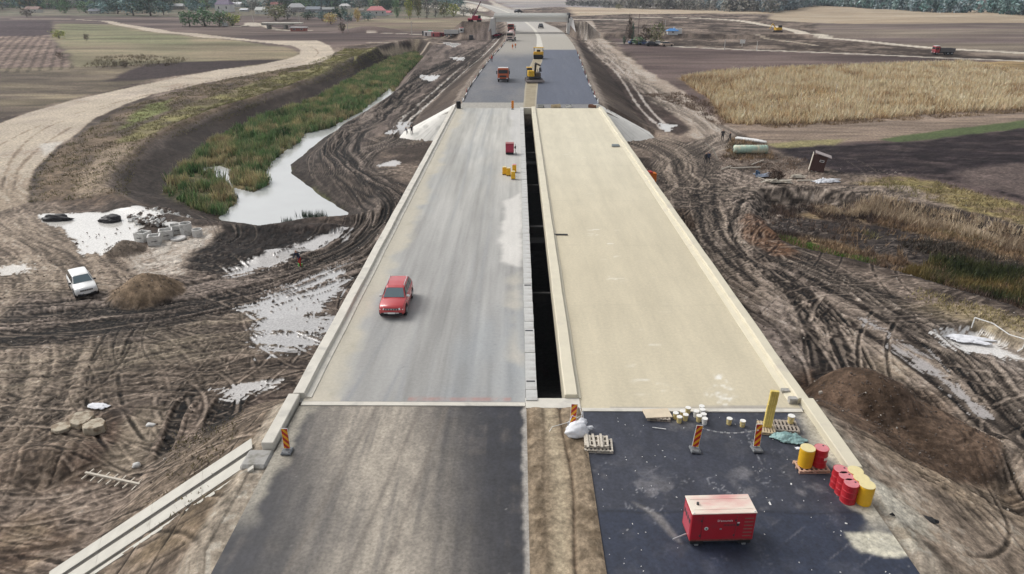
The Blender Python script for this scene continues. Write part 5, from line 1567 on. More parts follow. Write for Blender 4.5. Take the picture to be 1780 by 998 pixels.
q = D(1372, 766)
o = cloth('turquoise_sheet', mat('turquoise_sheeting', (.27, .42, .41), .6, noise=.1, scale=4, bump=.3, bscale=6), .82, .42, (q.x, q.y + .1, -.02), -.12, .26, 3)
tag(o, 'crumpled turquoise plastic sheet lying in front of the pallets', 'sheet')
q = D(1388, 779); o = cloth('plastic_scrap', bagm, .14, .09, (q.x, q.y, -.025), 0, .04, 8, 12, 10); tag(o, 'small pale blue plastic scrap by the turquoise sheet', 'scrap')
for px, py, sx, lb in ((1616, 911, .22, 'black rubber scrap lying on the sandy verge'), (1550, 901, .07, 'small black clump at the asphalt edge')):
    q = G(px, py); o = cloth('rubber_scrap', black, sx * 1.4, sx * .8, (q.x, q.y, q.z + .04), -.6, .12, int(px), 16, 12); tag(o, lb, 'scrap')

# barrier tape between the buckets and the third plate: white and grey pieces
t = empty('barrier_tape', (b2.x, b2.y, 0), 0, 'thin white and grey barrier tape stretched over the asphalt between two plates', 'tape')
a_, c_ = Vector((.35, 1.35, .42)), Vector((b3.x - b2.x, .3, 1.0))
for i in range(18):
    p0, p1 = a_.lerp(c_, i / 18), a_.lerp(c_, (i + .96) / 18)
    for p_ in (p0, p1): p_.z -= .25 * math.sin(math.pi * (p_.x - a_.x) / (c_.x - a_.x))
    part(MB().box(0, (p1 - p0).length, -.004, .004, -.03, .03, rot=(0, -math.atan2(p1.z - p0.z, (p1 - p0).xy.length), math.atan2(p1.y - p0.y, p1.x - p0.x)), at=p0), 'tape_piece', white if i % 2 else mat('tape_grey', (.3, .3, .32), .6), t)
o = MB()
pts = [D(1008, 708, .3), D(1012, 722, .15), D(1000, 727, .4), D(985, 735, .1), D(960, 742, .08), D(955, 750, .08)]
for a, b in zip(pts[:-1], pts[1:]): o.bar(a, b, .014, 5)
tag(o.obj('cord', white), 'thin white cord trailing from the post over the sand strip', 'cord')
o = MB().bar(D(1008, 722, 0), D(1006, 708, .75), .018, 6).obj('thin_rod', steel); tag(o, 'thin upright rod at the corner of the cream deck', 'rod')
o = MB().bar(D(1134, 743, .02), D(1158, 746, .02), .02, 6).obj('thin_rod', white); tag(o, 'short white rod lying in front of the plywood panel', 'rod')
# litter: specks nobody could count
lit = MB()
for i in range(120):
    x, y = rng.uniform(3.4, 14), rng.uniform(16, 28.6)
    s_ = rng.uniform(.006, .014) if rng.random() < .93 else rng.uniform(.02, .035)
    lit.box(-s_ * rng.uniform(.8, 3), s_ * 2, -s_, s_, 0, .012, rot=(0, 0, rng.uniform(0, 3)), at=(x, y, -.028))
tag(lit.obj('litter_specks', white), 'small white litter specks scattered over the dark asphalt', 'litter', kind='stuff')
for px, py, s_ in ((1247, 763, .08),):
    pass

# ------------------------------------------------------------ things on the decks
def boxthing(name, loc, rz, dims, mt, label, cat, extra=None, group=None):
    r = empty(name, loc, rz, label, cat, group)
    return r
q = D(886, 269)
r = empty('red_generator', (q.x, q.y + .4, 0), 0, 'dark red box generator on the grey deck beside the slot', 'generator')
dr = mat('dark_red', (.33, .03, .06), .5, noise=.1)
part(MB().box(-.52, .52, -.5, .5, .3, 1.35), 'housing', dr, r, bevel=.03)
part(MB().box(-.53, .53, -.51, .51, 1.353, 1.42), 'lid', mat('lid_rust', (.36, .12, .12), .5), r, bevel=.02)
part(MB().box(-.45, .45, -.512, -.503, .45, 1.2), 'door', mat('door_red', (.40, .04, .08), .5), r)
part(MB().box(-.5, .5, -.48, .48, .05, .295), 'base_frame', black, r, bevel=.02)
part(MB().box(.6, .8, -.1, .1, .7, 1.0).bar((.52, 0, .8), (.6, 0, .8), .03).bar((.7, .2, 0), (.7, .2, 1.2), .03).bar((.82, .9, 0), (.82, -.9, .1), .03), 'side_bracket', dsteel, r)
def ycan(loc, rz, lb, m=None, lid=None, red=False):
    r = empty('yellow_container', loc, rz, lb, 'container', 'yellow containers on the grey deck')
    part(MB().box(-.24, .24, -.26, .26, .08, .85, taper=(.94, .94)), 'body', dyel, r, bevel=.04, seg=2)
    part(MB().box(-.2, .2, -.2, .2, .852, .90), 'lid', dcream if not red else dpink, r, bevel=.02)
    for a in (-.15, .15): part(MB().box(a - .06, a + .06, -.2, .2, 0, .079), 'skid', black, r)
    return r
for px, py, lb, rd in ((892, 312, 'front yellow container with cream lid beside the slot, nearest of four', False), (884, 306, 'second yellow container, left of the front one', False), (877, 304, 'leftmost yellow container on the grey deck', False), (894, 300, 'rear yellow container with reddish lid', True)):
    q = D(px, py); ycan((q.x, q.y + .15, 0), rng.uniform(-.1, .1), lb, red=rd)
q = D(1070, 256)
r = empty('grating_bundle', (q.x, q.y + .4, 0), .1, 'grey green bundle of curved gratings lying on the cream deck', 'bundle')
gm = mat('grating_green', (.20, .27, .27), .6, noise=.2)
for i in range(6): part(MB().bar((-.55 + .03 * i, -.35 + .14 * i, .14 + .11 * math.sin(i / 5 * 3.1)), (.55 - .04 * i, -.33 + .14 * i, .13 + .11 * math.sin(i / 5 * 3.1)), .08, 7), 'pipe', gm if i % 2 else steel, r)
q = D(975, 409)
o = MB().box(-.58, .58, -.06, .06, 0, .12, rot=(0, 0, -.03)).obj('dark_beam', dsteel, bevel=.01); o.location = q; tag(o, 'short dark beam lying alone on the cream deck', 'beam')
# at the far joint
q = D(797, 189); r = empty('black_drum', (q.x, q.y + .3, 0), 0, 'black drum standing at the far left corner of the bridge', 'barrel')
part(MB().lathe([(.36, 0), (.4, .05), (.4, .5), (.42, .52), (.4, .55), (.4, 1.15), (.37, 1.2)], 18), 'shell', black, r); part(MB().lathe([(.36, 1.201), (.36, 1.22), (0, 1.22)], 18), 'lid', dsteel, r)
for px, w_, lb, cc, nm in ((940, .62, 'grey steel grate stack by the far joint', steel, 'grate_stack'), (962, .4, 'small yellowish heap of formwork clamps by the far joint', wood, 'clamp_heap'), (970, .55, 'yellowish formwork timber heap right of the clamps by the far joint', wood, 'timber_heap'), (989, .55, 'black and white bundle by the far joint', white, 'cloth_bundle'), (1030, .7, 'rusty formwork frame at the far right corner', mat('rust', (.22, .11, .07), .8), 'formwork_frame'), (1037, .55, 'white sack at the far right corner of the road', white, 'sack')):
    q = D(px, 188); r = empty(nm, (q.x, q.y + .6, 0.01), rng.uniform(-.2, .2), lb, nm.split('_')[-1])
    n = 5
    for i in range(n):
        part(MB().box(-w_ * rng.uniform(.7, 1), w_ * rng.uniform(.7, 1), -.35 + .13 * i, -.25 + .13 * i, .0, rng.uniform(.25, .6), rot=(rng.uniform(-.2, .2), rng.uniform(-.15, .15), 0)), 'bar', cc if i % 2 == 0 else (dsteel if 'black' in lb or 'steel' in lb else cc), r)


# ------------------------------------------------------------ people
def person(loc, rz, jacket, trousers, label, pose='stand', hat=None, s=1.0):
    sw = {'stand': .1, 'walk': .35, 'lean': .15}[pose]
    ln = .35 if pose == 'lean' else 0
    J = {'pel': (0, 0, .95), 'sp': (0, ln * .3, 1.15), 'ch': (0, ln * .7, 1.38), 'nk': (0, ln, 1.52), 'hd': (0, ln + .02, 1.63), 'top': (0, ln + .02, 1.74),
         'hl': (-.1, 0, .9), 'kl': (-.12, sw * .6, .5), 'al': (-.13, sw * .3, .09), 'tl': (-.13, sw * .3 + .16, .04),
         'hr': (.1, 0, .9), 'kr': (.12, -sw * .2, .5), 'ar': (.13, -sw * .9, .09), 'tr': (.13, -sw * .9 + .15, .04),
         'sl': (-.19, ln * .85, 1.42), 'el': (-.27, ln * .8 + .02, 1.14), 'wl': (-.26, ln + .18, .92), 'fl': (-.25, ln + .24, .85),
         'sr': (.19, ln * .85, 1.42), 'er': (.27, ln * .8 + .02, 1.14), 'wr': (.26, ln + .14, .92), 'fr': (.25, ln + .19, .85)}
    E = [('pel', 'sp'), ('sp', 'ch'), ('ch', 'nk'), ('nk', 'hd'), ('hd', 'top'), ('pel', 'hl'), ('hl', 'kl'), ('kl', 'al'), ('al', 'tl'), ('pel', 'hr'), ('hr', 'kr'), ('kr', 'ar'), ('ar', 'tr'), ('ch', 'sl'), ('sl', 'el'), ('el', 'wl'), ('wl', 'fl'), ('ch', 'sr'), ('sr', 'er'), ('er', 'wr'), ('wr', 'fr')]
    rad = dict(pel=.15, sp=.14, ch=.16, nk=.06, hd=.10, top=.07, hl=.1, kl=.065, al=.045, tl=.045, hr=.1, kr=.065, ar=.045, tr=.045, sl=.07, el=.055, wl=.04, fl=.035, sr=.07, er=.055, wr=.04, fr=.035)
    ks = list(J)
    me = bpy.data.meshes.new('body')
    me.from_pydata([J[k] for k in ks], [(ks.index(a), ks.index(b)) for a, b in E], [])
    r = empty('person', loc, rz, label, 'person')
    r.scale = (s,) * 3
    tmp = bpy.data.objects.new('body', me); COL.objects.link(tmp)
    tmp.modifiers.new('skin', 'SKIN')
    for i, k in enumerate(ks):
        v = me.skin_vertices[0].data[i]; v.radius = (rad[k] * (1.1 if k in ('ch', 'pel', 'sp') else 1), rad[k] * (.75 if k in ('ch', 'sp') else 1)); v.use_root = (k == 'pel')
    sb = tmp.modifiers.new('sub', 'SUBSURF'); sb.levels = 1; sb.render_levels = 1
    dg = bpy.context.evaluated_depsgraph_get()
    me2 = bpy.data.meshes.new_from_object(tmp.evaluated_get(dg))
    bpy.data.objects.remove(tmp)
    sk = mat('skin', (.45, .27, .2), .6)
    for m_ in (sk, jacket, trousers, black): me2.materials.append(m_)
    for p_ in me2.polygons:
        c = p_.center
        p_.material_index = 3 if c.z < .12 else 2 if c.z < .93 and abs(c.x) < .215 else 0 if (c.z > 1.5 or (abs(c.x) > .2 and c.z < .93)) else 1
        p_.use_smooth = True
    o = mkobj('body', me2, r)
    if hat: part(MB().lathe([(.13, 1.66), (.135, 1.68), (.12, 1.78), (.06, 1.83), (0, 1.84)], 12, (0, ln + .02, 0)), 'helmet', hat, r, smooth=True)
    return r


navy = mat('cloth_navy', (.04, .05, .09), .9); redc = mat('cloth_red', (.5, .05, .04), .8); orc = mat('cloth_orange', (.75, .2, .03), .8); dkc = mat('cloth_dark', (.04, .04, .045), .9); grn = mat('cloth_green', (.15, .5, .12), .8); lime = mat('cloth_lime', (.5, .65, .08), .8)
q = G(522, 464); person(q, 2.8, navy, redc, 'person in a navy jacket and red trousers leaning forward on the muddy track', 'lean', None, 1.05)
for dx in (.0,): 
    bt = MB()
    for a in (-.13, .13): bt.lathe([(.075, 0), (.09, .08), (.08, .30)], 10, (a, .05, .02))
    tag(bt.obj('boot_pair', grn), 'bright green boots worn by the person on the muddy track', 'boots'); bpy.data.objects['boot_pair'].location = q
q = G(716, 235); person(q, .4, dkc, dkc, 'person in dark clothes standing on the left concrete cone', 'stand')
q = G(708, 235); person(q, 1.2, navy, dkc, 'person bending down at the foot of the left concrete cone', 'lean', s=.8)
q = D(855, 108); person(q, .2, redc, dkc, 'person in red walking on the left edge of the far road', 'walk', orc)
q = D(891, 86); person(q, .2, orc, orc, 'person in orange on the far road, left one of two', 'walk', orc)
q = D(896, 84); person(q, -.2, orc, dkc, 'person in orange on the far road, right one of two', 'stand', white)
q = G(1226, 285); person(q, .2, dkc, dkc, 'person in black standing left of the leaning planks', 'stand')
q = G(1231, 284); person(q, -.4, navy, dkc, 'second person in dark clothes, close to the leaning planks', 'stand')
q = G(1255, 246); person(q, -.4, dkc, dkc, 'person in black standing near the pale green tank', 'stand', s=1.2)
q = G(1268, 247); person(q, .9, dkc, dkc, 'person in dark clothes right beside the long white bundle', 'walk')
q = D(1205, 250)


# ------------------------------------------------------------ lorries and machines
def truck(loc, rz, cabm, bodym, label, s=1.0, group=None, mixer=False):
    r = empty('lorry', loc, rz, label, 'truck', group); r.scale = (s,) * 3
    part(MB().box(2.2, 3.9, -1.22, 1.22, .75, 2.95, taper=(.93, .95)), 'cab', cabm, r, bevel=.1, seg=2)
    part(MB().box(3.84, 3.90, -1.05, 1.05, 1.85, 2.62, rot=None), 'windscreen', dglass, r, bevel=.02)
    for s_ in (-1, 1):
        part(MB().box(2.6, 3.4, s_ * 1.19 - .015, s_ * 1.19 + .015, 1.85, 2.5), 'side_window', dglass, r)
        part(MB().box(3.6, 3.75, s_ * 1.4 - .1, s_ * 1.4 + .1, 1.7, 2.4), 'mirror', black, r, bevel=.02)
        part(MB().box(3.88, 3.96, s_ * .9 - .16, s_ * .9 + .16, .72, .93), 'headlight', lamp_m, r, bevel=.02)
        for x in (3.1, -.9, -2.3):
            w_ = part(MB().lathe([(.2, -.16), (.5, -.16), (.52, 0), (.5, .16), (.2, .16)], 18, M=Matrix.Rotation(math.pi / 2, 3, 'X')), 'wheel', black, r); w_.location = (x, s_ * 1.02, .52)
            part(MB().lathe([(0, -.17), (.26, -.17), (.26, .17), (0, .17)], 12, M=Matrix.Rotation(math.pi / 2, 3, 'X')), 'rim', steel, w_)
    part(MB().box(3.80, 3.99, -1.2, 1.2, .42, .72), 'bumper', dsteel, r, bevel=.03)
    part(MB().box(3.84, 3.915, -.75, .75, 1.05, 1.45), 'grille', dsteel, r)
    part(MB().box(-3.2, 3.3, -.45, .45, .62, .95), 'chassis', dsteel, r)
    part(MB().box(2.35, 3.7, -1.1, 1.1, 2.96, 3.08), 'roof_panel', white if cabm is not white else redp, r, bevel=.03)
    if not mixer:
        m_ = MB().box(-3.3, 1.95, -1.2, 1.2, 1.0, 1.08)
        m_.box(-3.3, 1.95, -1.2, -1.12, 1.08, 2.3).box(-3.3, 1.95, 1.12, 1.2, 1.08, 2.3).box(1.87, 1.95, -1.12, 1.12, 1.08, 2.6).box(-3.3, -3.22, -1.12, 1.12, 1.08, 2.2)
        part(m_, 'tipper_body', bodym, r)
        for x in (-2.5, -1.2, .1, 1.2):
            for s_ in (-1, 1): part(MB().box(x - .05, x + .05, s_ * 1.23 - .03, s_ * 1.23 + .03, 1.0, 2.25), 'rib', bodym, r)
    else:
        part(MB().lathe([(.5, -2.6), (1.0, -1.6), (1.2, -.2), (1.15, .8), (.6, 1.7)], 18, (-.7, 0, 2.25), M=Matrix.Rotation(math.radians(78), 3, 'Y')), 'drum', bodym, r, smooth=True)
        part(MB().bar((-3, 0, 1), (-3, 0, 3.4), .12).box(-3.5, -2.8, -.4, .4, 2.9, 3.3), 'hopper', cabm, r)
    return r


org = mat('lorry_orange', (.62, .14, .05), .45, noise=.08)
q = D(875, 143); truck((q.x, q.y + 3.9, 0), math.radians(-91), org, mat('tipper_grey', (.16, .15, .15), .7), 'orange tipper lorry driving towards the bridge on the far road')
q = D(889, 72); truck((q.x, q.y + 3.9, 0), math.radians(-98), mat('lorry_cream', (.62, .5, .45), .5), mat('mixer_pink', (.58, .36, .34), .6), 'pale mixer lorry with reddish markings in the left lane before the overpass', 1.15, mixer=True)
q = D(890, 55); truck((q.x, q.y + 4.5, 0), math.radians(-98), mat('lorry_red', (.5, .1, .08), .5), white, 'red and white lorry behind the mixer lorry, near the overpass', 1.15)
q = D(940, 49); 
def smallcar(loc, rz, m, label, group=None, s=1.0):
    r = empty('parked_car', loc, rz, label, 'car', group); r.scale = (s,) * 3
    secs = []
    for x, w_, zl, zt in [(-2.1, .75, .4, .85), (-1.95, .86, .3, .98), (0, .88, .28, .98), (1, .88, .28, .93), (1.9, .82, .3, .8), (2.1, .7, .4, .68)]:
        secs.append([(x, -w_, zl), (x, -w_, zt - .08), (x, -w_ * .85, zt), (x, w_ * .85, zt), (x, w_, zt - .08), (x, w_, zl)])
    part(loft(secs), 'body', m, r)
    secs = [[(x, -wb, .93), (x, -wt, zt), (x, wt, zt), (x, wb, .93)] for x, wb, wt, zt in [(-1.85, .78, .75, .98), (-1.2, .78, .62, 1.42), (.1, .78, .62, 1.45), (.95, .78, .72, .97)]]
    part(loft(secs), 'window_band', dglass, r)
    part(MB().box(-1.2, .1, -.63, .63, 1.425, 1.48), 'roof', m, r, bevel=.03)
    for s_ in (-1, 1):
        for x in (-1.3, 1.3): part(MB().lathe([(.0, -.1), (.32, -.1), (.32, .1), (0, .1)], 12, (x, s_ * .8, .32), M=Matrix.Rotation(math.pi / 2, 3, 'X')), 'wheel', black, r)
        part(MB().box(2.02, 2.1, s_ * .6 - .12, s_ * .6 + .12, .58, .7), 'headlight', lamp_m, r)
    return r


smallcar((q.x, q.y, 0), math.radians(-90), dkc, 'small dark vehicle on the road under the overpass', s=1.5)
q = D(901, 22.6); smallcar((q.x, q.y, 0), 1, dkc, 'tiny dark vehicle on the road beyond the overpass', s=2)
bluec = mat('car_blue', (.08, .12, .25), .35)
for px, py, rz, m, lb in ((1103, 77, .1, bluec, 'leftmost dark blue car parked by the bushes'), (1120, 78, -.2, bluec, 'second blue car parked by the bushes, with a bright windscreen'), (1133, 80, .1, dkc, 'black car parked between the blue and white cars'), (1146, 79.5, -.3, white, 'white car parked by the bushes'), (1159, 80.5, .2, mat('car_beige', (.5, .4, .32), .4), 'beige car, rightmost of the row by the bushes')):
    q = G(px, py); smallcar(q, rz, m, lb, 'cars parked in a row by the bushes', 1.25)

# excavator on the median
q = D(928, 145)
r = empty('excavator', (q.x, q.y + 2.2, 0.05), math.radians(8), 'yellow wheeled excavator with folded arm on the sandy median', 'excavator')
tk = mat('track_grime', (.10, .085, .08), .9, noise=.2)
for s_ in (-1, 1):
    part(loft([[(s_ * 1.45 + a, y, z) for y, z in ((-1.9, .35), (-1.65, .05), (1.65, .05), (1.9, .35), (1.65, .85), (-1.65, .85))] for a in (-.3, .3)]), 'crawler_track', tk, r)
part(MB().box(-1.15, 1.15, -1.3, 1.3, .4, .85), 'undercarriage', tk, r)
part(MB().box(-2.05, 2.05, -2.3, -1.95, .15, .65), 'blade', mat('blade_grey', (.32, .28, .27), .7), r, bevel=.03)
part(MB().box(-1.35, 1.35, -1.7, 1.7, .95, 1.3), 'slew_platform', dsteel, r)
part(MB().box(-1.45, -.1, -1.6, .1, 1.3, 2.5), 'engine_cover', yel, r, bevel=.08, seg=2)
cb = part(MB().box(-1.45, -.35, .12, 1.5, 1.3, 2.95), 'cab', dglass, r, bevel=.05)
part(MB().box(-1.5, -.3, .08, 1.55, 2.96, 3.08), 'cab_roof', yel, r, bevel=.03)
part(MB().box(.3, 1.35, -1.5, 1.0, 1.3, 2.05), 'hydraulic_housing', mat('oily_brown', (.10, .075, .05), .6), r, bevel=.04)
part(loft([[(x, y, z) for y, z in pr] for x, pr in ((.15, ((.8, 1.5), (.4, 1.9), (-.6, 3.9), (-.1, 4.1))), (.55, ((.8, 1.5), (.4, 1.9), (-.6, 3.9), (-.1, 4.1))))]), 'boom', dsteel, r)
part(MB().bar((.35, -.3, 4.0), (1.7, 1.6, 3.3), .19, 6), 'arm', mat('oily_brown', (.10, .075, .05), .6), r)
part(MB().bar((.35, .6, 1.9), (.35, -.1, 3.3), .1, 8), 'ram', steel, r)
part(MB().box(1.4, 2.0, 1.3, 2.0, 2.0, 2.9, rot=None, taper=(.6, .7)), 'bucket', dsteel, r)
for x in (.75, 1.1): part(MB().bar((x, -1.4, 2.05), (x + .1, .2, 2.6), .08, 6), 'hose', dsteel, r)

q = D(936, 103)
r = empty('road_roller', (q.x, q.y + 1.8, .02), math.radians(-5), 'yellow roller with dark front drum on the median, behind the excavator', 'roller')
part(MB().lathe([(.0, -1.3), (.75, -1.3), (.75, 1.3), (0, 1.3)], 20, (0, -1.4, .75), M=Matrix.Rotation(math.pi / 2, 3, 'Y')), 'drum', black, r)
part(MB().box(-1.45, 1.45, -.5, 1.8, .8, 1.9), 'body', yel, r, bevel=.08)
part(MB().box(-1.4, 1.4, -1.9, -.5, 1.2, 1.45), 'drum_yoke', yel, r, bevel=.04)
part(MB().box(-1.5, 1.5, -.3, 1.5, 3.0, 3.15), 'canopy', yel, r, bevel=.03)
for x in (-1.3, 1.3):
    for y in (-.2, 1.4): part(MB().bar((x, y, 1.9), (x, y, 3.0), .06), 'canopy_post', dsteel, r)
for s_ in (-1, 1): part(MB().lathe([(0, -.2), (.7, -.2), (.7, .2), (0, .2)], 16, (s_ * 1.2, 1.6, .7), M=Matrix.Rotation(math.pi / 2, 3, 'Y')), 'wheel', black, r)
part(MB().box(-.5, .5, .3, .9, 1.9, 2.4), 'seat', black, r)

# edge boards of the far road: black film and white stakes
def edgeline(C_, off, ya, yb, label, n):
    d = [(float(np.interp(y, C_[:, 1], C_[:, 0])), y) for y in np.linspace(ya, yb, n + 1)]
    r = empty('edge_marking_boards', (d[0][0] + off, d[0][1], 0), 0, label, 'edge boards')
    o0 = Vector((d[0][0] + off, d[0][1], 0))
    for i in range(n):
        a, b = Vector((d[i][0] + off, d[i][1], .0)) - o0, Vector((d[i + 1][0] + off, d[i + 1][1], .0)) - o0
        b = a.lerp(b, .93)
        tw = rng.uniform(-.1, .1)
        m_ = MB().add([(a.x, a.y, .01), (a.x, a.y, .22), (b.x + tw, b.y, .22), (b.x + tw, b.y, .01), (a.x + .12, a.y, .01), (a.x + .12, a.y, .22), (b.x + .12 + tw, b.y, .22), (b.x + .12 + tw, b.y, .01)],
                       [(0, 1, 2, 3), (7, 6, 5, 4), (1, 5, 6, 2), (0, 3, 7, 4), (0, 4, 5, 1), (3, 2, 6, 7)])
        part(m_, 'board', (white, black, black, steel, white, black)[(i * 7 // 3) % 6], r)
        if i % 3 == 0: part(MB().bar((a.x, a.y, 0), (a.x, a.y, .9), .06), 'stake', redp if i % 2 else white, r)


edgeline(cR, -.05, Y_FAR + 6, 233, 'row of low black and white boards along the right edge of the far road', 34)
edgeline(cL, -.1, Y_FAR + 7, 300, 'row of white boards and red stakes along the left edge of the far road', 44)

# ------------------------------------------------------------ yard on the left: precast concrete
pc = mat('precast_concrete', (.62, .61, .585), .85, noise=.1, scale=2, bump=.2, bscale=15, col2=(.36, .35, .33), c2amt=.25)
def openbox(px, py, rz, lb, w_=1.2, d_=1.2, h_=.95):
    q = G(px, py)
    r = empty('concrete_chamber', (q.x, q.y, q.z), rz, lb, 'concrete box', 'open concrete boxes in the yard')
    t_ = .13
    part(MB().box(-w_ / 2, w_ / 2, -d_ / 2, d_ / 2, 0, .12), 'base', pc, r)
    for a in (-1, 1):
        part(MB().box(-w_ / 2, w_ / 2, a * (d_ / 2 - t_ / 2) - t_ / 2, a * (d_ / 2 - t_ / 2) + t_ / 2, .12, h_), 'wall', pc, r)
        part(MB().box(a * (w_ / 2 - t_ / 2) - t_ / 2, a * (w_ / 2 - t_ / 2) + t_ / 2, -d_ / 2 + t_, d_ / 2 - t_, .12, h_), 'wall', pc, r)
    part(MB().box(-.25, .25, -d_ / 2 - .012, -d_ / 2 + .02, h_ * .42, h_ * .5), 'slot', dsteel, r)
    return r
openbox(250, 418, -.25, 'open concrete box at the left end of the row')
openbox(270, 424, .35, 'open concrete box with a dark slot, front one of the row')
openbox(290, 414, .42, 'open concrete box, third in the row', 1.35)
openbox(308, 405, .45, 'open concrete box, rearmost in the row beside the concrete ring', 1.35)
for px, py, r_, h_, lb in ((325, 407, .62, 1.25, 'tall concrete ring beside the open boxes'), (344, 410, .52, .75, 'short concrete ring standing apart, right of the tall one')):
    q = G(px, py); r = empty('concrete_ring', q, 0, lb, 'concrete ring')
    part(MB().lathe([(r_ - .1, 0), (r_, 0), (r_, h_), (r_ - .1, h_), (r_ - .1, .02)], 24), 'ring', pc, r)
for px, py, r_, h_, dz, lb in ((309, 417, .78, .2, 0, 'flat concrete lid lying in front of the boxes'), (300, 394, .85, .2, .1, 'flat concrete lid behind the boxes'), (105, 748, .62, .22, -.05, 'half buried concrete disc, leftmost of three'), (140, 738, .68, .42, 0, 'tilted broken concrete disc, farthest of three'), (163, 752, .62, .5, 0, 'round broken concrete disc, nearest of three')):
    q = G(px, py); r = empty('concrete_disc', (q.x, q.y + .2, q.z + dz), 0, lb, 'concrete disc'); r.rotation_euler = (rng.uniform(-.1, .12), rng.uniform(-.12, .12), rng.uniform(0, 3))
    m_ = MB(); n = 22; vs = []; ph = rng.uniform(0, 6)
    for z in (0, h_ * .6, h_):
        for i in range(n):
            t_ = 2 * math.pi * i / n; rr = r_ * (1 + (.07 * math.sin(3 * t_ + ph) + .05 * math.sin(7 * t_ + ph) if py > 700 else 0)) * (1 if z < h_ else .96)
            vs.append((rr * math.cos(t_), rr * math.sin(t_), z))
    fs = [(j * n + i, j * n + (i + 1) % n, (j + 1) * n + (i + 1) % n, (j + 1) * n + i) for j in range(2) for i in range(n)] + [tuple(range(2 * n, 3 * n)), tuple(range(n))[::-1]]
    part(m_.add(vs, fs), 'disc', pc if py < 700 else mat('stained_concrete', (.50, .44, .34), .9, noise=.2, scale=2.5, bump=.8, bscale=4, col2=(.22, .17, .12), c2amt=.55, c2scale=2.2), r, bevel=.02)
# rubble heap
rb = MB(); 
for i in range(330):
    px = rng.uniform(222, 328); py = rng.uniform(366, 396)
    if abs((px - 275) / 53) + abs((py - 381) / 15) > 1.25: continue
    x, y = W(px, py); x, y = float(x), float(y); s_ = rng.uniform(.1, .38)
    z = -5 + .35 * max(0, 1 - abs((px - 275) / 60)) * rng.uniform(.0, 1.6)
    rb.box(-s_, s_ * .9, -s_ * .6, s_ * .5, -s_ * .4, s_ * .35, mi=int(rng.random() < .35), rot=tuple(rng.uniform(-1, 1, 3)), at=(x, y, z), taper=(.8, .7))
tag(rb.obj('rubble', [pc, mat('dark_rubble', (.16, .13, .11), .9)]), 'heap of broken concrete pieces behind the open boxes', 'rubble', kind='stuff')
for px, py, sx, sy, lb in ((97, 383, 1.6, .7, 'black tarpaulin bundle at the left end of the pale puddle'), (190, 385, 1.2, .8, 'small heap of black soil at the edge of the pale puddle')):
    q = G(px, py); o = blob('black_bundle', mat('black_plastic', (.022, .02, .022), .55, bump=.5, bscale=3), sx, sy, .55, int(px), .3, 4, .1); o.location = (q.x, q.y + .3, q.z + .1); tag(o, lb, 'bundle')
# the long timber with cross sticks
qa, qb = G(150, 826), G(268, 832)
r = empty('timber_ladder', (qa.x, qa.y, qa.z), math.atan2(qb.y - qa.y, qb.x - qa.x), 'long pale timber with short cross sticks lying on the ground', 'timber ladder')
Ln = (qb.xy - qa.xy).length
part(MB().box(0, Ln, -.06, .06, .12, .22), 'rail', wwood, r)
for i in range(9): part(MB().box(-.035, .035, -.38, .38, 0, .09, rot=(.2, 0, rng.uniform(-.25, .05)), at=(.15 + (Ln - .3) * i / 8, 0, .05)), 'cross_stick', wwood, r)
q = G(170, 708); o = cloth('white_sheet_scrap', bagm, .75, .35, (q.x, q.y, q.z + .05), -.3, .12, 21); tag(o, 'white crumpled scrap lying in the mud north of the concrete discs', 'scrap')
q = G(233, 818); o = blob('pale_stone', pc, .22, .2, .18, 31, .2, 3); o.location = (q.x, q.y + .3, q.z + .1); tag(o, 'pale round stone just above the long timber', 'stone')
q = G(262, 739); o = blob('pale_stone', pc, .3, .2, .13, 37, .25, 3); o.location = q; tag(o, 'flat pale stone on the sandy patch', 'stone')

# ------------------------------------------------------------ right side clutter
qa, qb = G(1275, 268), G(1335, 268)
r = empty('storage_tank', ((qa.x + qb.x) / 2, qa.y + .4, qa.z), 0, 'long pale green ribbed tank lying on dry grass', 'tank')
tm = mat('tank_green', (.42, .56, .46), .55, noise=.12, scale=1.5, col2=(.60, .56, .42), c2amt=.4, c2scale=.8)
Lh = (qb.x - qa.x) / 2
part(MB().lathe([(.3, -Lh), (.68, -Lh + .15), (.68, Lh - .15), (.3, Lh)], 20, (0, 0, .68), M=Matrix.Rotation(math.pi / 2, 3, 'Y')), 'shell', tm, r, smooth=True)
for i in range(12):
    x = -Lh + .4 + i * (2 * Lh - .8) / 11
    part(MB().lathe([(.685, -.05), (.72, 0), (.685, .05)], 20, (x, 0, .68), M=Matrix.Rotation(math.pi / 2, 3, 'Y')), 'rib', tm, r)
part(MB().lathe([(0, -.02), (.22, -.02), (.22, .02)], 12, (-Lh - .01, 0, .68), M=Matrix.Rotation(math.pi / 2, 3, 'Y')), 'opening', dsteel, r)
qa, qb = G(1278, 243), G(1332, 250)
r = empty('white_pipe_bundle', qa, math.atan2(qb.y - qa.y, qb.x - qa.x), 'long white pipe bundle lying beyond the green tank', 'pipes')
for i in range(3): part(MB().bar((0, .35 * i, .25), ((qb - qa).length * (1 - .15 * i), .35 * i, .25), .22, 10), 'pipe', white, r)
q = G(1418, 297)
r = empty('wooden_shed', q, -.35, 'small dark brown wooden cabin leaning at the edge of the ploughed field', 'shed'); r.rotation_euler = (0, .12, -.35)
sm_ = mat('shed_wood', (.085, .045, .04), .85, noise=.2, scale=3, stretch=(6, 6, 1))
for i in range(8): part(MB().box(-.95 + i * .24, -.95 + (i + .95) * .24, -.75, -.70, .1, 2.3), 'plank', sm_, r)
part(MB().box(-.95, .96, -.69, .75, .1, 2.35), 'wall', sm_, r); part(MB().box(-1.0, -.955, -.8, .8, 0, 2.5), 'side_board', wwood, r)
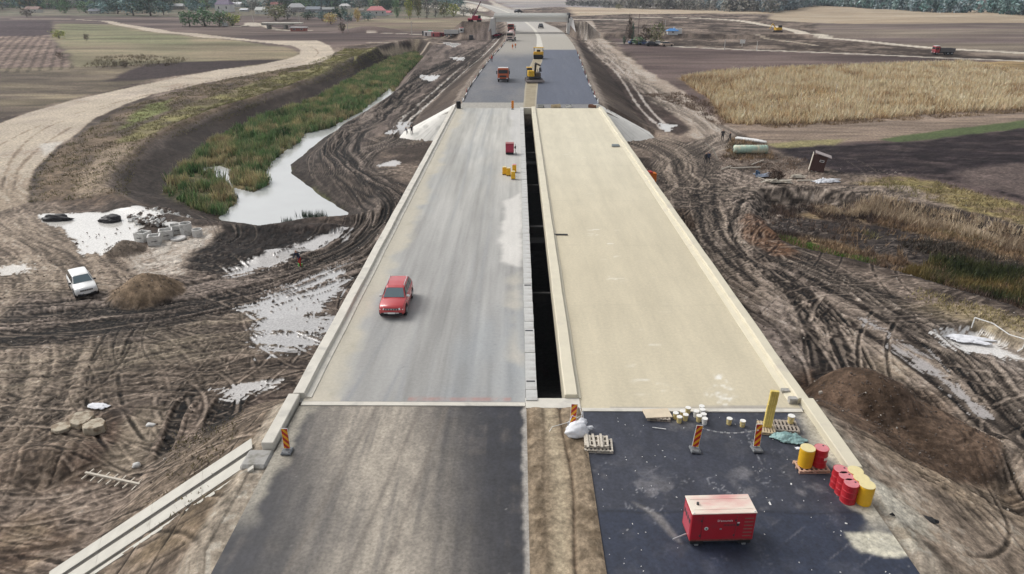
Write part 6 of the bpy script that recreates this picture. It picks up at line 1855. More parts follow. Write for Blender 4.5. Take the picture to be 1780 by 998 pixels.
part(MB().box(-1.15, 1.1, -.95, .9, 2.42, 2.5, rot=(0, .16, 0), at=(0, 0, .05)), 'roof', mat('roof_felt', (.36, .31, .3), .8), r)
part(MB().box(.05, .65, -.78, -.755, 1.5, 1.8), 'window', white, r); part(MB().box(.12, .58, -.79, -.781, 1.56, 1.74), 'window_opening', dsteel, r)
for x, w_ in ((-.6, .12), (.0, .1)): part(MB().box(x - w_, x + w_, -.7, .6, 0, .1), 'footing', pc, r)
for k, (px, py, sx, sy, m, lb, nm) in enumerate(((1322, 308, 1.1, .5, mat('blue_sheet', (.30, .34, .42), .6), 'pale blue crumpled sheeting at the left of the junk heap', 'blue_sheeting'), (1340, 318, 1.5, .55, wwood, 'pale broken boards and sheeting in the middle of the junk heap', 'board_heap'), (1362, 318, 1.2, .5, wwood, 'pale flattened boards at the right of the junk heap', 'board_heap'), (1388, 310, .9, .35, wwood, 'small thin pale sheet lying apart between the heaps', 'pale_sheet'), (1438, 317, 2.0, .75, bagm, 'white heap of discarded sheeting near the cabin', 'white_sheeting'))):
    q = G(px, py)
    r = empty(nm, q, rng.uniform(-.2, .2), lb, 'junk')
    for jj in range(4):
        o = cloth('sheeting', m, sx * rng.uniform(.3, .6), sy * rng.uniform(.35, .7), (rng.uniform(-.5, .5) * sx, rng.uniform(-.4, .4) * sy, .03), rng.uniform(-.6, .6), .35, 40 + k * 5 + jj, 30, 20, .6, 2.0); o.parent = r
    for i in range(7): part(MB().box(-.7, .7, -.07, .07, 0, .04, rot=(rng.uniform(-.3, .3), rng.uniform(-.25, .25), rng.uniform(-.9, .9)), at=(rng.uniform(-sx, sx) * .8, rng.uniform(-sy, sy), .15 + rng.uniform(0, .3))), 'board', m, r)
for k, (px, py, h_) in enumerate(((1315, 306, .8), (1318, 307, .7))):
    q = G(px, py); o = MB().lathe([(.18, 0), (.2, h_), (0, h_)], 10).obj('blue_canister', mat('canister_blue', (.03, .07, .13), .5)); o.location = q; tag(o, ('left', 'right')[k] + ' dark blue canister standing at the junk heap', 'canister')
for k, (a, b, lb) in enumerate((((1254, 296), (1270, 291), 'short grey plank, left end of the plank line'), ((1270, 294), (1322, 293), 'long pale pole lying on the ground in front of the dry grass'), ((1306, 288), (1326, 281), 'thin tilted stick behind the long pole'), ((1385, 316), (1412, 316), 'thin pale board lying between the two junk heaps'))):
    A_, B_ = G(*a), G(*b); o = MB().bar(A_ + Vector((0, 0, .15)), B_ + Vector((0, 0, .2)), .1, 6).obj('pole', wwood); tag(o, lb, 'pole')
A_ = G(1248, 278); o = MB().bar(A_, (A_.x - 1.0, A_.y + .3, A_.z + 1.7), .1, 6).obj('leaning_plank', wwood); tag(o, 'pale plank leaning upright beside the two dark figures', 'plank')
A_ = G(1234, 270); o = MB().bar(A_ + Vector((0, 0, 1.2)), (A_.x - .9, A_.y + .3, A_.z + 1.9), .08, 6).obj('leaning_plank', wwood); tag(o, 'short raised plank above the two dark figures', 'plank')
# orange skip just outside the right parapet
q = W(1129, 306, -4.2); r = empty('orange_tank', (float(q[0]) + .3, float(q[1]), tz(float(q[0]), float(q[1]))), .1, 'orange box machine standing right behind the cream parapet', 'machine')
part(MB().box(-.55, .55, -.5, .5, .1, 1.3), 'housing', orc, r, bevel=.04); part(MB().box(-.57, .0, -.52, .52, 1.31, 1.5), 'hood', redc, r, bevel=.03); part(MB().box(-.5, .5, -.45, .45, 0, .1), 'base_frame', dsteel, r)
# bent white pipe on the far right
r = MB(); pts = [G(1688, 572) + Vector((0, 0, .1)), G(1690, 568) + Vector((0, 0, .8)), G(1720, 583) + Vector((0, 0, 1.0)), G(1750, 596) + Vector((0, 0, .7)), G(1780, 606) + Vector((0, 0, .7)), G(1776, 610) + Vector((0, 0, .2)), G(1768, 612) + Vector((0, 0, .05))]
for a, b in zip(pts[:-1], pts[1:]): r.bar(a, b, .045, 6)
tag(r.obj('bent_pipe', white), 'long thin bent white pipe at the right edge above the pale hollow', 'pipe')
q = G(1680, 592); o = cloth('white_lime_patch', bagm, 1.5, .55, (q.x, q.y, q.z + .1), -.35, .2, 61, 40, 26, .6); tag(o, 'heap of white crumpled sheeting in the hollow on the right', 'sheeting')

# ============================================================ FAR STRUCTURES
def scale_at(py, z=-2.0): return (py + 21) * math.cos(PITCH) / (H - z)


M_oconc = mat('overpass_concrete', (.76, .75, .71), .7, noise=.04)
op = empty('overpass', (8, 345, 0), 0, 'pale concrete overpass crossing the motorway in the distance', 'bridge')
def opp(m_, nm, mt): o = m_.obj(nm, mt, op); o.location = (-8, -345, 0); return o
XL, XR, YO = -10.2, 23.2, 345
opp(MB().box(XL - 1, XR + .6, YO - 5, YO + 5, 6.5, 6.95), 'deck', M_oconc)
opp(MB().box(XL - 1, XR + .6, YO - 5.3, YO - 4.9, 6.75, 7.7), 'parapet', M_oconc); opp(MB().box(XL - 1, XR + .6, YO + 4.9, YO + 5.3, 6.75, 8.4), 'parapet', M_oconc)
for y in (-4, -1.4, 1.4, 4): opp(MB().box(XL, XR, YO + y - .5, YO + y + .5, 4.9, 6.49), 'girder', M_oconc)
opp(MB().box(XR, XR + .9, YO - 5.6, YO + 5.6, 4.6, 8.6), 'end_pillar', dsteel)
for s_, x in ((-1, XL), (1, XR)):
    # splayed abutment faces
    m_ = MB().add([(x, YO - 5.4, -.3), (x + s_ * .2, YO - 5.6, 6.4), (x + s_ * 2.2, YO - 6, 6.4), (x + s_ * 3.6, YO - 12, -1.2), (x, YO + 5.4, -.3), (x + s_ * .2, YO + 5.6, 6.4), (x + s_ * 2.2, YO + 6, 6.4), (x + s_ * 3.6, YO + 12, -1.2)],
                  [(0, 1, 2, 3), (7, 6, 5, 4), (0, 4, 5, 1), (1, 5, 6, 2), (2, 6, 7, 3), (0, 3, 7, 4)])
    opp(m_, 'abutment', mat('abutment_white', (.66, .64, .62), .8, noise=.06))

# red crane on the left ramp
cx, cy = float(W(831, 34, 5.2)[0]), 350
r = empty('mobile_crane', (-20, 344, 4.7), 0, 'red mobile crane with raised boom on the ramp left of the overpass', 'crane')
crd = mat('crane_red', (.45, .04, .08), .5)
part(MB().box(-3.2, 3.2, -1.3, 1.3, .7, 1.5), 'carrier', crd, r, bevel=.05); part(MB().box(-1.2, 1.6, -1.2, 1.2, 1.51, 2.7), 'superstructure', crd, r, bevel=.08)
part(MB().box(1.65, 2.9, -1.1, 0, 1.51, 2.9), 'cab', dglass, r, bevel=.05); part(MB().bar((-.6, 0, 2.4), (3.0, 0, 9.0), .32, 6, r2=.2), 'boom', mat('crane_boom', (.10, .03, .05), .5), r)
part(MB().bar((3.0, 0, 9.0), (3.1, 0, 6.4), .04), 'hoist_cable', black, r)
for x in (-2.4, -1.2, 1.6, 2.6): part(MB().lathe([(0, -1.4), (.55, -1.4), (.55, 1.4), (0, 1.4)], 14, (x, 0, .55), M=Matrix.Rotation(math.pi / 2, 3, 'X')), 'wheel_pair', black, r)


def house(px, py, wpx, hpx, roofc, wallc, label, roof='gable', rz=0.0, deep=.8, cat='house', win=2):
    q = G(px, py); s_ = scale_at(py, q.z)
    w_, h_ = wpx / s_, hpx / s_
    wall_h, d = h_ * .55, w_ * deep
    r = empty('house', q, rz, label, cat)
    rm, wm = mat('roof_%d_%d_%d' % tuple(int(c * 100) for c in roofc), roofc, .8, noise=.12, scale=1), mat('wall_%d_%d_%d' % tuple(int(c * 100) for c in wallc), wallc, .85, noise=.06, scale=1)
    part(MB().box(-w_ / 2, w_ / 2, -d / 2, d / 2, -.5, wall_h), 'wall', wm, r)
    e, x0 = .5, (w_ * .5 + .4)
    ridge = w_ * (.28 if roof == 'hip' else .52)
    if roof == 'flat': part(MB().box(-x0, x0, -d / 2 - e, d / 2 + e, wall_h + .01, wall_h + .5), 'roof', rm, r)
    else:
        vs = [(-x0, -d / 2 - e, wall_h), (x0, -d / 2 - e, wall_h), (x0, d / 2 + e, wall_h), (-x0, d / 2 + e, wall_h), (-ridge, 0, h_), (ridge, 0, h_)]
        rf = part(MB().add(vs, [(0, 1, 5, 4), (1, 2, 5), (2, 3, 4, 5), (3, 0, 4), (3, 2, 1, 0)]), 'roof', rm, r)
        part(MB().box(w_ * .1, w_ * .1 + .7, .4, 1.1, h_ - 1.2, h_ + .6), 'chimney', wm, rf)
    for i in range(win):
        x = -w_ / 2 + w_ * (i + .5) / win
        f = part(MB().box(x - .65, x + .65, -d / 2 - .08, -d / 2 + .05, wall_h * .38, wall_h * .8), 'window', white, r)
        part(MB().box(x - .5, x + .5, -d / 2 - .12, -d / 2 - .081, wall_h * .43, wall_h * .76), 'pane', dglass, f)
    return r


HS = [(303, 16, 34, 9, (.72, .72, .70), (.30, .28, .24), 'long low building with a white roof behind the green bushes', 'gable', 0, .3, 2),
      (392, 21, 26, 22, (.25, .21, .28), (.72, .70, .68), 'white house with a purple grey roof and two dark windows', 'hip', 0, .8, 2),
      (445, 14, 26, 16, (.45, .10, .12), (.70, .68, .65), 'white house with a bright red roof at the top left', 'gable', .3, .8, 2),
      (455, 24, 18, 11, (.55, .55, .52), (.66, .66, .62), 'small white house below the red roofed one', 'gable', -.2, .7, 2),
      (516, 21, 28, 14, (.42, .42, .42), (.30, .28, .27), 'grey roofed house left of the village centre', 'hip', .2, .7, 2),
      (546, 22, 24, 10, (.22, .24, .27), (.34, .34, .36), 'blue grey roofed house in the middle of the village', 'gable', 0, .7, 2),
      (572, 21, 22, 8, (.30, .31, .30), (.24, .24, .25), 'low dark grey roofed house beside the yellow tree', 'gable', .1, .7, 2),
      (655, 27, 32, 15, (.55, .22, .22), (.62, .6, .58), 'large house with pink red roof right of the village', 'hip', .15, .7, 3),
      (672, 26, 16, 7, (.50, .14, .16), (.74, .72, .7), 'low white annex with a red roof next to the large pink roofed house', 'gable', -.1, .8, 1),
      (283, 12, 22, 10, (.48, .28, .27), (.5, .47, .44), 'house with a faded pink roof among the dark trees', 'gable', .2, .8, 1),
      (412, 12, 20, 8, (.66, .66, .66), (.6, .6, .58), 'house with a white roof between the purple and red roofs', 'gable', 0, .8, 1),
      (425, 20, 13, 5, (.68, .69, .71), (.5, .5, .5), 'small white roofed shed below the red roof', 'gable', 0, .8, 1),
      (195, 10, 22, 10, (.42, .30, .28), (.6, .58, .55), 'house with a brownish roof at the far top left', 'gable', 0, .8, 1),
      (90, 14, 30, 12, (.48, .32, .28), (.55, .52, .48), 'long house with an orange brown roof near the top left corner', 'gable', 0, .6, 2),
      (1168, 63, 19, 9, (.08, .25, .55), (.70, .70, .70), 'small white building with a blue roof beside the olive bushes', 'hip', 0, .6, 1)]
HS2 = [(60, 22, 22, 10, (.30, .20, .17), (.62, .6, .56), 'house with a dark brown roof left of the dark trees', 'gable', .1, .7, 2), (132, 13, 20, 9, (.52, .50, .48), (.58, .52, .42), 'ochre walled house with a light grey roof near the top left', 'hip', 0, .7, 2),
       (166, 24, 18, 8, (.20, .21, .24), (.55, .55, .52), 'slate roofed cottage at the left end of the tree group', 'gable', .3, .8, 2), (243, 9, 20, 9, (.50, .30, .22), (.6, .57, .5), 'house with a terracotta roof behind the broadest dark tree', 'hip', 0, .7, 2),
       (334, 9, 18, 8, (.34, .33, .36), (.7, .68, .64), 'white cottage with a dull grey roof above the long white roof', 'gable', -.2, .8, 2), (482, 13, 20, 9, (.34, .14, .12), (.6, .56, .5), 'house with a deep brown red roof between the red and grey roofs', 'gable', .15, .7, 2),
       (600, 15, 18, 8, (.55, .54, .52), (.66, .64, .6), 'pale house with a light roof above the golden bush', 'hip', 0, .8, 2), (626, 22, 16, 7, (.24, .22, .2), (.5, .46, .4), 'low brown shed left of the large pink roofed house', 'gable', 0, .7, 1),
       (24, 10, 20, 9, (.42, .22, .18), (.55, .52, .48), 'house with a rusty roof in the top left corner', 'gable', 0, .8, 2)]
for h in HS + HS2:
    house(h[0], h[1], h[2], h[3], h[4], h[5], h[6], h[7], h[8], h[9], win=h[10])
q = G(1178, 63); o = MB().box(-1.6, 1.6, -1, 1, 0, 2.2).obj('white_shed', white); o.location = q; tag(o, 'small white shed touching the blue roofed building', 'shed')

# unfinished concrete bridge with a red building under its right end
qa, qb = G(458, 50), G(556, 48)
r = empty('small_bridge', (qa.x, qa.y, qa.z), 0, 'long flat white slab bridge in front of the village', 'bridge')
Ln = qb.x - qa.x
part(MB().box(0, Ln * .78, -3, 3, 2.6, 3.3), 'deck', M_conc, r)
for f in (.12, .45): part(MB().box(Ln * f - .6, Ln * f + .6, -2.6, 2.6, -1.2, 2.6), 'pier', M_greyc, r)
part(MB().box(0, Ln * .6, -2.9, 2.9, 2.0, 2.59), 'girder', M_greyc, r)
house(520, 54, 26, 9, (.60, .57, .56), (.42, .16, .13), 'low red building with small white windows beside the slab bridge', 'flat', 0, .5, 'building', 2)

# site containers and lorry left of the overpass
for px, py, w_, h_, mt, lb, nm in ((737, 62, 1.6, 1.6, dsteel, 'dark container at the left end of the site camp', 'site_container'), (745, 63, 4.2, 1.7, white, 'white container in the site camp', 'site_container'), (748, 62, 1.5, 2.0, mat('green_paint', (.04, .25, .14), .5), 'green cabin in the site camp', 'site_container'), (757, 64, 3.6, 1.5, mat('faded_red', (.5, .15, .15), .6), 'faded red container in the site camp', 'site_container'), (771, 63, 4, 1.2, mat('maroon', (.2, .05, .06), .6), 'low maroon container right of the red one', 'site_container'), (819, 62, 1.8, 1.5, dsteel, 'small dark machine standing alone on the site road', 'machine')):
    q = G(px, py); r = empty(nm, q, rng.uniform(-.1, .1), lb, 'container' if 'machine' not in nm else 'machine')
    part(MB().box(-w_ / 2, w_ / 2, -1.2, 1.2, .1, h_ + .4), 'shell', mt, r, bevel=.05); part(MB().box(-w_ * .3, -w_ * .3 + .7, -1.24, -1.201, .3, h_), 'door', dsteel, r); part(MB().box(-w_ / 2 - .04, w_ / 2 + .04, -1.24, 1.24, h_ + .401, h_ + .5), 'roof', mt, r)
q = G(788, 63); truck(q, math.radians(5), white, mat('tipper_white', (.6, .6, .58), .6), 'white lorry parked in the site camp left of the overpass', 1.25)
for px, py, lb in ((860, 64, 'red machine at the foot of the left overpass abutment'), (868, 63, 'dark red machine beside it, nearer the road')):
    q = G(px, py); smallcar(q, rng.uniform(0, 1), crd if px < 865 else mat('maroon', (.2, .05, .06), .6), lb, s=1.2)
q = G(1352, 56)
r = empty('small_excavator', q, .2, 'small yellow excavator working in the far right field', 'excavator')
for s_ in (-1, 1): part(MB().box(-2, 2, s_ * 1.2 - .3, s_ * 1.2 + .3, 0, .9), 'crawler_track', tk, r, bevel=.2)
part(MB().box(-1.8, 1.6, -1.3, 1.3, 1, 2.3), 'body', yel, r, bevel=.1); part(MB().box(-.2, 1.4, -1.2, 0, 2.31, 3.5), 'cab', dglass, r); part(MB().bar((-1.5, 0, 2), (-3.6, 0, 4.2), .25).bar((-3.6, 0, 4.2), (-5.0, 0, 1.8), .2), 'arm', yel, r)
q = G(1640, 95); truck(q, math.radians(178), redp, mat('tipper_grey', (.16, .15, .15), .7), 'red lorry driving on the cross road at the far right')
q = G(1290, 81); o = MB().box(-1, 1, -.1, .1, 1.2, 2.6).bar((0, .2, 0), (0, .2, 1.5), .08).obj('white_board', white); o.location = q; tag(o, 'small white board standing beside the cross road', 'board')
q = G(392, 45.5); o = MB().box(-1.6, 1.6, -.9, .9, 0, 2.0).obj('white_container', white, bevel=.05); o.location = q; tag(o, 'small white container at the foot of a pole by the green bushes', 'container')

# ------------------------------------------------------------ poles
pole_m = mat('pole_concrete', (.52, .5, .47), .85)
pole_d = mat('pole_dark', (.14, .1, .09), .85)
for px, pb, pt, m, lb in ((389, 46, 16, pole_m, 'thin pale pole in front of the green bushes'), (441, 40, 10, pole_m, 'pale pole by the red roofed house'), (521, 44, 20, pole_m, 'pale pole rising behind the slab bridge'), (605, 57, 36, pole_m, 'concrete pole standing on the brown mound'), (716, 61, 38, pole_m, 'concrete pole at the left end of the site camp'),
                          (1109, 62, 30, pole_d, 'dark pole between the tall tree and the olive bushes'), (1155, 63, 40, pole_m, 'pale pole beside the blue roofed building'), (1259, 87, 70, pole_m, 'short concrete pole on the cross road, left one'), (1315, 88, 73, pole_m, 'short concrete pole on the cross road, right one'),
                          (1451, 168, 147, pole_m, 'tallest thin stake in the dry maize field'), (1391, 177, 162, pole_m, 'thin stake at the left in the dry maize field'), (1507, 182, 163, pole_m, 'thin stake at the lower middle of the dry maize field'), (703, 33, 24, pole_m, 'short white pole in front of the poplars')):
    q = G(px, pb); h_ = (pb - pt) / scale_at(pb, q.z) * 1.02
    r = empty('utility_pole', q, 0, lb, 'pole')
    k = .16 if pb < 100 else .07
    part(MB().bar((0, 0, -.3), (0, 0, h_), k, 8, r2=k * .7), 'shaft', m, r)
    if pb < 62 and pb > 38: part(MB().box(-.8, .8, -.06, .06, h_ - .8, h_ - .65), 'crossarm', m, r)


# ============================================================ VEGETATION
def blades(name, P, hts, wd, nper, cols, spread, lean=.35, m=M_leaf, cjit=.2, tipc=None, tipk=.3):
    """P (n,3) tuft feet, hts (n,), cols (n,3)"""
    n = len(P) * nper
    base = np.repeat(P, nper, 0) + np.c_[rng.normal(0, spread, (n, 2)), np.zeros(n)]
    h = np.repeat(hts, nper) * rng.uniform(.55, 1.1, n)
    a = rng.uniform(0, np.pi, n)
    dx = np.c_[np.cos(a), np.sin(a), np.zeros(n)] * (wd * rng.uniform(.6, 1.3, n) / 2)[:, None]
    tip = base + np.c_[rng.normal(0, lean, (n, 2)) * h[:, None], h]
    V = np.stack([base - dx, base + dx, tip], 1).reshape(-1, 3)
    c = np.repeat(cols, nper, 0) * (1 + rng.normal(0, cjit, n))[:, None]
    c = np.repeat(c, 3, 0)
    if tipc is not None:
        tm_ = (np.repeat(rng.random(len(P)) < tipk, nper))[:, None]
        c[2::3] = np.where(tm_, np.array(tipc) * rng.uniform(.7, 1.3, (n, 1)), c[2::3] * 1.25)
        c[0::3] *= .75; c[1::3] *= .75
    c = np.clip(c, .01, .8)
    Fq = np.arange(n * 3).reshape(-1, 3)
    return mkobj(name, np_mesh(name, V, Fq, c, smooth=False), None, m)


def scatter(P, dens, seed=0, thr=-9, nsc=4):
    area = (P[:, 0].max() - P[:, 0].min()) * (P[:, 1].max() - P[:, 1].min())
    n = int(area * dens)
    x = rng.uniform(P[:, 0].min(), P[:, 0].max(), n); y = rng.uniform(P[:, 1].min(), P[:, 1].max(), n)
    k = (sdist(P, x, y, 1) < 0)
    x, y = x[k], y[k]
    k = fbm(x, y, nsc, 3, seed) > thr
    return x[k], y[k]


def mixcol(x, y, A, seed, sc=4):
    n = (fbm(x, y, sc, 3, seed) * .8 + .5) * (len(A) - 1)
    n = np.clip(n + rng.normal(0, .25, len(x)), 0, len(A) - 1.001)
    i = n.astype(int); f = (n - i)[:, None]
    A = np.array(A)
    return A[i] * (1 - f) + A[i + 1] * f


# reeds in and along the channel
x, y = scatter(CH, 5.0, 501)
k = (sdist(WAT, x, y, 2) > .1) | (sdist(REEDISLE, x, y, 2) < 0)
k &= (fbm(x, y, 3.2, 3, 504) > -.22) | (rng.random(len(x)) < .08)
x, y = x[k], y[k]
hh = np.clip(1.3 + 1.2 * fbm(x, y, 2.2, 3, 502), .35, 2.7) * np.where(y > 150, .9, 1)
c = mixcol(x, y, [(.05, .10, .04), (.11, .20, .08), (.20, .28, .12), (.10, .19, .08), (.30, .31, .15), (.14, .20, .09), (.52, .44, .25), (.30, .24, .15), (.13, .2, .08)], 503, 5)
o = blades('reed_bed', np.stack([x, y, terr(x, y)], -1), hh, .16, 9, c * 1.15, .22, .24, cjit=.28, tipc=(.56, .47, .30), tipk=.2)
tag(o, 'dense green and ochre reeds filling the left channel', 'reeds', kind='stuff')
for i, (px, py, n, w_) in enumerate(((550, 385, 60, .7), (400, 345, 20, .6), (370, 300, 20, .6), (530, 375, 14, .4), (500, 388, 18, .5))):
    q = W(px, py, -7.1); x = float(q[0]) + rng.normal(0, w_, n); y = float(q[1]) + rng.normal(0, w_ * .6, n)
    o = blades('reed_clump', np.stack([x, y, np.full(n, -7.2)], -1), np.full(n, 1.5 if i == 0 else .9), .07, 7, np.tile((.05, .08, .05), (n, 1)), .12, .16)
    tag(o, ('dark green reed clump standing in the front corner of the pond', 'sparse reeds at the left shore of the pond', 'sparse reeds in the narrow inlet of the pond', 'few thin reeds left of the front clump', 'thin reeds at the near shore of the pond')[i], 'reeds')
# maize
CORN = WP([(1180, 137), (1260, 126), (1400, 119), (1600, 112), (1800, 105), (2200, 97), (2200, 182), (1790, 190), (1650, 197), (1540, 206), (1400, 216), (1300, 219), (1262, 214), (1232, 172)])
x, y = scatter(CORN, 2.3, 511)
x = np.round(x / .75) * .75 + rng.normal(0, .07, len(x))
k = (sdist(CORN, x, y, 1) < 0) & (fbm(x, y, 9, 3, 513) > -.72) & (x < 150)
gap = sdist(WP([(1345, 178), (1395, 160), (1470, 162), (1440, 176), (1400, 182)]), x, y, 3)
k &= (gap > 0) | (rng.random(len(x)) < .25)
x, y = x[k], y[k]
c = mixcol(x, y, [(.32, .21, .12), (.62, .44, .26), (.86, .65, .42), (.50, .36, .23)], 512, 6)
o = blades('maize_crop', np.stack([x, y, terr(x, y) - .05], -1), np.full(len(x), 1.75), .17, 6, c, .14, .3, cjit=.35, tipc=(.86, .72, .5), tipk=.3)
tag(o, 'field of dry standing maize on the right', 'maize', kind='stuff')
# dry grass and weeds of the right basin
x, y = scatter(BASIN, 9, 521, -.25, 3)
k = (sdist(WP([(1345, 354), (1480, 364), (1560, 372), (1700, 408), (1790, 432), (1790, 480), (1690, 455), (1600, 430), (1500, 414), (1440, 396), (1345, 376)]), x, y, 3) > .3) | (rng.random(len(x)) < .2); x, y = x[k], y[k]
c = mixcol(x, y, [(.08, .06, .052), (.13, .09, .07), (.22, .15, .10), (.36, .25, .15), (.20, .19, .09)], 522, 5)
o = blades('basin_weeds', np.stack([x, y, terr(x, y)], -1), np.clip(.6 + .4 * fbm(x, y, 4, 2, 523), .25, 1.3), .09, 6, c, .16, .35, cjit=.25)
tag(o, 'tangled brown weeds covering the low basin on the right', 'weeds', kind='stuff')
RIM = WP([(1420, 344), (1520, 341), (1600, 355), (1700, 376), (1800, 402), (2000, 445), (2000, 466), (1800, 421), (1700, 392), (1600, 371), (1520, 357), (1430, 354)])
x, y = scatter(RIM, 9, 531, -.6, 3)
o = blades('rim_grass', np.stack([x, y, terr(x, y)], -1), np.clip(1.0 + .5 * fbm(x, y, 5, 2, 533), .4, 1.7), .09, 8, mixcol(x, y, [(.30, .22, .15), (.52, .42, .30), (.68, .56, .41)], 532, 3), .2, .3, cjit=.2)
tag(o, 'pale dry grass along the upper edge of the basin', 'grass', kind='stuff')
GRN = WP([(1352, 408), (1400, 420), (1470, 440), (1530, 452), (1500, 460), (1440, 448), (1350, 422)], -6.4)
x, y = scatter(GRN, 16, 541)
o = blades('creek_grass', np.stack([x, y, terr(x, y)], -1), np.full(len(x), .35), .08, 6, mixcol(x, y, [(.09, .19, .03), (.17, .30, .06)], 542, 2), .12, .3)
tag(o, 'bright green grass along the creek in the basin', 'grass', kind='stuff')
LOW = WP([(1560, 470), (1700, 500), (1790, 530), (2000, 590), (2000, 540), (1790, 470), (1640, 440)], -6)
x, y = scatter(LOW, 10, 551)
o = blades('sedge_patch', np.stack([x, y, terr(x, y)], -1), np.clip(.9 + .4 * fbm(x, y, 3, 2, 553), .4, 1.5), .1, 8, mixcol(x, y, [(.035, .05, .02), (.08, .085, .03), (.22, .16, .06)], 552, 3), .2, .25)
tag(o, 'dark green and ochre sedge in the lower right basin', 'sedge', kind='stuff')
# short grass everywhere it grows: one ground cover
AREAS = [(STRIP, 3.0, .28, [(.13, .11, .06), (.20, .19, .08), (.25, .21, .12)]), ([(1480, 318), (1560, 304), (1640, 318), (1790, 360), (2000, 420), (2000, 450), (1790, 395), (1640, 352), (1560, 338)], 4, .4, [(.14, .12, .06), (.36, .28, .15), (.2, .18, .08)]),
         ([(1262, 255), (1275, 238), (1300, 244), (1340, 262), (1345, 285), (1300, 280), (1255, 275)], 6, .5, [(.12, .09, .05), (.34, .23, .13), (.2, .15, .09)]), ([(1250, 270), (1340, 268), (1400, 275), (1420, 300), (1360, 300), (1260, 290)], 4, .35, [(.1, .07, .06), (.2, .14, .1)]),
         ([(1120, 165), (1185, 160), (1235, 178), (1262, 214), (1250, 224), (1200, 190)], 4, .5, [(.12, .08, .06), (.2, .14, .1)]), ([(1600, 500), (1700, 530), (1800, 560), (1800, 590), (1700, 555), (1580, 520)], 8, .3, [(.2, .17, .07), (.35, .29, .15)]),
         ([(300, 760), (440, 790), (425, 900), (380, 1000), (200, 1000), (300, 900)], 5, .16, [(.16, .14, .07), (.28, .24, .14)]), ([(170, 100), (250, 96), (330, 102), (300, 115), (200, 118), (140, 118)], 1.0, .9, [(.12, .09, .06), (.2, .17, .1)]), ([(600, 86), (668, 86), (560, 130), (420, 178), (330, 205), (450, 140)], 2.5, .3, [(.18, .19, .07), (.26, .25, .11)]),
         ([(1270, 205), (1340, 214), (1540, 206), (1790, 190), (1790, 196), (1540, 212), (1340, 224)], 4, .6, [(.2, .14, .09), (.3, .22, .13)]), ([(1640, 395), (1800, 440), (1800, 470), (1650, 430), (1540, 395)], 6, .9, [(.05, .045, .035), (.09, .07, .05)])]
xs, ys, hs_, cs = [], [], [], []
for P, dn_, h_, A in AREAS:
    P = WP(P); x, y = scatter(P, dn_, 561, -.35, 3)
    if not len(x): continue
    xs.append(x); ys.append(y); hs_.append(np.full(len(x), h_) * rng.uniform(.5, 1.4, len(x))); cs.append(mixcol(x, y, A, 562, 4))
x, y, hh, c = map(np.concatenate, (xs, ys, hs_, cs))
k = y < 330
o = blades('short_grass', np.stack([x, y, terr(x, y)], -1)[k], hh[k], .09, 4, c[k], .2, .45)
tag(o, 'short rough grass and weeds on verges and banks', 'grass', kind='stuff')
# clods and stones over the mud
n = 5200
x, y = rng.uniform(-48, 60, n), rng.uniform(20, 105, n)
k = ((x < -12.5) | (x > 16)) & (sdist(CH, x, y, 6) > 2) & (fbm(x, y, 5, 3, 571) > .05)
x, y = x[k], y[k]; z = terr(x, y)
st, stn = MB(), 0
for i in range(len(x)):
    s_ = rng.uniform(.03, .085) * (1.8 if rng.random() < .04 else 1)
    st.box(-s_, s_, -s_ * .8, s_ * .7, -s_ * .5, s_ * .5, mi=int(rng.random() < .12), rot=tuple(rng.uniform(-1, 1, 3)), at=(x[i], y[i], z[i] + .05), taper=(.6, .7))
for hx, hy, rx, ry, hh, pw in HP[:4]:
    for i in range(int(260 * rx / 3)):
        a, r_ = rng.uniform(0, 6.28), rng.uniform(.1, 1.12) ** .6
        x_, y_ = hx + rx * r_ * math.cos(a), hy + ry * r_ * math.sin(a); s_ = rng.uniform(.02, .06)
        st.box(-s_, s_, -s_ * .8, s_ * .7, -s_ * .5, s_ * .5, mi=int(rng.random() < .02), rot=tuple(rng.uniform(-1, 1, 3)), at=(x_, y_, tz(x_, y_) + .02), taper=(.6, .7))
tag(st.obj('soil_clods', [mat('clod_soil', (.12, .095, .08), .95), mat('clod_pale', (.42, .38, .33), .9)]), 'loose clods and small stones strewn over the mud', 'clods', kind='stuff')


# ------------------------------------------------------------ trees
bark = mat('tree_bark', (.12, .09, .07), .95, noise=.2)
def crown_mesh(name, w_, h_, ncl, nl, cols, leaf, seed, bottom=.15, shape='round', sub=0):
    r_ = np.random.default_rng(seed)
    u_ = r_.normal(size=(ncl, 3)); u_ /= np.linalg.norm(u_, axis=1)[:, None]
    rad = r_.uniform(.35, 1, ncl) ** .6
    P = u_ * rad[:, None]
    if shape == 'tall': P[:, :2] *= (.9 - .4 * np.abs(P[:, 2:]))
    P[:, 0] *= w_ / 2; P[:, 1] *= w_ / 2; P[:, 2] = h_ * (bottom + (1 - bottom) * (P[:, 2] * .5 + .5))
    P[:, :2] *= (1 + .25 * np.sin(np.arctan2(P[:, 1], P[:, 0]) * 3 + seed))[:, None]
    ccol = np.array(cols)[r_.integers(0, len(cols), ncl)] * r_.uniform(.65, 1.35, (ncl, 1))
    Q = np.repeat(P, nl, 0) + r_.normal(0, w_ * .085, (ncl * nl, 3))
    c = np.repeat(ccol, nl, 0) * r_.uniform(.75, 1.25, (ncl * nl, 1))
    n = len(Q)
    a = r_.normal(size=(n, 3)); a /= np.linalg.norm(a, axis=1)[:, None]
    b = np.cross(a, r_.normal(size=(n, 3))); b /= np.linalg.norm(b, axis=1)[:, None]
    s_ = leaf * r_.uniform(.6, 1.3, (n, 1))
    V = np.stack([Q - a * s_, Q - b * s_ * .6, Q + a * s_, Q + b * s_ * .6], 1).reshape(-1, 3)
    return np_mesh(name, V, np.arange(4 * n).reshape(-1, 4), np.clip(np.repeat(c, 4, 0), .01, .7), smooth=False)


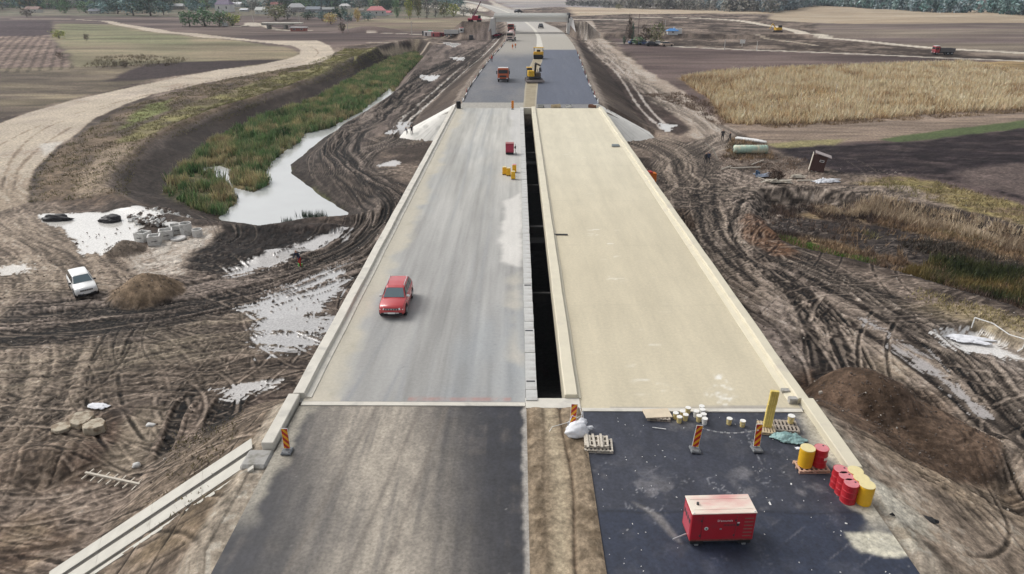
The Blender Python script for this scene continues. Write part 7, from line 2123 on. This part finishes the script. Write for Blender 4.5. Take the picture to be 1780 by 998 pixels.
KIND = {'dark': [(.045, .085, .06), (.07, .12, .075), (.09, .14, .10)], 'green': [(.11, .20, .10), (.17, .27, .14), (.22, .32, .18)], 'blue': [(.08, .16, .15), (.15, .25, .24), (.24, .34, .33)], 'haze': [(.18, .24, .26), (.26, .33, .35), (.34, .40, .42)],  # blue and haze crowns: the air's paling is put into the leaf colour
        'yellowgreen': [(.34, .38, .10), (.46, .46, .15), (.2, .26, .1)], 'orange': [(.62, .44, .16), (.72, .54, .24), (.46, .36, .16)], 'olive': [(.17, .19, .09), (.25, .26, .14), (.32, .28, .16)],
        'brown': [(.13, .10, .08), (.18, .14, .11), (.10, .08, .06)], 'grey': [(.28, .28, .26), (.38, .37, .34), (.2, .21, .19)]}
CM = {}
def tree(px, py, hpx, wpx, kind, label, name='tree', cat='tree', group=None, loc=None, hm=None, wm=None):
    q = loc if loc is not None else G(px, py)
    s_ = scale_at(py, q.z) if py is not None else 1
    h_ = hm or hpx / s_; w_ = wm or wpx / s_
    var = int(rng.integers(0, 3))
    tall = h_ > w_ * 1.35
    key = (kind, var, tall)
    if key not in CM:
        CM[key] = crown_mesh('crown', 1, 1, 46 if kind not in ('grey', 'brown') else 34, 12, KIND[kind], .055, hash_k(kind) + var * 7, .12 if not tall else .1, 'tall' if tall else 'round')
    r = empty(name, q, rng.uniform(0, 6), label, cat, group)
    c = mkobj('crown', CM[key], r, M_leaf); c.scale = (w_, w_, h_); 
    tk_ = ('trunk',)
    if tk_ not in CM:
        m_ = MB().bar((0, 0, -.05), (.01, 0, .45), .035, 7, r2=.02)
        for a in range(5):
            t_ = a * 1.26; m_.bar((.01, 0, .25 + .04 * a), (.25 * math.cos(t_), .25 * math.sin(t_), .55 + .05 * a), .014, 5, r2=.005)
        m_.bar((.01, 0, .45), (0, .02, .85), .02, 5, r2=.006)
        CM[tk_] = m_.mesh('trunk', [bark])
    t = mkobj('trunk', CM[tk_], r); t.scale = (w_, w_, h_)
    return r


def hash_k(k): return sum(ord(c_) * (i + 3) for i, c_ in enumerate(k))


TR = [(205, 24, 26, 34, 'dark', 'dark tree at the left end of the tree group by the track'), (232, 27, 30, 44, 'blue', 'broad blue green tree in the left tree group'), (262, 28, 34, 48, 'dark', 'broadest dark tree of the left tree group'), (285, 26, 22, 28, 'blue', 'smaller blue green tree right of the broadest dark tree'),
      (330, 46, 24, 34, 'green', 'left green bush of the big hedge beside the pole'), (356, 46, 29, 40, 'green', 'largest green bush in the big hedge'), (382, 46, 25, 34, 'green', 'green bush of the hedge right behind the thin pole'), (404, 45, 21, 32, 'yellowgreen', 'yellow green bush at the right end of the big hedge'),
      (103, 67, 14, 24, 'yellowgreen', 'small yellow green bush at the edge of the ploughed corner'), (151, 71, 12, 10, 'brown', 'small bare brown bush on the green field'), (480, 36, 26, 40, 'olive', 'olive tree right of the red roofed house'), (500, 34, 20, 26, 'grey', 'greyish tree beside the olive one'),
      (345, 26, 20, 30, 'blue', 'blue green tree behind the hedge, left of the purple roof'), (362, 14, 18, 30, 'olive', 'olive tree above the hedge'), (575, 42, 18, 24, 'orange', 'golden yellow bush left of the dark tree'), (592, 35, 23, 28, 'dark', 'dark rounded tree behind the golden bush'), (622, 38, 22, 15, 'orange', 'narrow golden tree right of the dark rounded tree'),
      (605, 38, 16, 18, 'blue', 'blue green bush between the two golden ones'), (640, 36, 14, 26, 'blue', 'low blue green bush in front of the pink roofed house'), (560, 36, 16, 22, 'blue', 'blue green bush below the grey roofed houses'), (535, 34, 14, 26, 'dark', 'dark low bush below the grey roofed houses'),
      (668, 20, 22, 20, 'dark', 'dark tree behind the pink roofed house'), (690, 32, 30, 16, 'green', 'narrow green tree left of the poplars'), (712, 33, 36, 15, 'yellowgreen', 'pale poplar with yellow leaves'), (727, 32, 38, 16, 'olive', 'tall olive green poplar in the middle of the row'), (742, 32, 34, 15, 'grey', 'greyish poplar with thin crown'),
      (757, 30, 32, 16, 'grey', 'bare grey tree right of the poplars'), (772, 30, 24, 22, 'olive', 'rounded olive tree right of the poplars'), (788, 29, 20, 26, 'yellowgreen', 'low yellow green tree near the brown slope'), (806, 28, 16, 22, 'grey', 'low grey bush on the brown slope'), (822, 27, 12, 18, 'brown', 'brown bush close to the red crane'),
      (596, 58, 20, 14, 'brown', 'bare brown shrub on the mound beside the concrete pole'), (1093, 76, 44, 13, 'brown', 'tall slender half bare tree by the parked cars'), (1098, 74, 32, 8, 'dark', 'narrow dark conifer beside the half bare tree'), (1122, 76, 28, 24, 'brown', 'brownish bush behind the parked cars'),
      (1140, 77, 33, 30, 'olive', 'big olive bush behind the parked cars'), (1108, 78, 13, 22, 'green', 'pale green low bush left of the parked cars'), (1085, 78, 14, 8, 'dark', 'small dark shrub at the left end of the bushes'), (1075, 16, 8, 12, 'olive', 'lone olive bush at the edge of the far pale field'), (47, 30, 14, 20, 'brown', 'small brown bush near the top left corner'),
      (200, 116, 10, 10, 'brown', 'small dark shrub on the left field edge'), (216, 117, 9, 14, 'brown', 'low brown shrub beside the small dark one'), (105, 102, 12, 12, 'brown', 'twiggy shrub on the corner of the ploughed field')]
for t_ in TR: tree(*t_, name='bush' if t_[2] < 15 else 'tree', cat='bush' if t_[2] < 15 else 'tree')
used_l = {}
for i in range(150):
    px = rng.uniform(-60, 800); py = rng.uniform(6, 19) if px > 250 else rng.uniform(6, 24)
    kd = str(rng.choice(['blue', 'dark', 'green', 'blue', 'olive', 'grey'])); hp_ = rng.uniform(13, 25); wp_ = rng.uniform(16, 34)
    nb = min(HS[:-1], key=lambda h_: abs(h_[0] - px) + 2 * abs(h_[1] - py))
    side = 'left of' if px < nb[0] else 'right of'
    if abs(px - nb[0]) < 10: side = 'right in front of' if py > nb[1] else 'just behind'
    far_ = 'close to' if False else ''
    hn = nb[6].split(' at the ')[0].split(' among ')[0].split(' near ')[0]
    lb = ('tall ' if hp_ > 20 else 'low ' if hp_ < 15 else '') + ('broad ' if wp_ > 28 else 'slim ' if wp_ < 20 else '') + {'blue': 'bluish green', 'dark': 'dark green', 'green': 'fresh green', 'olive': 'olive', 'grey': 'bare grey'}[kd] + ' tree ' + ('well ' if abs(px - nb[0]) > 45 and 'f' in side and 'b' not in side and 'front' not in side else '') + side + ' the ' + hn
    lb = ' '.join(lb.replace(' and two dark windows', '').replace(' with an', ' with').replace(' with a', ' with').split()[:16])
    if lb in used_l: continue
    used_l[lb] = 1
    tree(px, py, hp_ * 1.15, wp_ * 1.1, kd, lb, group='trees among the village houses')
q = G(1347, 314)
r = empty('round_shrub', q, 0, 'round dark brown shrub rising behind the junk heap', 'shrub')
c = mkobj('twigs', crown_mesh('twigs', 1, 1, 60, 14, [(.07, .045, .035), (.10, .065, .05)], .06, 99, .0), r, M_leaf); c.scale = (2.2, 2.0, 1.5)
part(MB().bar((0, 0, -.1), (0, 0, .9), .06, 6, r2=.02), 'stem', bark, r)


def wood_mass(name, base, n, hmin, hmax, depth, kinds, label, seed):
    B = WP(base); Vs, Cs = [], []
    L_ = np.r_[0, np.cumsum(np.hypot(*np.diff(B, axis=0).T))]
    protos = [crown_mesh('tmp', 1, 1, 16, 8, KIND[k], .11, seed + i, .0) for i, k in enumerate(kinds)]
    data = []
    for me in protos:
        v = np.empty(len(me.vertices) * 3, np.float32); me.vertices.foreach_get('co', v)
        c_ = np.empty(len(me.vertices) * 4, np.float32); me.attributes['col'].data.foreach_get('color', c_)
        data.append((v.reshape(-1, 3), c_.reshape(-1, 4)[:, :3])); bpy.data.meshes.remove(me)
    for i in range(n):
        s_ = rng.uniform(0, L_[-1]); d_ = depth * rng.random() ** 1.3
        x = np.interp(s_, L_, B[:, 0]); y = np.interp(s_, L_, B[:, 1]) + d_
        h_ = rng.uniform(hmin, hmax); w_ = h_ * rng.uniform(.7, 1.1)
        f = s_ / L_[-1]
        ki = min(len(kinds) - 1, int(np.clip(f * len(kinds) + rng.normal(0, .8), 0, len(kinds) - 1)))
        v, c_ = data[ki]
        a = rng.uniform(0, 6); ca, sa = math.cos(a), math.sin(a)
        Vs.append(np.c_[(v[:, 0] * ca - v[:, 1] * sa) * w_ + x, (v[:, 0] * sa + v[:, 1] * ca) * w_ + y, v[:, 2] * h_ + float(gb(x, y))])
        Cs.append(c_ * rng.uniform(.75, 1.25))
    V = np.vstack(Vs); C_ = np.vstack(Cs)
    return tag(mkobj(name, np_mesh(name, V, np.arange(len(V)).reshape(-1, 4), np.clip(C_, .01, .7), smooth=False), None, M_leaf), label, 'wood', kind='stuff')


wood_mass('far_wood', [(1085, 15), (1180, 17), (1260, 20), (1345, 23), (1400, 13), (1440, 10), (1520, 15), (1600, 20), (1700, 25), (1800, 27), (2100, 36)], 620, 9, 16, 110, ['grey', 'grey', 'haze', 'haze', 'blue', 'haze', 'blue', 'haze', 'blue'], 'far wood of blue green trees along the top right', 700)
wood_mass('far_copse', [(985, 10), (1040, 12), (1085, 14)], 60, 5, 9, 60, ['grey', 'grey'], 'pale grey leafless copse at the top right of the motorway', 720)
wood_mass('village_wood', [(-200, 17), (100, 15), (250, 13), (400, 12), (520, 12), (640, 14), (700, 12)], 520, 9, 15, 220, ['blue', 'green', 'blue', 'dark', 'blue', 'green'], 'blue green wood behind the village', 740)

# ------------------------------------------------------------ thin air haze
hz = MB().box(-2600, 2600, -80, 5200, -60, 62).obj('haze', None)
hm_ = bpy.data.materials.new('haze_air'); hm_.use_nodes = True
nn = hm_.node_tree.nodes; nn.clear()
pv = nn.new('ShaderNodeVolumePrincipled'); pv.inputs['Color'].default_value = (.82, .88, 1, 1); pv.inputs['Density'].default_value = .00011; pv.inputs['Anisotropy'].default_value = .2
ou = nn.new('ShaderNodeOutputMaterial'); hm_.node_tree.links.new(pv.outputs[0], ou.inputs['Volume'])
hz.data.materials.clear(); hz.data.materials.append(hm_); tag(hz, 'thin pale haze over the whole valley', 'haze', kind='stuff')
